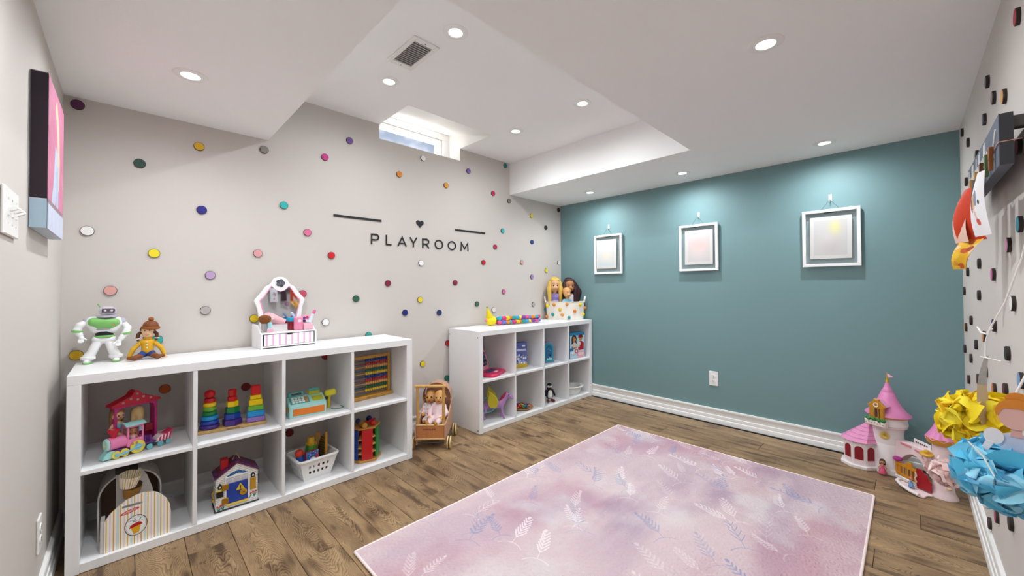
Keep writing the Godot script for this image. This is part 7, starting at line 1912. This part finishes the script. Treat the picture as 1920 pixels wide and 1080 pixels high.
func make_garland() -> void:
	var tis := func(hex: String) -> StandardMaterial3D: return mat(hex, 0.75, 0.0, {"backlight_enabled": true, "backlight": Color(hex) * 0.55, "cull_mode": BaseMaterial3D.CULL_DISABLED})
	var ribbon := mat("eeeae6", 0.5)
	var o := thing("tissue_skirt", "big ruffled sky blue tissue skirt hanging before the dotted side wall", "tissue pompom", Vector3(-2.288, 0.774, 2.822), 0.0, "tissue skirts of the hanging paper dolls")
	tissue_skirt(o, Vector3(0.084, 0.052, 0.076), 120, [tis.call("55c0e6"), tis.call("72cdee"), tis.call("9adcf3")], 0.042, 40, false)
	o = thing("tissue_skirt", "bright yellow ragged tissue skirt hanging behind the blue one", "tissue pompom", Vector3(-1.885, 0.772, 2.826), 0.0, "tissue skirts of the hanging paper dolls")
	tissue_skirt(o, Vector3(0.07, 0.056, 0.07), 84, [tis.call("fbe01e"), tis.call("fdec3c"), tis.call("f8d018")], 0.043, 61, true, Vector3(0.3, 0.1, -0.2))
	o = thing("tissue_skirt", "small pale pink tissue skirt farthest along the side wall, beside the castle", "tissue pompom", Vector3(-1.46, 0.487, 2.785), 0.0, "tissue skirts of the hanging paper dolls")
	tissue_skirt(o, Vector3(0.055, 0.05, 0.05), 56, [tis.call("efd0cc"), tis.call("f3dedb"), tis.call("e8bcb8")], 0.029, 83, false)
	# the blank paper doll above the blue skirt: a flat card cut-out
	o = thing("paper_doll", "flat blank-faced paper doll with orange hair standing in the blue tissue skirt", "paper doll", Vector3(-2.312, 0.818, 2.829), -97.0)
	var card := func(called: String, pts: Array, hex: String, z: float) -> void: obj(called, G.new().prism(pts, 0.0012, X(Vector3(0, 0, z))), mat(hex, 0.7), o)
	card.call("bodice", [Vector2(-0.016, -0.01), Vector2(0.018, -0.01), Vector2(0.017, 0.03), Vector2(0.006, 0.036), Vector2(-0.004, 0.036), Vector2(-0.016, 0.031)], "c6cfe4", 0.0)
	card.call("neck", [Vector2(-0.005, 0.03), Vector2(0.008, 0.03), Vector2(0.007, 0.052), Vector2(-0.003, 0.052)], "dcaaa4", 0.0012)
	card.call("face", arc2(Vector2(0.001, 0.064), 0.019, 0.022, 0, 345, 23), "e0b2aa", 0.0024)
	var hairp := [Vector2(-0.02, 0.06)] + arc2(Vector2(0.001, 0.069), 0.022, 0.024, 170, 10, 14) + [Vector2(0.023, 0.058), Vector2(0.019, 0.052), Vector2(0.017, 0.07), Vector2(0.006, 0.078), Vector2(-0.012, 0.076), Vector2(-0.018, 0.064)]
	card.call("hair", hairp, "d8862c", 0.0036)
	card.call("hair_top", arc2(Vector2(0.003, 0.093), 0.013, 0.011, 0, 340, 17), "d8862c", 0.0012)
	for s in [-1.0, 1.0]:
		card.call("sleeve", arc2(Vector2(s * 0.024 + 0.001, 0.026), 0.0115, 0.0135, 0, 340, 17), "ece9ec", 0.0024)
		card.call("arm", [Vector2(s * 0.022, 0.016), Vector2(s * 0.032, 0.016), Vector2(s * 0.04, -0.004), Vector2(s * 0.034, -0.03), Vector2(s * 0.028, -0.03), Vector2(s * 0.031, -0.004)], "efedf0", 0.0036)
	# the paper strip in the yellow skirt, seen edge on and twisted
	o = thing("paper_strip", "grey and tan twisted paper strip rising from the yellow tissue skirt", "paper strip", Vector3(-1.925, 0.8, 2.832), 0.0)
	var strip := func(u: float, v: float, y0: float, y1: float) -> Vector3:
		var y := lerpf(y0, y1, v)
		var t := (y + 0.02) / 0.17
		var wd := lerpf(0.013, 0.002, clampf(t, 0, 1))
		var an := 0.9 + 1.2 * t
		return Vector3((u - 0.5) * 2 * wd * cos(an) - 0.012 * t, y, (u - 0.5) * 2 * wd * sin(an) - 0.012 * sin(t * 2.6) + 0.012 * t)
	obj("tan_half", G.new().sheet(func(u, v): return strip.call(u, v, -0.05, 0.065), 4, 10), mat("cdb48c", 0.6), o)
	obj("grey_half", G.new().sheet(func(u, v): return strip.call(u, v, 0.065, 0.135), 4, 8), mat("a9a6a0", 0.5), o)
	for q in [["white ribbon with a curled end rising from the yellow tissue skirt's paper strip", [Vector3(-1.936, 0.93, 2.832), Vector3(-1.93, 0.97, 2.834), Vector3(-1.94, 1.0, 2.84), Vector3(-1.945, 1.06, 2.862), Vector3(-1.975, 1.16, 2.884), Vector3(-2.04, 1.36, 2.908), Vector3(-2.1, 1.6, 2.922)]], ["white ribbon from which the paper doll and blue tissue skirt hang", [Vector3(-2.312, 0.918, 2.83), Vector3(-2.305, 0.95, 2.842), Vector3(-2.29, 1.01, 2.85), Vector3(-2.28, 1.2, 2.885), Vector3(-2.27, 1.5, 2.922)]]]:
		var r := thing("ribbon", q[0], "ribbon", Vector3.ZERO, 0.0, "ribbons that carry the garland")
		obj("ribbon", G.new().tube(q[1], 0.0017, 6), ribbon, r)
		if q[1].size() > 5:
			obj("curl", G.new().tube([Vector3(-1.944, 1.0, 2.842), Vector3(-1.925, 0.985, 2.836), Vector3(-1.9, 0.985, 2.83), Vector3(-1.872, 0.997, 2.826)], 0.0022, 6), ribbon, r)
			obj("knot", G.new().tube([Vector3(-1.92, 0.93, 2.826), Vector3(-1.975, 0.933, 2.838), Vector3(-2.03, 0.936, 2.846)], 0.0014, 6), ribbon, r)
	var rb := thing("ribbon", "white ribbon end sticking out of the blue tissue skirt beside the paper doll", "ribbon", Vector3(-2.322, 0.8, 2.78), 0.0, "ribbons that carry the garland")
	obj("ribbon", G.new().tube([Vector3(0, 0.03, -0.004), Vector3(-0.012, 0.012, 0.012), Vector3(-0.026, -0.012, 0.022), Vector3(-0.03, -0.03, 0.022)], 0.0012, 6), ribbon, rb)

func make_canvas_and_board() -> void:
	# the canvas on the west wall: a plain abstract print in the same colours
	var o := thing("canvas_picture", "pink canvas picture with dark plum sides and a pale blue foot on the left wall", "canvas picture", Vector3(XL + 0.001, 1.5275, 0.654), 90.0)
	var hw := 0.199; var hh := 0.2375; var d := 0.0355
	obj("canvas", G.new().box(Vector3(hw * 2, hh * 2, d - 0.001), X(Vector3(0, 0, d / 2 - 0.0005)), 0.001), mat("c3ccd8", 0.6), o)
	for s in [-1.0, 1.0]:
		obj("side_wrap", G.new().box(Vector3(0.0008, hh * 2 - 0.092, d - 0.002), X(Vector3(s * (hw + 0.0002), 0.0445, d / 2))), mat("1d0519", 0.6), o)
		obj("side_foot", G.new().box(Vector3(0.0008, 0.086, d - 0.002), X(Vector3(s * (hw + 0.0002), -hh + 0.044, d / 2))), mat("a9c3d3", 0.6), o)
	obj("top_wrap", G.new().box(Vector3(hw * 2, 0.0008, d - 0.002), X(Vector3(0, hh + 0.0002, d / 2))), mat("1d0519", 0.6), o)
	var im := blank(192, 232, "c97a98")
	for k in 40: oval(im, rng.randf() * 192, rng.randf() * 180, 20, 12, Color(["c37090", "cf86a2", "c97a98"][k % 3]), rng.randf() * 3.0, 0.5)
	stroke(im, [Vector2(88, 20), Vector2(112, 50), Vector2(126, 100), Vector2(120, 150)], 26.0, Color("e6c3a4"))
	stroke(im, [Vector2(96, 96), Vector2(84, 150), Vector2(62, 188)], 34.0, Color("b6c4d8"))
	stroke(im, [Vector2(108, 120), Vector2(110, 188)], 30.0, Color("a7b9d2"))
	poly_px(im, [Vector2(0, 186), Vector2(192, 186), Vector2(192, 193), Vector2(0, 193)], Color("93747e"))
	poly_px(im, [Vector2(0, 193), Vector2(192, 193), Vector2(192, 232), Vector2(0, 232)], Color("c6cde0"))
	for k in 30: oval(im, rng.randf() * 192, 197 + rng.randf() * 32, 14, 3, Color(["b9c3da", "d3d8e6"][k % 2]), 1.4, 0.5)
	var g := G.new()
	g.quv(Vector3(-hw, hh, d + 0.0002), Vector3(hw, hh, d + 0.0002), Vector3(hw, -hh, d + 0.0002), Vector3(-hw, -hh, d + 0.0002), Vector3(0, 0, 1))
	obj("print", g, tex_mat(im, 0.6), o)
	# the slate board on the south wall; local x runs towards the camera... its face looks into the room
	o = thing("slate_board", "grey slate board with white handwriting and a pink string on the side wall", "sign board", Vector3(-1.455, 1.466, 2.898), 180.0)
	obj("board", G.new().box(Vector3(0.71, 0.13, 0.024), X(Vector3(0, 0, 0.0125)), 0.001), mat("59606e", 0.7), o)
	obj("end_grain", G.new().box(Vector3(0.001, 0.129, 0.023), X(Vector3(0.3552, 0, 0.0125))), mat("3d3f45", 0.7), o)
	for x in [-0.3, 0.32]: obj("hanger", G.new().box(Vector3(0.03, 0.03, 0.028), X(Vector3(x, 0.045, -0.0135)), 0.002), mat("5b5a58", 0.5, 0.5), o)
	g = G.new()   # the handwriting: joined loops with tall strokes
	var xw := -0.31
	for k in 17:
		var tall := k in [0, 3, 4, 7, 9, 10, 13, 14]
		var h := 0.052 if tall else 0.02
		g.tube([Vector3(xw, -0.004, 0.0252), Vector3(xw + 0.012, h * 0.6, 0.0252), Vector3(xw + 0.015, h, 0.0252), Vector3(xw + 0.011, h * 0.5, 0.0252), Vector3(xw + 0.012, -0.004, 0.0252), Vector3(xw + 0.02, -0.008, 0.0252), Vector3(xw + 0.03, -0.004, 0.0252)], 0.0016, 6)
		xw += 0.03
	g.tube([Vector3(xw, -0.004, 0.0252), Vector3(xw + 0.035, -0.02, 0.0252), Vector3(xw + 0.07, -0.006, 0.0252), Vector3(xw + 0.12, 0.036, 0.0252)], 0.0024, 6)
	obj("handwriting", g, mat("e6e6e8", 0.7), o)
	obj("string", G.new().tube([Vector3(0.356, -0.006, -0.012), Vector3(0.3568, -0.006, 0.0), Vector3(0.3568, -0.007, 0.0245), Vector3(0.35, -0.009, 0.0262), Vector3(0.15, -0.022, 0.0262), Vector3(-0.1, -0.024, 0.0262), Vector3(-0.355, -0.012, 0.0262)], 0.0012, 6), mat("d9a28c", 0.8), o)
	# clothes pegs and the papers they hold
	var peg := func(x: float, label: String, hex: String) -> void:
		var p := thing("clothes_peg", label, "clothes peg", Vector3(x, 1.432, 2.866), 180.0, "pegs on the slate board")
		for s in [-1.0, 1.0]: obj("jaw", G.new().prism([Vector2(s * 0.0015, -0.03), Vector2(s * 0.0065, -0.028), Vector2(s * 0.0075, 0.0), Vector2(s * 0.015, 0.03), Vector2(s * 0.0095, 0.032), Vector2(s * 0.0015, 0.002)], 0.008, X(Vector3(0, 0, 0)), 0.001), wood(hex), p)
		obj("spring", G.new().cyl(0.0032, 0.0105, X(Vector3(0, 0.0, 0), Vector3(90, 0, 0)), 12), mat("8c7a60", 0.4, 0.7), p)
	peg.call(-1.745, "brown wooden peg with nothing in it, nearest the slate board's near end", "9c5a20")
	peg.call(-1.66, "small wooden peg with green paint holding the white drawing", "6f8a5c")
	peg.call(-1.555, "dark wooden peg holding the dark photo card", "7a4a28")
	peg.call(-1.425, "pale wooden peg holding the orange paper", "d9b56a")
	peg.call(-1.29, "pale wooden peg holding the folded brown card", "d3ac66")
	var art := blank(96, 160, "eceaec")
	oval(art, 40, 70, 9, 22, Color("d9a878")); oval(art, 52, 62, 7, 20, Color("7f90ac")); oval(art, 30, 78, 6, 20, Color("6a4630")); stroke(art, [Vector2(40, 84), Vector2(46, 128)], 7.0, Color("e0b8a8")); oval(art, 46, 124, 8, 9, Color("cf5248")); oval(art, 66, 74, 4, 6, Color("22222a"))
	var foot := blank(64, 64, "e8b52c")
	for k in 26: oval(foot, rng.randf() * 64, rng.randf() * 64, 7, 5, Color(["e6c89c", "c9602c", "efc53a", "a8482c", "d9a02c"][k % 5]), rng.randf() * 3.0)
	var sheet_thing := func(label: String, x: float, wid: float, len: float, turn: float, m: Material, bend: float) -> Node3D:
		var p := thing("hanging_paper", label, "paper", Vector3(x, 1.41, 2.861), turn, "papers pegged to the slate board")
		obj("sheet", G.new().sheet(func(u, v): return Vector3((u - 0.5) * wid * (1.0 - 0.15 * sin(v * 3.0)), -v * len + 0.004, bend * sin(v * PI * 0.9) + 0.012 * sin(u * 3.0 + v * 2.0)), 8, 12), m, p)
		return p
	sheet_thing.call("white paper with a small coloured drawing, nearest the slate board's near end", -1.665, 0.085, 0.175, 180.0, tex_mat(art, 0.7), 0.012)
	sheet_thing.call("dark plum photo card hanging in the middle of the pegged papers", -1.55, 0.07, 0.165, 172.0, mat("3a1f2c", 0.4), 0.006)
	var rp: Node3D = sheet_thing.call("curled orange and red paper with a yellow leafy foot among the pegged papers", -1.43, 0.085, 0.17, 205.0, mat("cc3a14", 0.6), 0.022)
	obj("leafy_foot", G.new().sheet(func(u, v): return Vector3((u - 0.55) * 0.1 * (1.0 - 0.55 * v) - 0.035 * v, -0.162 - v * 0.095, 0.006 + 0.02 * sin(v * 2.4) + 0.01 * sin(u * 6.0)), 8, 6), tex_mat(foot, 0.7), rp)
	obj("pale_fold", G.new().sheet(func(u, v): return Vector3((u - 0.9) * 0.06, -0.03 - v * 0.14, 0.016 * sin(v * 2.6) + 0.01), 4, 6), mat("e2bfae", 0.7), rp)
	sheet_thing.call("folded tan brown card hanging at the slate board's far end", -1.295, 0.06, 0.15, 212.0, mat("8f6a40", 0.7), 0.02)
